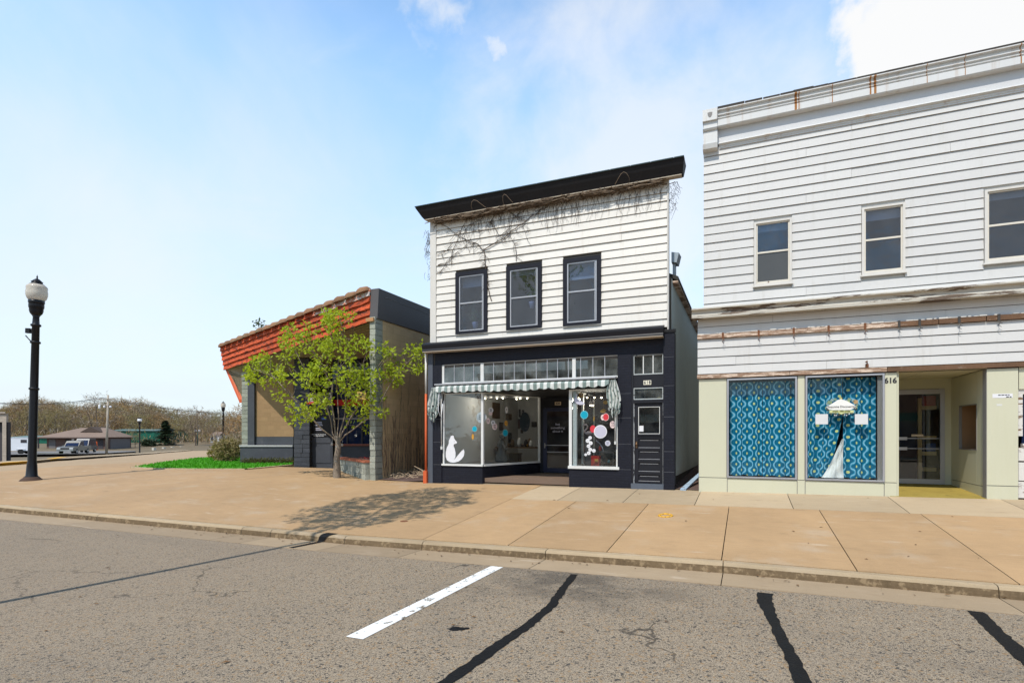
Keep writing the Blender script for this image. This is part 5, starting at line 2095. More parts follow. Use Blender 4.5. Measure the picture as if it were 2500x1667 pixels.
SGY = RYL + .026
ol = [zs_(*q_) for q_ in ((190, 590), (560, 390), (920, 160), (1130, 110), (1400, 180), (1800, 380), (2110, 570), (1950, 690), (1700, 800), (560, 800), (300, 730))]
sign = MB().plate(ol, SGY, .003).build('window_sign', mat('sign_white', (.74, .73, .69), .6), w2)
lo = MB().plate([zs_(*q_) for q_ in ((340, 815), (1990, 815), (1900, 890), (1990, 975), (1360, 990), (1150, 1080), (960, 990), (340, 985), (430, 890))], SGY, .003).build('ribbon', mat('sign_green', (.56, .58, .28), .6), sign)
nm = zs_(1150, 590)
lettering('lettering', 'Exquisite Discoveries', .068, (nm[0], SGY - .006, nm[1]), M_INK, sign, sx=.93)
nm = zs_(1150, 885)
lettering('lettering', '(920) 398-0086', .056, (nm[0], SGY - .006, nm[1]), mat('sign_olive', (.10, .11, .03), .6), lo, bold=.001)
fl = MB()
for (x, y, r_, k_) in ((380, 320, 170, 0), (250, 420, 90, 2), (560, 180, 130, 2), (760, 120, 110, 0), (1120, 60, 110, 1), (1650, 130, 140, 0), (1480, 210, 90, 2), (2060, 280, 200, 3), (1900, 200, 120, 2), (2160, 480, 90, 0),
                       (2040, 700, 120, 4), (2100, 760, 90, 4), (300, 800, 120, 4), (500, 1000, 120, 4), (760, 1060, 130, 4), (1000, 1090, 110, 4), (1300, 1080, 120, 4), (1560, 1040, 130, 4), (1800, 1000, 110, 4),
                       (730, 1140, 50, 5), (840, 1140, 40, 5), (1360, 1100, 45, 5), (1480, 1140, 45, 5), (1650, 1040, 50, 5), (2060, 690, 35, 5)):
    a_, b_ = zs_(x, y), zs_(x + r_, y)
    rr = abs(b_[0] - a_[0])
    n_ = 10
    fl.plate([(a_[0] + rr * (1 if i % 2 else .7) * math.cos(i / n_ * 6.283), a_[1] + rr * (1 if i % 2 else .7) * math.sin(i / n_ * 6.283)) for i in range(n_)], SGY + .0032 - (.007 if k_ == 5 else 0), .0024, k_)
fl.build('flower_border', [mat('sign_leaf', (.20, .27, .16), .6), mat('sign_gold', (.45, .40, .15), .6), mat('sign_sage', (.24, .32, .30), .6), mat('sign_tan', (.38, .25, .12), .6), mat('sign_dark', (.05, .06, .05), .6), M_WHITE], sign)
for (x, y) in ((2006, 1023), (2103, 1023)):
    q_ = at(x, y, SGY)
    MB().box(q_.x - .125, q_.x + .125, SGY - .003, SGY, q_.z - .115, q_.z + .115).build('blank_card', mat('pale_card', (.60, .60, .60), .6), w2)
# house number
x = 2.835
for ch in '616':
    lettering('number', ch, .165, (x, RYL - .004, 2.548), M_INK, B_, bold=.005)
    x += .078 if ch == '6' and x < 2.86 else .075

# entrance recess
RB = 16.4
ent = MB()
ent.box(3.03, 4.58, RYL + .0, RB, 2.742, 2.80)
ent.build('entry_ceiling', mat('entry_ceiling', (.58, .55, .42), .7, .06), B_)
MB().box(3.55, 3.556, RYL, RB, 2.739, 2.741).build('ceiling_joint', M_SEAM, B_)
m = MB()
m.add([(2.9, RYL - .02, .045), (4.58, RYL - .02, .065), (4.70, RB, .165), (2.9, RB, .165), (2.9, RYL - .02, -.2), (4.58, RYL - .02, -.2)], [(0, 1, 2, 3), (4, 5, 1, 0)])
m.build('entry_floor', mat('ochre_carpet', (.30, .225, .055), .9, .2, 2.5, .2, 40, .4, 80, .1, stain_or_reflection=((.10, .08, .03), .55, .75, 3, .6)), B_)
MB().box(3.03, 3.07, RYL + .03, RB, -.1, 2.742).build('side_panel', M_CREAM, B_)
# right flank with a boxed opening
OX = 4.60
for (ya, yb, za, zb) in ((RYL + .03, 14.80, .30, 2.735), (14.808, 15.855, 2.045, 2.735), (14.808, 15.855, .30, 1.04), (15.86, RB, .30, 2.735), (RYL + .03, RB, .0, .288)):
    MB().box(OX, OX + .03, ya, yb, za, zb).build('side_panel', M_CREAM, B_)
m = MB()
m.box(OX + .55, OX + .58, 14.80, 15.86, 1.03, 2.05)
m.box(OX + .03, OX + .58, 14.79, 14.808, 1.03, 2.05)
m.box(OX + .03, OX + .58, 15.855, 15.87, 1.03, 2.05)
m.box(OX + .03, OX + .58, 14.79, 15.87, 1.02, 1.04)
m.box(OX + .03, OX + .58, 14.79, 15.87, 2.045, 2.06)
m.build('display_niche', mat('niche_board', (.28, .17, .09), .8, .15, 2), B_)
m = MB()
for (ya, yb, za, zb) in ((14.80, 14.82, 1.04, 2.045), (15.845, 15.862, 1.04, 2.045), (14.82, 15.845, 2.03, 2.048), (14.82, 15.845, 1.035, 1.052)):
    m.box(OX - .008, OX + .05, ya, yb, za, zb)
m.build('niche_frame', M_SEAM, B_)
m = MB()
m.box(3.03, 4.62, RB, RB + .03, 2.50, 2.742)
m.box(4.475, 4.62, RB, RB + .03, .10, 2.50)
m.build('entry_back_panel', M_CREAM, B_)
d_ = MB()
for (a, b, c, e_) in ((3.09, 3.19, .17, 2.49), (4.378, 4.468, .17, 2.49), (3.19, 4.378, 2.375, 2.49), (3.19, 4.378, .17, .285)):
    d_.box(a, b, RB - .02, RB + .03, c, e_)
dr = d_.build('entry_door', M_ALU, B_)
MB().box(3.19, 4.378, RB + .0, RB + .006, .285, 2.375).build('pane', M_GLASSD, dr)
for z in (1.285, 1.035):
    b_ = MB().box(3.19, 4.378, RB - .05, RB - .035, z - .008, z + .008).box(3.40, 3.70, RB - .055, RB - .03, z - .04, z + .035)
    b_.build('push_bar', M_ALU, dr)
MB().box(3.80, 4.04, RB - .006, RB - .002, 1.33, 1.385).build('label_strip', mat('cream_label', (.62, .50, .36), .6), dr)
MB().box(3.0, 4.6, RB + .9, RB + .92, 0, 2.8).build('dark_backing', M_INTD, B_)
m_tim = mat('new_timber', (.66, .45, .20), .7)
t = thing('timber_shelving', 'raw timber shelving frame seen behind the glass entrance door', 'shelving', (4.1, RB + .6, .17))
MB().box(4.02, 4.10, RB + .35, RB + .43, .17, 2.3).build('upright', m_tim, t)
MB().box(3.62, 3.68, RB + .6, RB + .66, .17, 2.2).build('upright', m_tim, t)
for z in (.55, .95, 1.35, 2.1):
    MB().box(4.10, 4.40, RB + .35, RB + .8, z - .09, z).build('shelf', m_tim, t)
tagp(MB().box(4.2, 4.4, RB + .4, RB + .6, .955, 1.16).build('blue_bin', mat('blue_plastic', (.02, .08, .28), .4)), 'blue plastic bin on the timber shelving behind the door', 'bin')
tagp(MB().prism_x([(RB + .3, 2.1), (RB + .3, 2.34), (RB + .5, 2.36), (RB + .5, 2.1)], 4.12, 4.37).build('red_cloth', M_REDD), 'dark red cloth over the top of the timber shelving behind the door', 'cloth')
# stickers on the right panel
st = MB().box(4.667, 4.992, RYL - .003, RYL, 2.128, 2.212).build('address_sticker', M_WHITE, B_)
scribble(st, 4.85, 2.185, .26, 1, RYL - .0035, M_INK, .016)
scribble(st, 4.93, 2.145, .10, 1, RYL - .0035, M_INK, .018)
MB().box(4.735, 4.825, RYL - .002, RYL, 1.965, 2.005).build('worn_sticker', mat('pale_sticker', (.60, .60, .56), .6), B_)
# neighbouring front at the frame's edge
m = MB()
m.box(5.10, 12.4, RYL + .02, RYL + .2, 2.30, 2.74)
m.build('panel', M_CREAM, B_)
f_ = MB()
for (a, b, c, e_) in ((5.10, 5.17, 1.35, 2.30), (5.17, 7.2, 2.2, 2.30), (5.17, 7.2, 1.12, 1.2), (7.2, 7.3, 1.12, 2.3)):
    f_.box(a, b, RYL + .05, RYL + .15, c, e_)
w3 = f_.build('shop_window', mat('peeling_white_wood', (.62, .60, .56), .7, .1, 3, peel=(.20, .13, .08), peel_lo=.57, peel_stretch=(1, 1, 5)), B_)
MB().box(5.17, 7.2, RYL + .10, RYL + .105, 1.2, 2.2).build('pane', M_PANE, w3)
for (z0, z1) in ((.85, 1.11), (.45, .82), (.10, .43)):
    MB().box(5.10, 7.3, RYL + .04 + random.uniform(0, .02), RYL + .15, z0, z1).build('weathered_board', mat('peeling_white_wood', (.62, .60, .56)), B_)
MB().box(5.10, 12.4, RYL + .12, RYL + .2, -.3, 1.12).build('wall', M_WOOD_D, B_)
MB().box(7.3, 12.4, RYL + .1, RYL + .2, 1.12, 2.3).build('wall', M_PANE, B_)

# gap between the two buildings: a pale blue plank and soil
pk = MB()
a_, b_ = Vector((-1.40, 14.5, .02)), Vector((-1.22, 19.5, .45))
pk.add([(-1.50, 14.35, -.02), (-1.36, 14.35, -.02), (-1.02, 17.2, .34), (-1.12, 17.2, .34), (-1.50, 14.35, .02), (-1.36, 14.35, .02), (-1.02, 17.2, .38), (-1.12, 17.2, .38)],
       [(0, 3, 2, 1), (4, 5, 6, 7), (0, 1, 5, 4), (1, 2, 6, 5), (2, 3, 7, 6), (3, 0, 4, 7)])
tagp(pk.build('plank', mat('pale_blue_plank', (.30, .40, .50), .7, .15, 4, peel=(.2, .17, .14), peel_lo=.6)), 'long pale blue painted plank lying in the gap between the two buildings', 'plank')
patch('passage_soil', [(-1.74, 14.5), (-1.0, 14.4), (-1.0, 30), (-1.74, 30)], M_MULCH, lambda x, y: .0 + .02 * (y - 14.4), 2, kind='structure')

# ================================================================== ORANGE-EAVED CORNER BUILDING
FR = Matrix.Rotation(YAW, 4, 'Z')           # frame of its recessed front


def sx(px, k):
    return k * (px - CXP) / F_PX


def zk(py, k):
    return EZ + k * (HOR - py) / F_PX


def frw(s, k, z=0):
    return FR @ Vector((s, k, z))


ob = thing('tiled_eave_building', 'low corner building with peeling orange eave, tile coping and boarded window', 'building', (-15, 20, 0))
O_ = ob
K0 = 26.0
PA, PB = atk(903.6, 707, 17.9), atk(539, 847, 27.0)
PA2, PB2 = atk(908, 784.5, 17.9), atk(549.6, 903.6, 27.0)
PC = atk(590, 983, 26.3)
ab = (PB - PA)
ab.z = 0
abl = ab.length
ab.normalize()
nout = Vector((-ab.y, ab.x, 0))
if nout.dot(-PA) < 0:
    nout = -nout
# lapped fascia boards, three lengths to a course
NC = 5
for i in range(NC):
    t0, t1 = i / NC, (i + 1) / NC
    br = [0, random.uniform(.28, .4), random.uniform(.6, .75), 1]
    for q in range(3):
        mb = MB()
        vs = []
        n_ = 8
        rag = [random.uniform(-.012, .012) for _ in range(n_ + 1)]
        for j in range(n_ + 1):
            f_ = br[q] + (br[q + 1] - br[q]) * j / n_
            f_ = min(max(f_, br[q] + (.0006 if q else 0)), br[q + 1])
            top = PA.lerp(PB, f_).lerp(PA2.lerp(PB2, f_), t0)
            bot = PA.lerp(PB, f_).lerp(PA2.lerp(PB2, f_), t1)
            o0, o1 = .02, .085
            vs += [top + nout * o0 + Vector((0, 0, .02)), bot + nout * (o1 + rag[j]) + Vector((0, 0, rag[j])), bot + nout * (o1 - .05) + Vector((0, 0, rag[j])), top - nout * .03 + Vector((0, 0, .02))]
        fs = []
        for j in range(n_):
            a = j * 4
            fs += [(a, a + 4, a + 5, a + 1), (a + 1, a + 5, a + 6, a + 2), (a + 3, a + 7, a + 4, a), (a + 2, a + 6, a + 7, a + 3)]
        fs += [(0, 1, 2, 3), (n_ * 4, n_ * 4 + 3, n_ * 4 + 2, n_ * 4 + 1)]
        mb.add(vs, fs)
        mb.build('fascia_board', M_ORANGE if not (i == 0 and q == 0) else mat('flaked_white_board', (.50, .16, .09), .7, .1, 3, .1, 40, .4, 40, .2, peel=(.55, .50, .46), peel_lo=.47, peel_scale=3.5, peel_stretch=(1.5, 1, 4)), O_)
# coping tiles
NT_ = 18
for i in range(NT_):
    f0, f1 = i / NT_, (i + 1) / NT_
    mb = MB()
    n_ = 7
    vs, fs = [], []
    for (f_, r_) in ((f0 + .002, .085), (f0 + .010, .135), (f0 + .028, .165), (f1 - .016, .150), (f1 - .001, .085)):
        c_ = PA.lerp(PB, f_) + Vector((0, 0, -.01 + random.uniform(-.01, .01)))
        for j in range(n_):
            th = math.pi * (j / (n_ - 1) * 1.25 - .125)
            vs.append(c_ + nout * (math.cos(th) * r_ * 1.15 + .03) + Vector((0, 0, math.sin(th) * r_)))
    for q in range(4):
        for j in range(n_ - 1):
            a = q * n_ + j
            fs.append((a, a + 1, a + n_ + 1, a + n_))
    fs += [tuple(range(n_))[::-1], tuple(range(4 * n_, 5 * n_))]
    mb.add(vs, fs, 0, True)
    mb.build('coping_tile', M_TILE, O_)
# eave return, soffit, roof
r2 = Vector((CY, SY, 0))
m = MB()
b0, c0_ = PB2 + Vector((0, 0, .06)), PC
m.add([b0, b0 + r2 * .36, c0_ + r2 * .16, c0_ - r2 * .10, b0 + Vector((0, 0, .2)) + r2 * .04, b0 + r2 * .36 + Vector((0, 0, .2)), c0_ + r2 * .16 + Vector((0, 0, .16)), c0_ - r2 * .10 + Vector((0, 0, .16))],
      [(0, 1, 2, 3), (4, 7, 6, 5), (0, 4, 5, 1), (1, 5, 6, 2), (2, 6, 7, 3), (3, 7, 4, 0)])
m.build('eave_return', M_ORANGE_P, O_)
P_l = frw(sx(592, K0) + .1, K0, zk(920, K0))
Q_r = frw(-1.2, K0, 5.2)
PA3 = PA2 + Vector((0, 0, .03)) - nout * .02
PB3 = PB2 + Vector((0, 0, .05)) - nout * .02
# soffit boards: strips running along the eave
NSB = 26
for i in range(NSB):
    t0, t1 = i / NSB + .003, (i + 1) / NSB - .003
    mb = MB()
    vs = [PA3.lerp(Q_r, t0), PB3.lerp(P_l, t0), PB3.lerp(P_l, t1), PA3.lerp(Q_r, t1)]
    up_ = Vector((0, 0, .03))
    mb.add(vs + [v + up_ for v in vs], [(0, 1, 2, 3), (7, 6, 5, 4), (0, 4, 5, 1), (2, 6, 7, 3)])
    mb.build('soffit_board', M_SOFFIT, O_)
m = MB()
m.add([PB3 + Vector((0, 0, .01)), PC + r2 * .1, P_l + Vector((0, 0, .01))], [(0, 1, 2), (2, 1, 0)])
m.build('soffit_return', M_SOFFIT, O_)
m = MB()
far_l, far_r = frw(sx(592, K0) - 1.0, 37, 3.5), Vector((-10.96, 30, 6.0))
m.add([PA + Vector((0, 0, -.02)) - nout * .05, PB + Vector((0, 0, -.02)) - nout * .05, far_l, far_r, PA2 - nout * .06, PB2 - nout * .06], [(0, 3, 2, 1), (4, 0, 1, 5)])
m.add([PB - nout * .05, PC + Vector((0, 0, .1)), far_l], [(0, 1, 2), (2, 1, 0)])
m.build('roof', M_ROOF, O_)
# recessed front wall, in its own frame
SL = sx(592, K0)
m = MB(FR)
m.box(SL + .35, -.95, K0 + .05, K0 + .3, -1, 5.4)
m.box(SL + .02, SL + .25, K0 + .4, K0 + 11, -1, 3.6)
m.build('wall', M_DARKB, O_)
# split-faced corner pier (left) block by block
zz = -.2
i = 0
while zz < zk(915, K0):
    j = random.uniform(0, .03)
    MB(FR).box(SL - .0, SL + .30, K0 - .06 - j, K0 + .4, zz + .006, zz + .19).build('block', M_BLOCK, O_)
    zz += .196
m = MB(FR)
m.box(sx(607, K0) + .02, sx(622, K0) + .04, K0 - .14, K0 + .05, -.2, zk(905, K0))
m.build('timber_post', M_DARKB, O_)
SB = zk(1066, K0)
m = MB(FR)
m.box(sx(622, K0) + .05, sx(717, K0), K0 - .02, K0 + .05, SB + .01, 4.0)
m.build('window_board', M_BOARD, O_)
m = MB(FR)
m.box(sx(622, K0) + .05, sx(717, K0), K0 - .035, K0 + .05, zk(1085, K0), SB)
m.build('apron_panel', M_DARKB, O_)
m = MB(FR)
m.box(SL - .06, sx(718, K0), K0 - .20, K0 + .04, zk(1090, K0), zk(1086, K0))
m.build('sill', mat('pale_sill', (.42, .42, .42), .6), O_)
m = MB(FR)
m.box(SL - .03, sx(718, K0), K0 - .16, K0 + .04, -.6, zk(1090, K0))
m.build('base_wall', M_DARKB, O_)
m = MB(FR)
m.box(SL - .1, sx(720, K0 - .4), K0 - .42, K0 - .17, -.6, zk(1131, K0) + .03)
m.build('plinth', M_KERB, O_)
# dark split-face pier beside the door
K1 = 24.0
zz = -.2
while zz < 4.6:
    j = random.uniform(0, .03)
    w_ = sx(756, K1) - sx(718, K1)
    cut = random.choice((.45, .55))
    for (a, b) in ((0, cut), (cut, 1)):
        MB(FR).box(sx(718, K1) + w_ * a + .004, sx(718, K1) + w_ * b - .004, K1 - random.uniform(0, .035), K1 + 2.0, zz + .005, zz + .19).build('block', M_BLOCK_D, O_)
    zz += .196
# entrance door with its notice
K2 = 24.3
m = MB(FR)
m.box(sx(756, K2), sx(812, K2), K2, K2 + .08, -.2, 3.2)
do = m.build('door', M_DARKB, O_)
for (z0, z1) in ((.12, .85), (1.0, 1.25)):
    MB(FR).box(sx(760, K2), sx(808, K2), K2 - .02, K2, z0, z1).build('door_panel', M_DARKB, do)
MB(FR).box(sx(756, K2), sx(806, K2), K2 - .03, K2 - .002, zk(1067, K2), zk(998, K2)).build('notice_board', mat('black_board', (.012, .012, .014), .4), do)
FX = frw(0, 0)


def fr_text(s, size, sxx, k, z, m_, parent, sc=1.0):
    me = text_mesh(s, size, .001, bold=.001, sx=sc)
    me.materials.clear()
    me.materials.append(m_)
    me.transform(FR @ Matrix.Translation((sxx, k, z)) @ Matrix.Rotation(R(90), 4, 'X'))
    return link('lettering', me, parent)


cxs = sx(779, K2)
for (s_, py) in (('Wednesday', 1030.5), ('Thursday', 1034), ('10 - 5', 1038), ('Saturday', 1045), ('10 - 3', 1049), ('Christmas & Occasions', 1060), ('By Appointment', 1063.5)):
    if s_ in ('Christmas & Occasions', 'By Appointment'):
        fr_text(s_, .075, cxs, K2 - .035, zk(py, K2), M_WHITE, do, .9)
    else:
        w_ = .5 * random.uniform(.5, 1)
        MB(FR).box(cxs - w_ / 2, cxs + w_ / 2, K2 - .034, K2 - .031, zk(py, K2) - .018, zk(py, K2) + .018).build('small_print', M_GREYP, do)
MB(FR).box(sx(786, K2), sx(797, K2), K2 - .036, K2 - .031, zk(1024, K2), zk(1019, K2)).build('open_sign', mat('sign_blue', (.05, .12, .4), .5), do)
# dark shop window with red valance, red sill, inner planter wall
K3 = 24.6
m = MB(FR)
m.box(sx(812, K3), -.95, K3, K3 + .06, zk(1083, K3), 4.8)
wd = m.build('shop_window', M_PANE, O_)
MB(FR).box(sx(812, K3), -1.0, K3 - .10, K3 - .0, zk(990, K3), zk(976, K3)).build('red_valance', M_REDD, wd)
MB(FR).box(sx(812, K3), -1.0, K3 - .06, K3, zk(1024, K3), zk(1020, K3)).build('rail', M_SEAM, wd)
for px in (848, 884, 905):
    MB(FR).box(sx(px, K3) - .03, sx(px, K3) + .03, K3 - .04, K3, zk(1083, K3), 4.8).build('mullion', M_INTD, wd)
MB(FR).box(sx(805, K3), -1.0, K3 - .12, K3 + .05, zk(1088, K3), zk(1083, K3)).build('sill', mat('red_brown_sill', (.20, .07, .05), .7), O_)
MB(FR).box(sx(805, K3), -1.0, K3 - .05, K3 + .05, -.6, zk(1088, K3)).build('base_wall', M_DARKB, O_)
# wing wall: split-face end, tan side, metal fascia
WX0, WX1, WY = -11.19, -10.97, 14.58
zz = -.5
while zz < 5.05:
    j = random.uniform(0, .03)
    MB().box(WX0 + random.uniform(-.01, .01), WX1 - .005, WY - j, WY + .38, zz + .005, zz + .19).build('block', M_BLOCK, O_)
    zz += .196
MB().box(WX0 + .03, WX1, WY + .385, 30, -.6, 5.12).build('side_wall', M_TANW, O_)
m = MB()
m.prism_x([(14.62, 5.13), (30, 5.13), (30, PA.z - .02), (14.70, PA.z + .02)], -11.24, -10.93)
m.build('side_fascia', M_ROOFD, O_)
MB().box(-11.23, -10.92, 15.0, 30, PA.z - .21, PA.z - .20).build('fascia_seam', M_SEAM, O_)
MB().box(-11.3, -11.0, 14.5, 14.62, 5.03, 5.14).build('rafter_end', mat('tan_timber', (.42, .22, .10), .8), O_)
# planter wall
ang_p = math.atan2(.573, -.82)
PLM = Matrix.Translation((WX0 + .0, WY + .12, 0)) @ Matrix.Rotation(ang_p, 4, 'Z')
pl_root = thing('block_planter', 'low split faced block planter with red tile capping beside the pier', 'planter', (WX0 - 1.5, WY + 1, 0))
tops = [.46, .268, .076, -.116, -.308]
for ci, zt in enumerate(tops):
    x = .02 - (.2 if ci % 2 else 0)
    while x < 3.2:
        x1 = min(x + .395, 3.2)
        if x1 > .03:
            MB(PLM).box(max(x, .02), x1, .0, .2 + random.uniform(0, .03), zt - .185, zt).build('block', M_BLOCK, pl_root)
        x += .4
x = .0
while x < 3.2:
    MB(PLM).box(x, min(x + .30, 3.25) - .006, -.03, .26, .463, .53 + random.uniform(-.004, .004)).build('cap_tile', mat('red_clay', (.36, .115, .06), .8, .2, 5, rand=.15), pl_root)
    x += .31
m = MB()
m.prism_z([(WX0 - .02, WY + .42), (WX0 - .02, 18.0), (-14.2, 18.0), (-13.75, 16.6)], .3, .44)
m.build('soil', M_MULCH, pl_root)
mb = MB(PLM)
for _ in range(260):
    x, y = random.uniform(.1, 1.9), random.uniform(-1.0, -.1)
    if (PLM @ Vector((x, y, 0))).x > WX0 - .06:
        continue
    r_ = .04
    mb.add([(x - r_, y, .50 + random.random() * .06), (x + r_, y, .52 + random.random() * .06), (x, y + r_, .55 + random.random() * .06)], [(0, 1, 2)])
tagp(mb.build('red_ground_cover', M_REDD), 'carpet of red leaves or felt lying in the block planter', 'ground cover', kind='stuff')

# downpipe at the party gap, mulch bed, twigs
dp = thing('downpipe', 'orange painted downpipe at the left end of the black shopfront', 'downpipe', (-8.98, 14.43, -.1))
MB().tube([(-8.985, 14.43, -.05), (-8.985, 14.43, 2.62)], .035, 10).build('pipe', M_ORANGE_P, dp)
MB().tube([(-8.985, 14.43, 2.622), (-8.985, 14.43, 3.85)], .033, 10).build('upper_pipe', M_TRIM_W, dp)
MB().box(-9.05, -8.93, 14.37, 14.48, -.2, .27).build('boot', M_ORANGE_P, dp)
patch('mulch_bed', [(-10.96, 14.72), (-8.93, 14.62), (-8.9, 30), (-10.96, 30)], M_MULCH, lambda x, y: gz(x, 14.5) + .03 + .07 * min(4, y - 14.6) + .03 * math.sin(x * 9) * math.sin(y * 7), .45, kind='structure')
mb = MB()
for _ in range(150):
    x, y = random.uniform(-10.85, -9.0), random.uniform(14.8, 17)
    z = gz(x, 14.5) + .05 + .07 * (y - 14.6)
    a = random.uniform(0, 6.28)
    l_ = random.uniform(.12, .45)
    mb.tube([(x, y, z + random.uniform(0, .07)), (x + l_ * .5 * math.cos(a), y + l_ * .5 * math.sin(a), z + random.uniform(.03, .15)), (x + l_ * math.cos(a), y + l_ * math.sin(a), z + random.uniform(0, .08))], [.010, .008, .005], 4, cap=False)
mb.tube([(-9.9, 15.2, .35), (-9.5, 15.0, .25), (-9.05, 14.8, .12)], [.012, .012, .01], 5)
tagp(mb.build('cut_twigs', M_VINE_P), 'litter of cut twigs on the mulch bed between orange building and shop', 'twigs', kind='stuff')
# vine stems on the tan side wall
wv = thing('wall_vine', 'leafless vine stems climbing the tan side wall by the mulch bed', 'vine', (-10.95, 16, .2))
mb = MB()
for i in range(70):
    y = random.uniform(14.9, 19.5)
    hgt = random.uniform(.8, 2.6) if random.random() < .75 else random.uniform(2.5, 3.9)
    p_ = Vector((-10.955, y, .0))
    q_ = [p_.copy()]
    n_ = int(hgt / .2)
    dy = random.uniform(-.03, .03)
    for k_ in range(n_):
        dy = dy * .8 + random.uniform(-.02, .02)
        p_ = p_ + Vector((0, dy, .2))
        q_.append(p_.copy())
    r0 = random.uniform(.006, .013)
    mb.tube(q_, [r0 * (1 - .6 * k_ / len(q_)) for k_ in range(len(q_))], 4, cap=False)
    for _ in range(3):
        b_ = random.choice(q_)
        mb.tube([b_, b_ + Vector((.004, random.uniform(-.12, .12), random.uniform(.1, .3))), b_ + Vector((.004, random.uniform(-.2, .2), random.uniform(.3, .6)))], [.005, .004, .002], 3, cap=False)
mb.build('stem', M_VINE, wv, kind='stuff')

# ================================================================== TREES


def space_col(attr, start, step, infl, kill, iters, grav=0.0):
    nodes = [np.array(p, float) for p in start[0]]
    par = list(start[1])
    A = np.array(attr, float)
    alive = np.ones(len(A), bool)
    for _ in range(iters):
        if not alive.any():
            break
        N = np.array(nodes)
        idx = np.where(alive)[0]
        D = np.linalg.norm(A[idx, None, :] - N[None, :, :], axis=2)
        near = D.argmin(1)
        dm_ = D[np.arange(len(idx)), near]
        ok = dm_ < infl
        alive[idx[dm_ < kill]] = False
        dirs = {}
        for a_, n_, o_ in zip(idx, near, ok):
            if o_:
                v = A[a_] - N[n_]
                L_ = np.linalg.norm(v)
                if L_ > 1e-6:
                    dirs.setdefault(n_, []).append(v / L_)
        grew = False
        for n_, vs_ in dirs.items():
            v = np.sum(vs_, axis=0) + rng.normal(0, .25, 3) + np.array([0, 0, grav])
            L_ = np.linalg.norm(v)
            if L_ < 1e-6:
                continue
            p_ = N[n_] + v / L_ * step
            nodes.append(p_)
            par.append(int(n_))
            grew = True
        if not grew:
            break
    return np.array(nodes), par


def tree_radii(par, r0, e=2.3, cap=1.0):
    n = len(par)
    acc = np.zeros(n)
    kids = [[] for _ in range(n)]
    for i in range(n):
        if par[i] >= 0:
            kids[par[i]].append(i)
    r_ = np.zeros(n)
    order = sorted(range(n), key=lambda i: -i)
    for i in order:
        r_[i] = r0 if not kids[i] else (sum(r_[k] ** e for k in kids[i])) ** (1 / e)
    return np.minimum(r_, cap), kids


def skeleton(mb, nodes, par, rad, kids, nmin=3):
    done = set()
    roots = [i for i in range(len(par)) if par[i] < 0]
    stack = [(r_, None) for r_ in roots]
    while stack:
        i, prev = stack.pop()
        chain = [i] if prev is None else [prev, i]
        while kids[chain[-1]]:
            ks = sorted(kids[chain[-1]], key=lambda q: -rad[q])
            for q in ks[1:]:
                stack.append((q, chain[-1]))
            chain.append(ks[0])
        rr = [rad[q] for q in chain]
        if prev is not None:
            rr[0] = min(rr[0], rr[1] * 1.15)
        n_ = 8 if max(rr) > .05 else (5 if max(rr) > .02 else nmin)
        if len(chain) > 1:
            mb.tube([nodes[q] for q in chain], rr, n_, cap=False)


def leaf_quads(pts, dirs, ln, wd, fold=.25):
    vs, fs = [], []
    for p_, d_ in zip(pts, dirs):
        d_ = Vector(d_).normalized()
        s_ = d_.cross(Vector((random.gauss(0, 1), random.gauss(0, 1), random.gauss(0, 1))))
        if s_.length < 1e-3:
            continue
        s_.normalize()
        n_ = d_.cross(s_)
        p_ = Vector(p_)
        l_ = ln * random.uniform(.7, 1.25)
        w_ = wd * random.uniform(.8, 1.2)
        b = len(vs)
        vs += [p_, p_ + d_ * l_ * .5 + s_ * w_ * .5 + n_ * w_ * fold, p_ + d_ * l_, p_ + d_ * l_ * .5 - s_ * w_ * .5 + n_ * w_ * fold]
        fs += [(b, b + 1, b + 2), (b, b + 2, b + 3)]
    return vs, fs


def poly_in(q, ol):
    c = False
    for i in range(len(ol)):
        a, b = ol[i], ol[(i + 1) % len(ol)]
        if (a[1] > q[1]) != (b[1] > q[1]) and q[0] < (b[0] - a[0]) * (q[1] - a[1]) / (b[1] - a[1]) + a[0]:
            c = not c
    return c


# the leafing multi-stemmed tree before the corner building
TK = 18.2
tb = atk(823, 1140, TK)
tb.z = gz(tb.x, tb.y)
t = thing('maple_tree', 'small spreading multi stemmed tree with fresh yellow green leaves before the corner building', 'tree', tuple(tb))
crown_ol = [(598, 905), (632, 868), (688, 858), (690, 795), (745, 790), (775, 770), (838, 752), (878, 770), (900, 800), (945, 808), (1000, 790), (1034, 822), (1038, 850), (1026, 905), (975, 938), (940, 958), (938, 1020), (892, 1052),
            (858, 1000), (790, 985), (776, 1012), (738, 1050), (706, 1030), (696, 985), (650, 958), (640, 925), (606, 930)]
attr = []
while len(attr) < 760:
    px, py = random.uniform(595, 1040), random.uniform(750, 1055)
    if not poly_in((px, py), crown_ol):
        continue
    # thinner towards the core, shallower depth towards the rim
    rx = abs(px - 823) / 230
    dep = 1.25 * math.sqrt(max(.05, 1 - min(1, rx) ** 2)) * random.uniform(-1, 1)
    p_ = atk(px, py, TK - .25 + dep * .85)
    if (p_ - PA).dot(nout) < .35 and p_.z > 4.2:
        continue
    attr.append(tuple(p_))
nodes0, par0 = [], []
trunk = [(823, 1140), (822, 1120), (825, 1100), (826, 1082)]
for i, (px, py) in enumerate(trunk):
    p_ = atk(px, py, TK)
    if i == 0:
        p_.z = tb.z - .1
    nodes0.append(tuple(p_))
    par0.append(i - 1)
base_i = len(nodes0) - 1
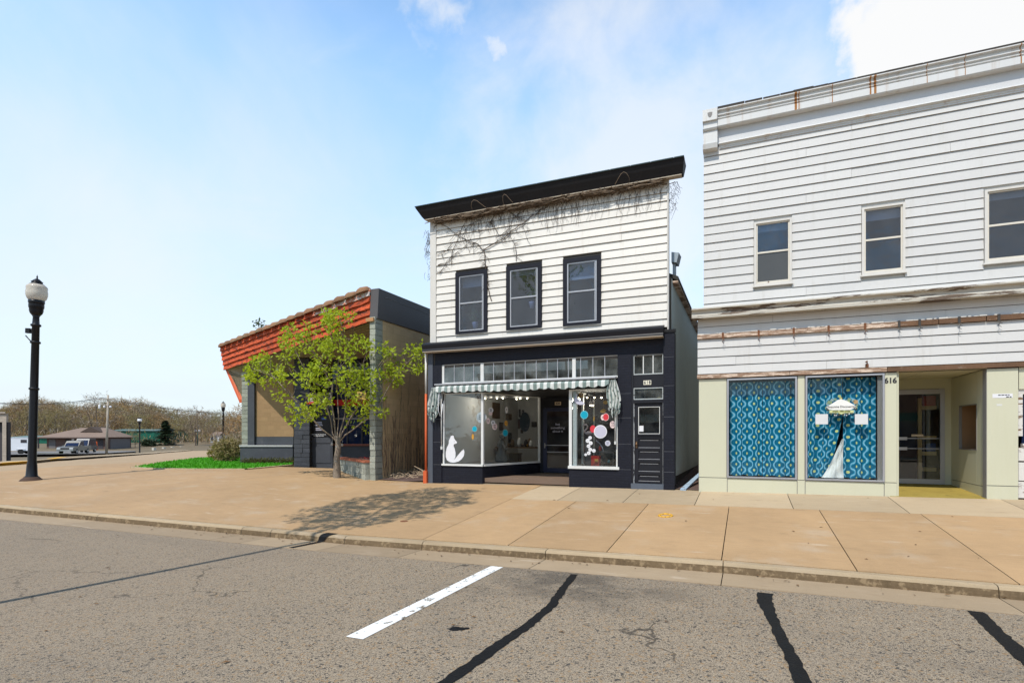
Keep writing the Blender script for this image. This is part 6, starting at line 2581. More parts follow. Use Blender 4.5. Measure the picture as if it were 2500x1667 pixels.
stems_px = [([(812, 1058), (808, 1028), (800, 1000), (785, 980)], -.1), ([(824, 1055), (827, 1020), (825, 990), (824, 960)], .15), ([(836, 1055), (848, 1035), (862, 1010), (880, 985)], -.15),
            ([(842, 1062), (860, 1050), (885, 1030), (920, 1010)], -.4), ([(806, 1062), (786, 1048), (765, 1025), (740, 995)], -.3), ([(818, 1050), (815, 1015), (808, 975), (812, 940)], .4), ([(832, 1050), (842, 1015), (845, 980), (842, 945)], .3)]
for ps_, dk in stems_px:
    prev = base_i
    for j, (px, py) in enumerate(ps_):
        nodes0.append(tuple(atk(px, py, TK + dk * (j + 1) / 4)))
        par0.append(prev)
        prev = len(nodes0) - 1
nodes, par = space_col(attr, (nodes0, par0), .13, 2.2, .22, 90)
rad, kids = tree_radii(par, .0055, 2.33, .11)
for i in range(4):
    rad[i] = (.135, .10, .092, .094)[i]
mb = MB()
skeleton(mb, nodes, par, rad, kids)
mb.build('trunk', M_BARK, t)
lp, ld = [], []
for i in range(len(nodes)):
    if rad[i] < .0088 and i > base_i + 28:
        tip = not kids[i]
        if math.sin(nodes[i][0] * 5.1 + 1) + math.sin(nodes[i][2] * 6.3) + math.sin(nodes[i][1] * 5.7) < -.55:
            continue
        for _ in range(19 if tip else 3):
            off = rng.normal(0, .065, 3)
            lp.append(nodes[i] + off)
            dv = off / (np.linalg.norm(off) + 1e-6) + np.array([rng.normal(0, .4), rng.normal(0, .4), -.1 + rng.normal(0, .3)])
            ld.append(dv)
vs, fs = leaf_quads(lp, ld, .13, .085)
MB().add(vs, fs).build('crown', M_LEAF, t, kind='stuff')
print('maple', len(nodes), len(lp))
# things hung in the tree
q = atk(883, 965, TK - .9)
bh = thing('bird_house', 'small yellow house shaped bird box hanging from a right hand branch', 'bird house', tuple(q))
mt_y = mat('yellow_box', (.55, .38, .10), .6, .1)
MB(Matrix.Translation(q) @ Matrix.Rotation(.5, 4, 'Z') @ Matrix.Rotation(.12, 4, 'Y')).box(-.13, .13, -.1, .1, -.1, .1).build('body', mt_y, bh)
m = MB(Matrix.Translation(q) @ Matrix.Rotation(.5, 4, 'Z') @ Matrix.Rotation(.12, 4, 'Y'))
for x in (-.05, .05):
    m.plate(disc_pts(x, .03, .022, .032, 10), -.1, .004)
m.plate([(-.03, -.07), (.03, -.07), (.02, -.02), (-.02, -.02)], -.1, .004)
m.build('face_holes', M_INTD, bh)
MB(Matrix.Translation(q) @ Matrix.Rotation(.5, 4, 'Z') @ Matrix.Rotation(.12, 4, 'Y')).box(-.17, .17, -.14, .14, -.125, -.1).build('floor_board', mt_y, bh)
MB().tube([q + Vector((0, 0, .1)), q + Vector((-.05, .05, .42))], .006, 4).build('cord', M_INTD, bh)
q = atk(764, 974, TK + .35)
bf = thing('bird_feeder', 'house shaped bird feeder with clear sides and red tray in the tree', 'bird feeder', tuple(q))
MB().prism_y([(q.x - .2, q.z + .02), (q.x, q.z + .15), (q.x + .2, q.z + .02), (q.x + .18, q.z - .02), (q.x, q.z + .11), (q.x - .18, q.z - .02)], q.y - .15, q.y + .15).build('roof', mat('feeder_roof', (.20, .17, .15), .7), bf)
MB().box(q.x - .14, q.x + .14, q.y - .1, q.y + .1, q.z - .1, q.z + .06).build('seed_box', M_GREYP, bf)
MB().box(q.x - .2, q.x + .2, q.y - .15, q.y + .15, q.z - .17, q.z - .1).build('tray', M_REDD, bf)
MB().tube([(q.x, q.y, q.z + .18), (q.x + .02, q.y + .05, q.z + .5)], .006, 4).build('cord', M_INTD, bf)
for (px, py) in ((677, 903), (707, 993), (810, 1084), (822, 1090), (835, 1086), (869, 1063), (821, 1126), (806, 961)):
    q = atk(px, py, TK - .35)
    b_ = MB().ball(q, .042, n=10).tube([q + Vector((0, 0, .04)), q + Vector((.01, .02, .16))], .006, 4)
    tagp(b_.build('hanging_bulb', glass_mat('bulb_glass', (.9, .9, .9), 1.5, .3, 2)), 'clear glass solar bulb hanging in the leafing tree', 'bulb', 'glass bulbs hung in the tree')
# little evergreen sprig on the roof edge
q = PA.lerp(PB, .66) + Vector((0, 0, .12))
sp = thing('roof_seedling', 'dark green seedling sprouting from the tile coping', 'plant', tuple(q))
lp, ld = [], []
for _ in range(70):
    o_ = rng.normal(0, .14, 3)
    lp.append(np.array(q) + o_ * np.array([1.2, .5, .8]) + np.array([0, 0, .22]))
    ld.append(rng.normal(0, 1, 3))
vs, fs = leaf_quads(lp, ld, .12, .07)
MB().add(vs, fs).build('foliage', M_LEAF_D, sp, kind='stuff')
MB().tube([q - Vector((0, 0, .05)), q + Vector((.02, 0, .25)), q + Vector((-.15, 0, .4))], .012, 4).build('stem', M_BARK_D, sp)

# ------------------------------------------------------------------ off to the left a street tree whose crown shades the pavement
ty = 1.8
tx = TREE_X - math.tan(SUN_AZ) * (8.1 - ty)
t = thing('street_tree', 'tall slim street tree left of the camera casting its shadow on the pavement', 'tree', (tx, ty, street_z(tx)))
attr = []
ctr = np.array([-8.9, 4.0, 10.7])
while len(attr) < 460:
    q = rng.uniform(-1, 1, 3)
    if np.linalg.norm(q) < 1:
        p_ = ctr + q * np.array([1.7, 2.3, 2.7])
        attr.append(p_)
n0 = [(tx, ty, street_z(tx) - .1)]
p0 = [-1]
for i in range(1, 26):
    f_ = i / 25
    n0.append((tx - .1 * f_ ** 3, ty + 1.7 * f_ ** 2.5, street_z(tx) + 9.9 * f_))
    p0.append(i - 1)
nodes, par = space_col(attr, (n0, p0), .17, 2.2, .26, 60)
rad, kids = tree_radii(par, .006, 2.4, .06)
for i in range(26):
    rad[i] = .058 - .0005 * i
mb = MB()
skeleton(mb, nodes, par, rad, kids)
mb.build('trunk', M_BARK_D, t)
lp, ld = [], []
for i in range(len(nodes)):
    if rad[i] < .0095 and i > 26:
        for _ in range(13 if not kids[i] else 3):
            off = rng.normal(0, .10, 3)
            lp.append(nodes[i] + off)
            ld.append(rng.normal(0, 1, 3))
vs, fs = leaf_quads(lp, ld, .15, .10)
MB().add(vs, fs).build('crown', M_LEAF, t, kind='stuff')

# ------------------------------------------------------------------ street lamps


def lamp(base, H, lab, detail=True, shade='acorn', n=18):
    t_ = thing('street_lamp', lab, 'street lamp', tuple(base), 'black globe street lamps')
    b = Vector(base)
    r_ = H / 6.7
    pole = [(.20, 0), (.20, .10), (.155, .16), (.135, .5), (.128, .55), (.118, .62), (.112, 3.0), (.100, 5.0), (.118, 5.02), (.118, 5.07), (.098, 5.10), (.092, 5.18), (.085, 5.32), (.12, 5.40)]
    MB().lathe([(a * r_, z * r_) for a, z in pole], b, n).build('pole', M_IRON, t_)
    if shade == 'acorn':
        cup = [(.10, 5.36), (.16, 5.44), (.185, 5.52), (.185, 5.60), (.20, 5.62), (.205, 5.70), (.20, 5.76), (.215, 5.78), (.215, 5.86), (.14, 5.87)]
        MB().lathe([(a * r_, z * r_) for a, z in cup], b, n).build('fitter', M_IRON, t_)
        gl_ = [(.19, 5.85), (.25, 5.92), (.285, 6.02), (.29, 6.12), (.275, 6.22), (.285, 6.26), (.275, 6.31), (.22, 6.37), (.17, 6.40)]
        MB().lathe([(a * r_, z * r_) for a, z in gl_], b, n).build('globe', M_GLOBE, t_)
        cap_ = [(.215, 6.355), (.20, 6.39), (.15, 6.415), (.145, 6.45), (.16, 6.465), (.12, 6.50), (.07, 6.55), (.03, 6.575), (.015, 6.60), (.03, 6.625), (.015, 6.65), (.006, 6.70)]
        MB().lathe([(a * r_, z * r_) for a, z in cap_], b, n).build('cap', M_IRON, t_)
    else:
        MB().lathe([(.10 * r_, 5.4 * r_), (.2 * r_, 5.7 * r_), (.22 * r_, 6.0 * r_), (.1 * r_, 6.02 * r_)], b, n).build('fitter', M_IRON, t_)
        MB().lathe([(.33 * r_, 6.0 * r_), (.36 * r_, 6.15 * r_), (.34 * r_, 6.42 * r_), (.2 * r_, 6.46 * r_)], b, n).build('globe', M_WHITE, t_)
        MB().lathe([(.30 * r_, 6.46 * r_), (.25 * r_, 6.6 * r_), (.05 * r_, 6.68 * r_)], b, n).build('cap', M_IRON, t_)
    return t_


lb = ground_at(77, 1172)
LK = -lb.x * SY + lb.y * CY
LH = 501 * LK / F_PX
l1 = lamp(lb, LH, 'tall black street lamp on the pavement at the left, with small brackets on its pole', n=28)
r_ = LH / 6.7
lx = Vector((-CY, -SY, 0))
m = MB()
p_ = lb + Vector((0, 0, 4.88 * r_))
m.tube([p_, p_ + lx * .28], .02, 6)
mm = MB(Matrix.Translation(p_ + lx * .24) @ Matrix.Rotation(YAW, 4, 'Z')).box(-.07, .07, -.05, .05, -.09, .07)
mm.build('bracket_box', M_IRON, l1)
m.build('bracket_arm', M_IRON, l1)
p_ = lb + Vector((0, 0, 4.5 * r_))
MB().tube([p_ + lx * .1, p_ + lx * .2 + Vector((0, 0, .08)), p_ + lx * .33 + Vector((0, 0, .22))], .018, 5).build('banner_hook', M_IRON, l1)
l1.rotation_euler = Matrix.Rotation(R(1.6), 4, Vector((-SY, CY, 0))).to_euler()
for z in (2.95, 4.46, 5.02):
    MB().lathe([(.13 * r_, 0), (.14 * r_, .02), (.14 * r_, .05), (.13 * r_, .07)], lb + Vector((0, 0, z * r_)), 16).build('band', M_IRON, l1)
MB().lathe([(.34, -.03), (.29, .03), (.23, .08), (.20, .12)], lb, 14).build('base_mound', mat('rusty_mound', (.07, .042, .03), .9, .3, 6), l1)
l2b = atk(545, 1109, 60)
lamp(l2b, 131 * 60 / F_PX, 'black street lamp rising behind the brown bush beside the boarded window', n=12)
l3b = atk(341, 1110, 80)
lamp(l3b, 91 * 80 / F_PX, 'far black street lamp with squat white shade right of the brown roofed house', shade='flat', n=12)

# ------------------------------------------------------------------ side street, lawn, far ground
GP = [ground_at(*q) for q in ((540, 1096.5), (440, 1099.5), (330, 1107.5), (259, 1112.5), (123, 1125), (67, 1131), (0, 1136), (-120, 1146))]
edge = [(p.x, p.y) for p in GP]
roadp = [(-27.05, 8.0), (-27.05, 17.35), (-22.1, 17.35), (-21.4, 20), (-26, 34), (-34, 60), (-42, 90), (edge[0][0] + 8, edge[0][1] + 3)] + edge + [(-48, 5), (-30, 5)]
patch('side_road', roadp, M_SIDE, gz, 3.0, dz=-.012, kind='structure')
back_e = []
for (x, y) in edge:
    p_ = Vector((x, y))
    kk = -x * SY + y * CY
    d_ = Vector((-SY, CY)) * (1.5 + kk * .055) + Vector((-.35, 0)) * 2
    back_e.append(tuple(p_ + d_))
fp = patch('far_pavement', edge + back_e[::-1], M_STRIP, gz, 3.0, dz=.10, kind='structure')
fk = MB()
for i in range(len(edge) - 1):
    a, b = Vector(edge[i]), Vector(edge[i + 1])
    n_ = max(1, int((b - a).length / 3))
    for j in range(n_):
        p_, q = a + (b - a) * j / n_, a + (b - a) * (j + 1) / n_
        yel = (i == 3 and j == n_ - 1) or (i == 5 and j == 0)
        zp, zq = gz(*p_), gz(*q)
        nn = Vector((-(q - p_).y, (q - p_).x)).normalized() * .2
        fk.add([(p_.x, p_.y, zp - .1), (q.x, q.y, zq - .1), (q.x, q.y, zq + .115), (p_.x, p_.y, zp + .115), (p_.x - nn.x, p_.y - nn.y, zp + .115), (q.x - nn.x, q.y - nn.y, zq + .115), (p_.x + nn.x, p_.y + nn.y, zp + .115), (q.x + nn.x, q.y + nn.y, zq + .115)],
               [(0, 1, 2, 3), (3, 2, 5, 4), (3, 2, 7, 6)], 1 if yel else 0)
fk.build('far_kerb', [M_KERB, M_YEL], kind='structure')
lawnp = [ground_at(*q) for q in ((324, 1142), (360, 1136), (420, 1127), (485, 1120), (560, 1117))]
lawn_ol = [(p.x, p.y) for p in lawnp] + [(-23.6, 24), (-22.0, 19.4), (-21.75, 18.6), tuple(frw(sx(715, 25.4), 25.45).xy), tuple(frw(sx(715, 24.2), 24.0).xy)] + [tuple(ground_at(*q).xy) for q in ((600, 1146), (480, 1146), (380, 1145))]
lawn = patch('lawn', lawn_ol, M_GRASS, gz, 1.0, dz=.03, kind='structure')
vs, fs = [], []
xs_, ys_ = [p[0] for p in lawn_ol], [p[1] for p in lawn_ol]
cnt = 0
while cnt < 9000:
    x, y = random.uniform(min(xs_), max(xs_)), random.uniform(min(ys_), max(ys_))
    if not poly_in((x, y), lawn_ol):
        cnt += .2
        continue
    cnt += 1
    z = gz(x, y) + .03
    a = random.uniform(0, 3.14)
    w_, h_ = random.uniform(.02, .04), random.uniform(.05, .10)
    b = len(vs)
    vs += [(x - w_ * math.cos(a), y - w_ * math.sin(a), z), (x + w_ * math.cos(a), y + w_ * math.sin(a), z), (x + random.uniform(-.04, .04), y + random.uniform(-.04, .04), z + h_)]
    fs.append((b, b + 1, b + 2))
tagp(MB().add(vs, fs).build('grass', leaf_mat('grass_blade', (.08, .32, .015), .3, .3)), 'bright green mown grass on the pointed lawn by the side street', 'grass', kind='stuff')
lk = MB()
pts_ = [Vector(p) for p in lawn_ol[:5]] + [Vector(lawn_ol[0])]
for ring_ in (lawn_ol[0:5], [lawn_ol[0]] + lawn_ol[::-1][0:4]):
    for i in range(len(ring_) - 1):
        a, b = Vector(ring_[i]), Vector(ring_[i + 1])
        nn = Vector((-(b - a).y, (b - a).x)).normalized() * .09
        za, zb = gz(*a), gz(*b)
        lk.add([(a.x - nn.x, a.y - nn.y, za + .04), (b.x - nn.x, b.y - nn.y, zb + .04), (b.x + nn.x, b.y + nn.y, zb + .04), (a.x + nn.x, a.y + nn.y, za + .04),
                (a.x - nn.x, a.y - nn.y, za - .05), (b.x - nn.x, b.y - nn.y, zb - .05), (b.x + nn.x, b.y + nn.y, zb - .05), (a.x + nn.x, a.y + nn.y, za - .05)],
               [(0, 1, 2, 3), (0, 4, 5, 1), (2, 6, 7, 3)])
lk.build('lawn_edging', M_STRIP, kind='structure')
# parking ground before the house and a strip of grass
def fpoly(lst):
    return [tuple(frw(k * (px - CXP) / F_PX, k).xy) for px, k in lst]


patch('car_park', fpoly([(-200, 60), (20, 58), (150, 66), (262, 82), (330, 100), (330, 113), (100, 113), (-200, 113)]), mat('old_asphalt', (.17, .16, .155), .9, .15, .4), gz, 8, dz=.03, kind='structure')
patch('verge_grass', fpoly([(88, 70), (165, 72), (172, 77), (88, 76)]), mat('verge', (.06, .10, .025), .9, .3, .5), gz, 3, dz=.10, kind='structure')


def bush(name, lab, cat, c, rx, ry, rz, n, m_, ln, wd, mi_stem=M_BARK_D):
    t_ = thing(name, lab, cat, tuple(c))
    at_ = []
    while len(at_) < 140:
        q = rng.uniform(-1, 1, 3)
        if np.linalg.norm(q) < 1:
            at_.append(np.array(c) + np.array([q[0] * rx, q[1] * ry, rz * (1.0 + q[2] * .95)]))
    n0, p0 = [], []
    for j in range(6):
        n0.append(tuple(np.array(c) + np.array([random.uniform(-.3, .3) * rx, random.uniform(-.3, .3) * ry, .02])))
        p0.append(-1)
    nd, pr_ = space_col(at_, (n0, p0), rz * .12, 5 * rz, rz * .16, 40)
    rd, kd = tree_radii(pr_, .006, 2.2, .05)
    mb = MB()
    skeleton(mb, nd, pr_, rd, kd)
    mb.build('stem', mi_stem, t_)
    lp, ld = [], []
    for _ in range(n):
        i = random.randrange(len(nd))
        o_ = rng.normal(0, rz * .12, 3)
        lp.append(nd[i] + o_)
        ld.append(o_ + rng.normal(0, .1, 3))
    vs, fs = leaf_quads(lp, ld, ln, wd)
    MB().add(vs, fs).build('foliage', m_, t_, kind='stuff')
    return t_


g_ = frw(sx(558, 26.8), 26.8)
g_.z = gz(g_.x, g_.y)
bush('brown_shrub', 'dense brown twiggy shrub at the left corner of the boarded bay', 'shrub', g_, .72, .6, .62, 2000, M_TWIG[1], .15, .05)
g_ = frw(sx(532, 27.6), 27.6)
g_.z = gz(g_.x, g_.y)
bush('yellow_shrub', 'loose yellowish shrub beside the lawn end and far lamp', 'shrub', g_, .55, .5, .42, 700, leaf_mat('yellow_leaf', (.22, .17, .03), .4, .3), .12, .06)
g_ = frw(sx(575, 32), 32)
g_.z = gz(g_.x, g_.y)
bush('grey_shrub', 'tall pale grey twiggy bush behind the brown shrub', 'shrub', g_, .8, .8, .9, 900, M_TWIG[2], .25, .03)
for i in range(9):
    px = 605 + i * 13.5
    g_ = frw(sx(px, 25.2), 25.2 + random.uniform(-.1, .1))
    g_.z = gz(g_.x, g_.y)
    lp, ld = [], []
    for _ in range(260):
        o_ = rng.normal(0, 1, 3) * np.array([.13, .13, .07])
        lp.append(np.array(g_) + o_ + np.array([0, 0, .1]))
        ld.append(o_ + rng.normal(0, .05, 3))
    vs, fs = leaf_quads(lp, ld, .075, .045)
    tagp(MB().add(vs, fs).build('low_shrub', leaf_mat('boxwood', (.10, .10, .035), .5, .2)), 'low clipped shrub in the row under the boarded bay', 'shrub', 'low shrubs under the boarded bay')

# ------------------------------------------------------------------ far buildings and vehicles
GZ = lambda k, px: gz(*frw(sx(px, k), k).xy)
# brown roofed house
k = 112.0
zb = GZ(k, 210) - .05
hs = thing('brown_house', 'long low brown brick house with hipped brown shingle roof and small gable', 'house', tuple(frw(sx(215, k), k, zb)))
x0, x1 = sx(114, k), sx(262, k)
MB(FR).box(x0, x1, k, k + 7, zb - .5, .85).build('wall', M_BRICK, hs)
e0, e1 = sx(98, k), sx(268, k)
ez = .80
rfm = MB(FR)
rp = 2.75
rfm.add([(e0, k - .9, ez), (e1, k - .9, ez), (e1, k + 7.8, ez), (e0, k + 7.8, ez), (sx(165, k), k + 3.5, rp), (sx(228, k), k + 3.5, rp)],
        [(0, 1, 5, 4), (1, 2, 5), (2, 3, 4, 5), (3, 0, 4), (0, 3, 2, 1)])
rfo = rfm.build('roof', M_SHING, hs)
gx0, gx1, gxm = sx(184, k), sx(238, k), sx(209, k)
MB(FR).add([(gx0, k + 1.2, 1.85), (gx1, k + 1.2, 1.85), (gxm, k + 1.2, 2.95), (gxm, k + 6, 2.95), (gx0, k + 6, 1.9), (gx1, k + 6, 1.9)], [(0, 1, 2), (0, 2, 3, 4), (1, 5, 3, 2)]).build('gable', mat('gable_brown', (.07, .05, .04), .9), rfo)
MB(FR).box(sx(152.5, k) - .15, sx(152.5, k) + .15, k + 3, k + 3.3, 1.5, 2.5).build('flue', M_IRON, rfo)
MB(FR).box(e0, e1, k - .93, k - .9, ez - .22, ez + .0).build('eave_board', mat('eave_dark', (.10, .07, .06), .8), hs)
for (a, b, z0, z1, nm, m_) in ((120, 136, -1.9, .4, 'infill_panel', mat('grey_infill', (.13, .12, .12), .9)), (160, 170, -1.9, .45, 'door', M_INTD), (198, 211, -1.7, .4, 'garage_door', M_INTD), (240, 252, -1.7, .4, 'door', M_INTD)):
    MB(FR).box(sx(a, k), sx(b, k), k - .06, k + .02, z0, z1).build(nm, m_, hs)
MB(FR).box(x1 - .02, x1 + .06, k + .8, k + 6.6, -2.0, .45).build('infill_panel', mat('grey_infill', (.13, .12, .12), .9), hs)
for px in (101, 266):
    MB(FR).box(sx(px, k) - .1, sx(px, k) + .1, k - .8, k - .6, zb - .3, ez - .2).build('porch_post', M_INTD, hs)
MB(FR).box(sx(176, k), sx(182, k), k - .12, k - .06, .15, .5).build('wall_sign', M_WHITE, hs)
b_ = frw(sx(235, k - 3), k - 3)
b_.z = GZ(k - 3, 235)
MB().ball(b_ + Vector((0, 0, 1.3)), .35).tube([b_, b_ + Vector((0, 0, 1.2))], .25, 8)
ob_ = MB().lathe([(.28, 0), (.30, .9), (.16, 1.3), (.22, 1.6), (.1, 1.85)], b_, 10)
tagp(ob_.build('orange_barrel', mat('safety_orange', (.65, .10, .01), .6)), 'orange traffic barrel standing before the brown house', 'barrel')
# green metal sheds
for (a, b, k, y0, y1, lab) in ((10, 120, 128, 1066, 1094, 'long low green metal shed left of the brown house'), (262, 392, 140, 1049, 1080, 'taller green metal shed roof showing right behind the brown house')):
    zb = GZ(k, (a + b) / 2) - .3
    t = thing('metal_shed', lab, 'shed', tuple(frw(sx((a + b) / 2, k), k, zb)))
    n_ = int((sx(b, k) - sx(a, k)) / .9)
    vs, fs = [], []
    for i in range(n_ + 1):
        s_ = sx(a, k) + (sx(b, k) - sx(a, k)) * i / n_
        vs += [(s_, k - (.12 if i % 2 else 0), zb), (s_, k - (.12 if i % 2 else 0), zk(y0, k) - .3)]
    for i in range(n_):
        fs.append((2 * i, 2 * i + 2, 2 * i + 3, 2 * i + 1))
    MB(FR).add(vs, fs).build('wall_cladding', M_GREENM, t)
    MB(FR).box(sx(a, k), sx(b, k), k + .1, k + 12, zb, zk(y0, k) - .35).build('wall', M_GREENM, t)
    MB(FR).add([(sx(a, k) - .3, k - .4, zk(y0, k) - .25), (sx(b, k) + .3, k - .4, zk(y0, k) - .25), (sx(b, k) + .3, k + 6, zk(y0, k) + 1.2 * 0 + .25), (sx(a, k) - .3, k + 6, zk(y0, k) + .25),
                (sx(a, k) - .3, k + 12.3, zk(y0, k) - .25), (sx(b, k) + .3, k + 12.3, zk(y0, k) - .25)], [(0, 1, 2, 3), (3, 2, 5, 4)]).build('roof', mat('shed_roof', (.10, .16, .15), .6), t)
# left edge brick building
k = 29.0
t = thing('brick_building', 'pale brick building edge with dark doorway at the far left of the street', 'building', tuple(frw(sx(0, k), k, 0)))
zt_ = zk(1009, k)
zg = GZ(k, 5) - .3
MB(FR).prism_z([(sx(5.5, k), k), (sx(15.3, k), k), (sx(14.8, k + 6), k + 6), (sx(3, k + 6), k + 6)], zg, zt_).build('wall', mat('pale_brick', (.40, .34, .28), .9, .1, 1, .1, 10, brick=(.3, .1, .01, .8)), t)
MB(FR).box(sx(-260, k), sx(5.5, k), k, k + .35, zk(1030, k), zt_).build('wall', mat('pale_brick', (.40, .34, .28)), t)
MB(FR).box(sx(-260, k), sx(5.5, k), k + .3, k + .5, zg, zk(1030, k)).build('dark_doorway', M_INTD, t)
MB(FR).prism_z([(sx(-260, k), k - .08), (sx(16, k), k - .08), (sx(15.2, k + 6), k + 6), (sx(-100, k + 6), k + 6)], zt_ + .001, zt_ + .08).build('coping', mat('coping_stone', (.34, .29, .25), .9), t)
# white box trailer
k = 70.0
zb = GZ(k, 40)
t = thing('box_trailer', 'white enclosed box trailer parked beyond the side street behind the tall lamp', 'trailer', tuple(frw(sx(42, k), k, zb)))
TM = Matrix.Translation(frw(sx(40, k), k, zb)) @ Matrix.Rotation(YAW + R(24), 4, 'Z')
MB(TM).box(-1.75, 1.75, -1.0, 1.0, .45, 2.05).build('body', M_WVAN, t)
MB(TM).box(-1.78, 1.78, -1.03, 1.03, 2.05, 2.12).build('roof', M_WHITE, t)
MB(TM).box(.75, 1.35, -1.02, -1.0, 1.45, 1.85).build('dark_sticker', M_INTD, t)
for y in (-1.02, .92):
    MB(TM).prism_y([(.75 + .32 * math.cos(a * .524), .33 + .32 * math.sin(a * .524)) for a in range(12)], y, y + .16).build('wheel', M_RUB, t)
MB(TM).box(.3, 1.2, -1.08, -.98, .62, .70).build('mudguard', M_WHITE, t)
MB(TM).tube([(-1.75, 0, .45), (-2.7, 0, .4)], .05, 6).build('drawbar', M_IRON, t)
# vehicles


def vehicle(name, lab, cat, M_, body, L=4.9, W=1.85, H=1.72, pickup=False):
    t_ = thing(name, lab, cat, tuple(M_.translation))
    hw = W / 2
    # length runs along local x, front towards -x
    low = [(-L / 2, .42), (-L / 2 - .03, .62), (-L / 2 + .05, .90), (-L / 2 + .25, 1.0), (-L * .16, 1.06), (L / 2 - .1, 1.06), (L / 2, .95), (L / 2, .45)]
    MB(M_).prism_y(low, -hw, hw).build('body', body, t_)
    if pickup:
        gh = [(-L * .17, 1.05), (-L * .04, H - .04), (L * .10, H), (L * .15, 1.05)]
    else:
        gh = [(-L * .17, 1.05), (-L * .05, H - .06), (L * .02, H), (L * .40, H - .03), (L / 2 - .1, 1.05)]
    MB(M_).prism_y(gh, -hw + .12, hw - .12).build('cabin', body, t_)
    g2 = [(x * .97 - .005, min(z, H - .12)) for x, z in gh]
    MB(M_).prism_y([(gh[0][0] + .06, 1.10)] + [(x, H - .13) for x, z in gh[1:-1]] + [(gh[-1][0] - .08, 1.10)], -hw + .105, hw - .105).build('side_glass', M_PANE, t_)
    a, b = gh[0], gh[1]
    MB(M_).add([(a[0] - .015, -hw + .2, a[1] + .05), (a[0] - .015, hw - .2, a[1] + .05), (b[0] - .02, hw - .25, b[1] - .05), (b[0] - .02, -hw + .25, b[1] - .05)], [(0, 3, 2, 1)]).build('windscreen', M_PANE, t_)
    for x in (-L * .31, L * .30):
        for y in (-hw - .01, hw - .21):
            w_ = MB(M_).prism_y([(x + .36 * math.cos(q * .4488), .36 + .36 * math.sin(q * .4488)) for q in range(14)], y, y + .22).build('wheel', M_RUB, t_)
            yy = y - .005 if y < 0 else y + .225
            MB(M_).prism_y([(x + .2 * math.cos(q * .6283), .36 + .2 * math.sin(q * .6283)) for q in range(10)], min(yy, yy + .005), max(yy, yy + .005)).build('rim', M_STEEL, w_)
    for y in (-hw + .05, hw - .45):
        MB(M_).box(-L / 2 - .06, -L / 2 + .05, y, y + .40, .70, .86).build('headlight', M_LAMPG, t_)
    MB(M_).box(-L / 2 - .05, -L / 2 + .03, -hw + .5, hw - .5, .68, .86).build('grille', M_INTD, t_)
    MB(M_).box(-L / 2 - .10, -L / 2 + .02, -hw + .02, hw - .02, .44, .60).build('bumper', M_STEEL, t_)
    for y in (-hw - .16, hw):
        MB(M_).box(-L * .13, -L * .08, y, y + .16, 1.05, 1.2).build('mirror', body, t_)
    return t_


k = 77.0
VM = Matrix.Translation(frw(sx(182, k), k, GZ(k, 182) + .02)) @ Matrix.Rotation(YAW + R(106), 4, 'Z')
vehicle('parked_car', 'tan silver pickup with its front towards the street, before the brown house', 'pickup truck', VM, M_CAR, 5.3, 1.95, 1.8, True)
k = 88.0
VM = Matrix.Translation(frw(sx(205, k), k, GZ(k, 203) + .02)) @ Matrix.Rotation(YAW + R(108), 4, 'Z')
vehicle('parked_car', 'dark truck parked behind the tan silver pickup by the house', 'truck', VM, M_CARD, 5.2, 1.95, 2.25)
# utility pole and wires
k = 80.0
pb = frw(sx(260, k), k)
pb.z = GZ(k, 260)
t = thing('utility_pole', 'grey wooden utility pole with crossarm standing before the brown house', 'utility pole', tuple(pb))
pt_ = frw(sx(264, k), k, zk(964, k))
MB().tube([pb, pt_], [.17, .12], 10).build('pole', M_POLEW, t)
za = zk(975, k)
ca = frw(sx(263.5, k), k, za)
MB(Matrix.Translation(ca) @ Matrix.Rotation(YAW, 4, 'Z')).box(-1.25, 1.25, -.22, -.13, -.06, .06).build('crossarm', M_POLEW, t)
for x in (-1.1, -.5, .5, 1.1):
    MB(Matrix.Translation(ca) @ Matrix.Rotation(YAW, 4, 'Z')).lathe([(.03, .06), (.06, .12), (.05, .2), (.02, .24)], (x, -.17, 0), 8).build('insulator', M_WHITE, t)
for (x, z, h_) in ((-1.15, -1.35, .55), (-.45, -1.2, .22), (.45, -1.2, .22)):
    MB(Matrix.Translation(ca) @ Matrix.Rotation(YAW, 4, 'Z')).lathe([(.12, 0), (.14, .05), (.14, h_), (.08, h_ + .06)], (x, -.1, z), 10).build('transformer', M_WHITE, t)
MB(Matrix.Translation(ca) @ Matrix.Rotation(YAW, 4, 'Z')).tube([(-1.15, -.1, -1.0), (.45, -.1, -1.0)], .03, 5).build('bracket', M_IRON, t)


def wire(a, b, sag, lab):
    pts_ = []
    for i in range(25):
        f_ = i / 24
        p_ = Vector(a).lerp(Vector(b), f_)
        p_.z -= sag * 4 * f_ * (1 - f_)
        pts_.append(p_)
    tagp(MB().tube(pts_, .02, 4).build('overhead_wire', M_IRON), lab, 'wire', 'overhead wires of the utility pole')


for (dxx, dzz, lft, rgt) in ((-1.1, .24, (-40, 981), (640, 1002)), (1.1, .24, (-40, 984), (640, 1006)), (-.5, .24, (-40, 980.5), (640, 1001))):
    a = frw(sx(263.5, k) + dxx, k, za + dzz)
    wire(a, atk(*lft, 62), .5, 'thin overhead wire strung from the utility pole crossarm')
    wire(a, atk(*rgt, 130), 1.2, 'thin overhead wire strung from the utility pole crossarm')
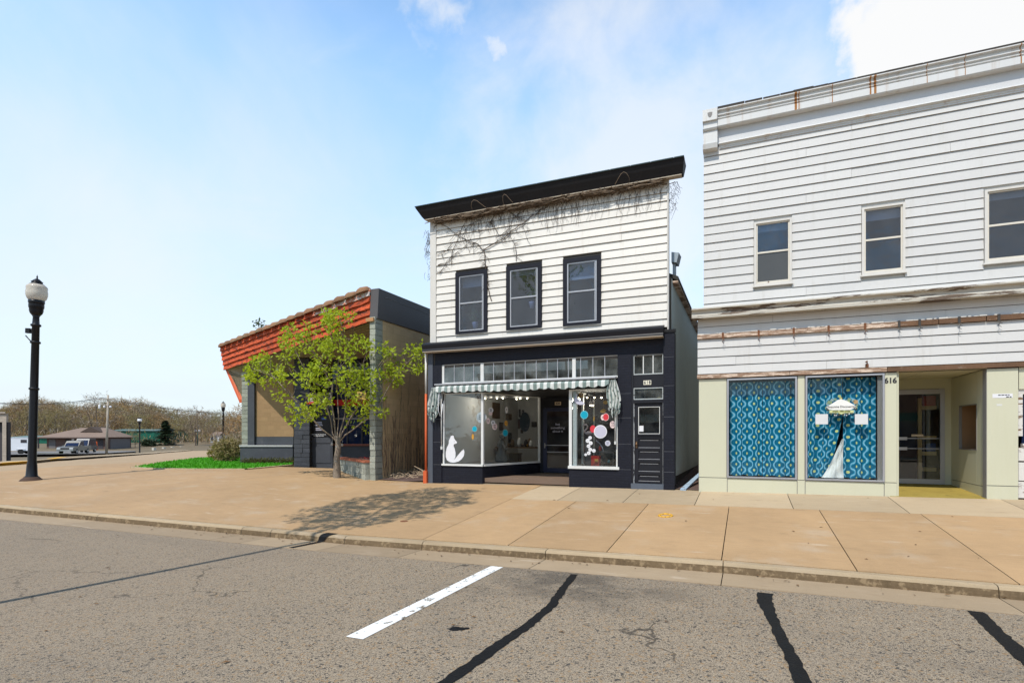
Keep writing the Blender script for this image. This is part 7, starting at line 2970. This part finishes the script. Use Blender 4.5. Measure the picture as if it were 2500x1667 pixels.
# guard stones along the far kerb and a twin globe lamp
for (px, py) in ((376, 1100), (400, 1098.5), (421, 1097), (442, 1096), (460, 1095)):
    q = ground_at(px, py)
    b_ = MB().box(q.x - .28, q.x + .28, q.y - .25, q.y + .25, q.z, q.z + .62)
    tagp(b_.build('guard_post', M_CONC), 'squat pale concrete guard post along the far bend of the side street', 'bollard', 'guard posts along the far bend')
q = ground_at(482, 1094)
t = thing('twin_globe_lamp', 'green post with two white globes below the big bare tree', 'street lamp', tuple(q))
kq = -q.x * SY + q.y * CY
MB().tube([q, q + Vector((0, 0, 42 * kq / F_PX))], .11, 8).build('post', mat('post_green', (.02, .06, .05), .5), t)
for s_ in (-.45, .45):
    MB().ball(q + r2 * s_ + Vector((0, 0, 43 * kq / F_PX)), .25).build('globe', M_WHITE, t)
    MB().tube([q + Vector((0, 0, 39 * kq / F_PX)), q + r2 * s_ + Vector((0, 0, 40 * kq / F_PX))], .05, 5).build('arm', mat('post_green', (.02, .06, .05), .5), t)

# ------------------------------------------------------------------ far trees


def bare_proto(seed, H, rx, m_, nattr=170, twigs=7, tl=.9):
    r_ = np.random.default_rng(seed)
    random.seed(seed)
    at_ = []
    while len(at_) < nattr:
        q = r_.uniform(-1, 1, 3)
        if np.linalg.norm(q) < 1:
            at_.append((q[0] * rx, q[1] * rx, H * .60 + q[2] * H * .39))
    n0 = [(0, 0, -.3)]
    p0 = [-1]
    for i in range(1, 7):
        n0.append((r_.normal(0, .06), r_.normal(0, .06), i * H * .05))
        p0.append(i - 1)
    nd, pr_ = space_col(at_, (n0, p0), H * .042, H * .7, H * .055, 45)
    rd, kd = tree_radii(pr_, .022, 2.1, .34)
    mb = MB()
    skeleton(mb, nd, pr_, rd, kd)
    tr_ = mb
    vs, fs = [], []
    for i in range(len(nd)):
        if kd[i] and rd[i] > .06:
            continue
        for _ in range(twigs if not kd[i] else twigs // 3):
            d_ = r_.normal(0, 1, 3)
            d_[2] = abs(d_[2]) * .8 + .1
            d_ /= np.linalg.norm(d_)
            s_ = np.cross(d_, r_.normal(0, 1, 3))
            s_ /= np.linalg.norm(s_) + 1e-6
            p_ = nd[i] + r_.normal(0, .25, 3)
            l_ = tl * r_.uniform(.6, 1.4)
            b = len(vs)
            vs += [p_ - s_ * .045, p_ + s_ * .045, p_ + d_ * l_ + r_.normal(0, .15, 3)]
            fs.append((b, b + 1, b + 2))
    return tr_, (vs, fs), m_


protos = []
for sd, H, rx, mi in ((11, 12, 4.2, 0), (12, 10, 3.8, 1), (13, 13, 4.6, 2), (14, 9, 3.6, 3), (15, 11, 4.4, 1)):
    protos.append(bare_proto(sd, H, rx, M_TWIG[mi]))
first = {}
GL = ['bare brown tree in the wooded rise behind the sheds', 'olive budding tree in the wooded rise behind the sheds', 'grey bare tree in the wooded rise behind the sheds', 'rusty brown small tree in the wooded rise behind the sheds', 'olive budding tree in the wooded rise behind the sheds']


def far_tree(pi, px, k, sc, lab=None, group='bare trees on the wooded rise', z=None):
    g_ = frw(sx(px, k), k)
    zg_ = terrain_z(g_.x, g_.y) if z is None else z
    if pi not in first:
        tr_, (vs, fs), m_ = protos[pi]
        r0 = thing('bare_tree', GL[pi], 'tree', (0, 0, 0), group)
        tr_.build('trunk', M_BARK_D, r0, local=True)
        MB().add(vs, fs).build('crown', m_, r0, local=True, kind='stuff')
        first[pi] = r0
        o = r0
    else:
        o = copy_thing(first[pi])
    o.location = (g_.x, g_.y, zg_)
    o.rotation_euler = (0, 0, random.uniform(0, 6.28))
    o.scale = (sc * random.uniform(.9, 1.15), sc * random.uniform(.9, 1.15), sc)
    o['label'] = lab or GL[pi]
    return o


random.seed(31)
# crest profile of the wooded rise: photo x -> top y
crest_x = [-150, 0, 40, 90, 140, 190, 230, 270, 330, 380, 430, 480, 520, 560, 620, 700]
crest_y = [985, 992, 975, 968, 975, 988, 980, 975, 974, 985, 998, 1000, 1004, 1006, 1002, 1005]
for row, (k, off) in enumerate(((150, 26), (172, 14), (200, 4), (235, -1))):
    px = -140
    while px < 720:
        pi = random.randrange(5)
        top = float(np.interp(px, crest_x, crest_y)) + off + random.uniform(-4, 9)
        g_ = frw(sx(px, k), k)
        zg_ = terrain_z(g_.x, g_.y)
        hh = zk(top, k) - zg_
        H0 = (12, 10, 13, 9, 11)[pi]
        far_tree(pi, px, k + random.uniform(-6, 6), max(.35, hh / H0))
        px += random.uniform(15, 26) * (150 / k) ** .5
far_tree(2, 240, 128, .92, 'large spreading bare tree standing just behind the utility pole and house roof')
far_tree(0, 478, 132, .80, 'big forked bare tree behind the twin globe lamp')
far_tree(3, 595, 60, .62, 'rust coloured bare tree close behind the corner building')
far_tree(4, 330, 120, .35, 'small pale bare tree at the right end of the brown house')
# understorey brush on the rise: one uncountable mass
vs, fs = [], []
for _ in range(26000):
    k = random.uniform(138, 230)
    px = random.uniform(-150, 720)
    g_ = frw(sx(px, k), k)
    z = terrain_z(g_.x, g_.y) + abs(random.gauss(0, 1.4))
    a = random.uniform(0, 3.14)
    l_ = random.uniform(.5, 1.3)
    b = len(vs)
    vs += [(g_.x - .1 * math.cos(a), g_.y - .1 * math.sin(a), z), (g_.x + .1 * math.cos(a), g_.y + .1 * math.sin(a), z), (g_.x + random.uniform(-.5, .5), g_.y + random.uniform(-.5, .5), z + l_)]
    fs.append((b, b + 1, b + 2))
mbu = MB()
mbu.v, mbu.f, mbu.mi, mbu.smooth = [tuple(v) for v in vs], [list(f) for f in fs], [random.randrange(4) for _ in fs], [False] * len(fs)
tagp(mbu.build('underbrush', M_TWIG), 'tangled brown underbrush filling the wooded rise', 'underbrush', kind='stuff')
# conifer
k = 132.0
g_ = frw(sx(404, k), k)
zg_ = GZ(k, 404)
t = thing('spruce_tree', 'dark green pointed spruce standing alone right of the far white lamp', 'tree', (g_.x, g_.y, zg_))
Hc = (1092 - 1022) * k / F_PX
MB().tube([(g_.x, g_.y, zg_ - .3), (g_.x, g_.y, zg_ + Hc * .95)], [.2, .03], 8).build('trunk', M_BARK_D, t)
vs, fs = [], []
for i in range(150):
    f_ = (i / 150) ** .9
    z = zg_ + Hc * (.12 + .86 * f_)
    rr = 4.0 * (1 - f_) ** .9 * random.uniform(.65, 1.1) + .15
    a = random.uniform(0, 6.283)
    dv = Vector((math.cos(a), math.sin(a), 0))
    for q in range(34):
        s_ = random.random() ** .7
        p_ = Vector((g_.x, g_.y, z)) + dv * rr * s_ + Vector((random.gauss(0, .18), random.gauss(0, .18), -.25 * s_ + random.gauss(0, .08)))
        w_ = random.uniform(.16, .36)
        b = len(vs)
        sd_ = dv.cross(Vector((0, 0, 1))) * w_
        vs += [p_ - sd_, p_ + sd_, p_ + dv * random.uniform(.2, .45) + Vector((0, 0, random.uniform(-.18, .05)))]
        fs.append((b, b + 1, b + 2))
MB().add(vs, fs).build('crown', M_NEEDLE, t, kind='stuff')
g2 = frw(sx(362, 126), 126)
bush('dark_juniper', 'low dark evergreen bush left of the lone spruce', 'shrub', Vector((g2.x, g2.y, GZ(126, 362))), 1.6, 1.3, 1.1, 900, M_NEEDLE, .5, .3)
# white house glimpsed through the trees
k = 146.0
zb = zk(1076, k)
t = thing('white_house', 'white house glimpsed through bare trees left of the second lamp', 'house', tuple(frw(sx(523, k), k, zb)))
MB(FR).box(sx(513, k), sx(535, k), k, k + 4, zb - 3, zb + 1.5).build('wall', M_WVAN, t)
MB(FR).add([(sx(511, k), k - .3, zb + 1.45), (sx(537, k), k - .3, zb + 1.45), (sx(537, k), k + 2, zb + 2.4), (sx(511, k), k + 2, zb + 2.4), (sx(537, k), k + 4.3, zb + 1.45), (sx(511, k), k + 4.3, zb + 1.45)], [(0, 1, 2, 3), (3, 2, 4, 5)]).build('roof', M_SHING, t)
MB(FR).box(sx(515, k), sx(520, k), k - .03, k + .02, zb + .2, zb + 1.2).build('window', M_PANE, t)
MB(FR).box(sx(526, k), sx(529, k), k - .03, k + .02, zb - .5, zb + 1.2).build('door', M_INTD, t)

# ------------------------------------------------------------------ the other side of the street (mirrored in the shop glass)
patch('opposite_pavement', [(-40, -13), (30, -13), (30, -18.9), (-40, -18.9)], M_STRIP, lambda x, y: street_z(x) + .13, 6, kind='structure')
ox = -24.0
for i, (wd, hh, col, lab) in enumerate(((11, 7.2, (.16, .075, .05), 'red brown brick shop across the street at the far left'), (9, 8.6, (.28, .24, .19), 'tall buff brick shop across the street'),
                                        (12, 4.6, (.11, .09, .085), 'low dark shop with shingled awning across the street'), (10, 7.8, (.20, .10, .07), 'brick shop with three upper windows across the street'), (11, 6.2, (.36, .34, .31), 'pale rendered shop across the street at the far right'))):
    zb = street_z(ox) + .13
    t = thing('brick_shop', lab, 'shop', (ox + wd / 2, -19, zb))
    MB().box(ox, ox + wd - .1, -28, -19, zb - .3, zb + hh).build('wall', mat('opposite_wall_' + 'abcde'[i], col, .85, .12, 1.5, .1, 10, brick=(.3, .1, .01, .85)), t)
    MB().box(ox - .05, ox + wd - .06, -19.3, -18.8, zb + hh + .001, zb + hh + .35).build('cornice', M_LEDGE, t)
    wn = MB().box(ox + .5, ox + wd - .7, -19.0, -18.93, zb + .6, zb + 2.8)
    wo_ = wn.build('shop_window', M_PANE, t)
    MB().box(ox + wd * .45, ox + wd * .45 + 1.0, -18.93, -18.9, zb, zb + 2.3).build('door', M_INTD, t)
    aw_ = MB().prism_x([(-19, zb + 3.5), (-17.8, zb + 2.9), (-17.8, zb + 2.8), (-19, zb + 3.2)], ox + .3, ox + wd - .4)
    aw_.build('shop_awning', (M_SHING, M_CREAM, M_SHING, M_GREENM, M_CORR)[i], t)
    if hh > 5:
        for j in range(3):
            x = ox + wd * (j + .7) / 3.3
            w2_ = MB().box(x - .45, x + .45, -19.0, -18.94, zb + 4.2, zb + 5.8).build('window', M_TRIM_W, t)
            MB().box(x - .36, x + .36, -18.94, -18.93, zb + 4.3, zb + 5.7).build('pane', M_PANE, w2_)
    ox += wd
bo = copy_thing(first[2])
bo.location = (5.5, -16.0, street_z(5) + .13)
bo.scale = (.62, .62, .62)
bo['label'] = 'bare street tree on the pavement across the street'
del bo['group']
bpy.context.view_layer.update()
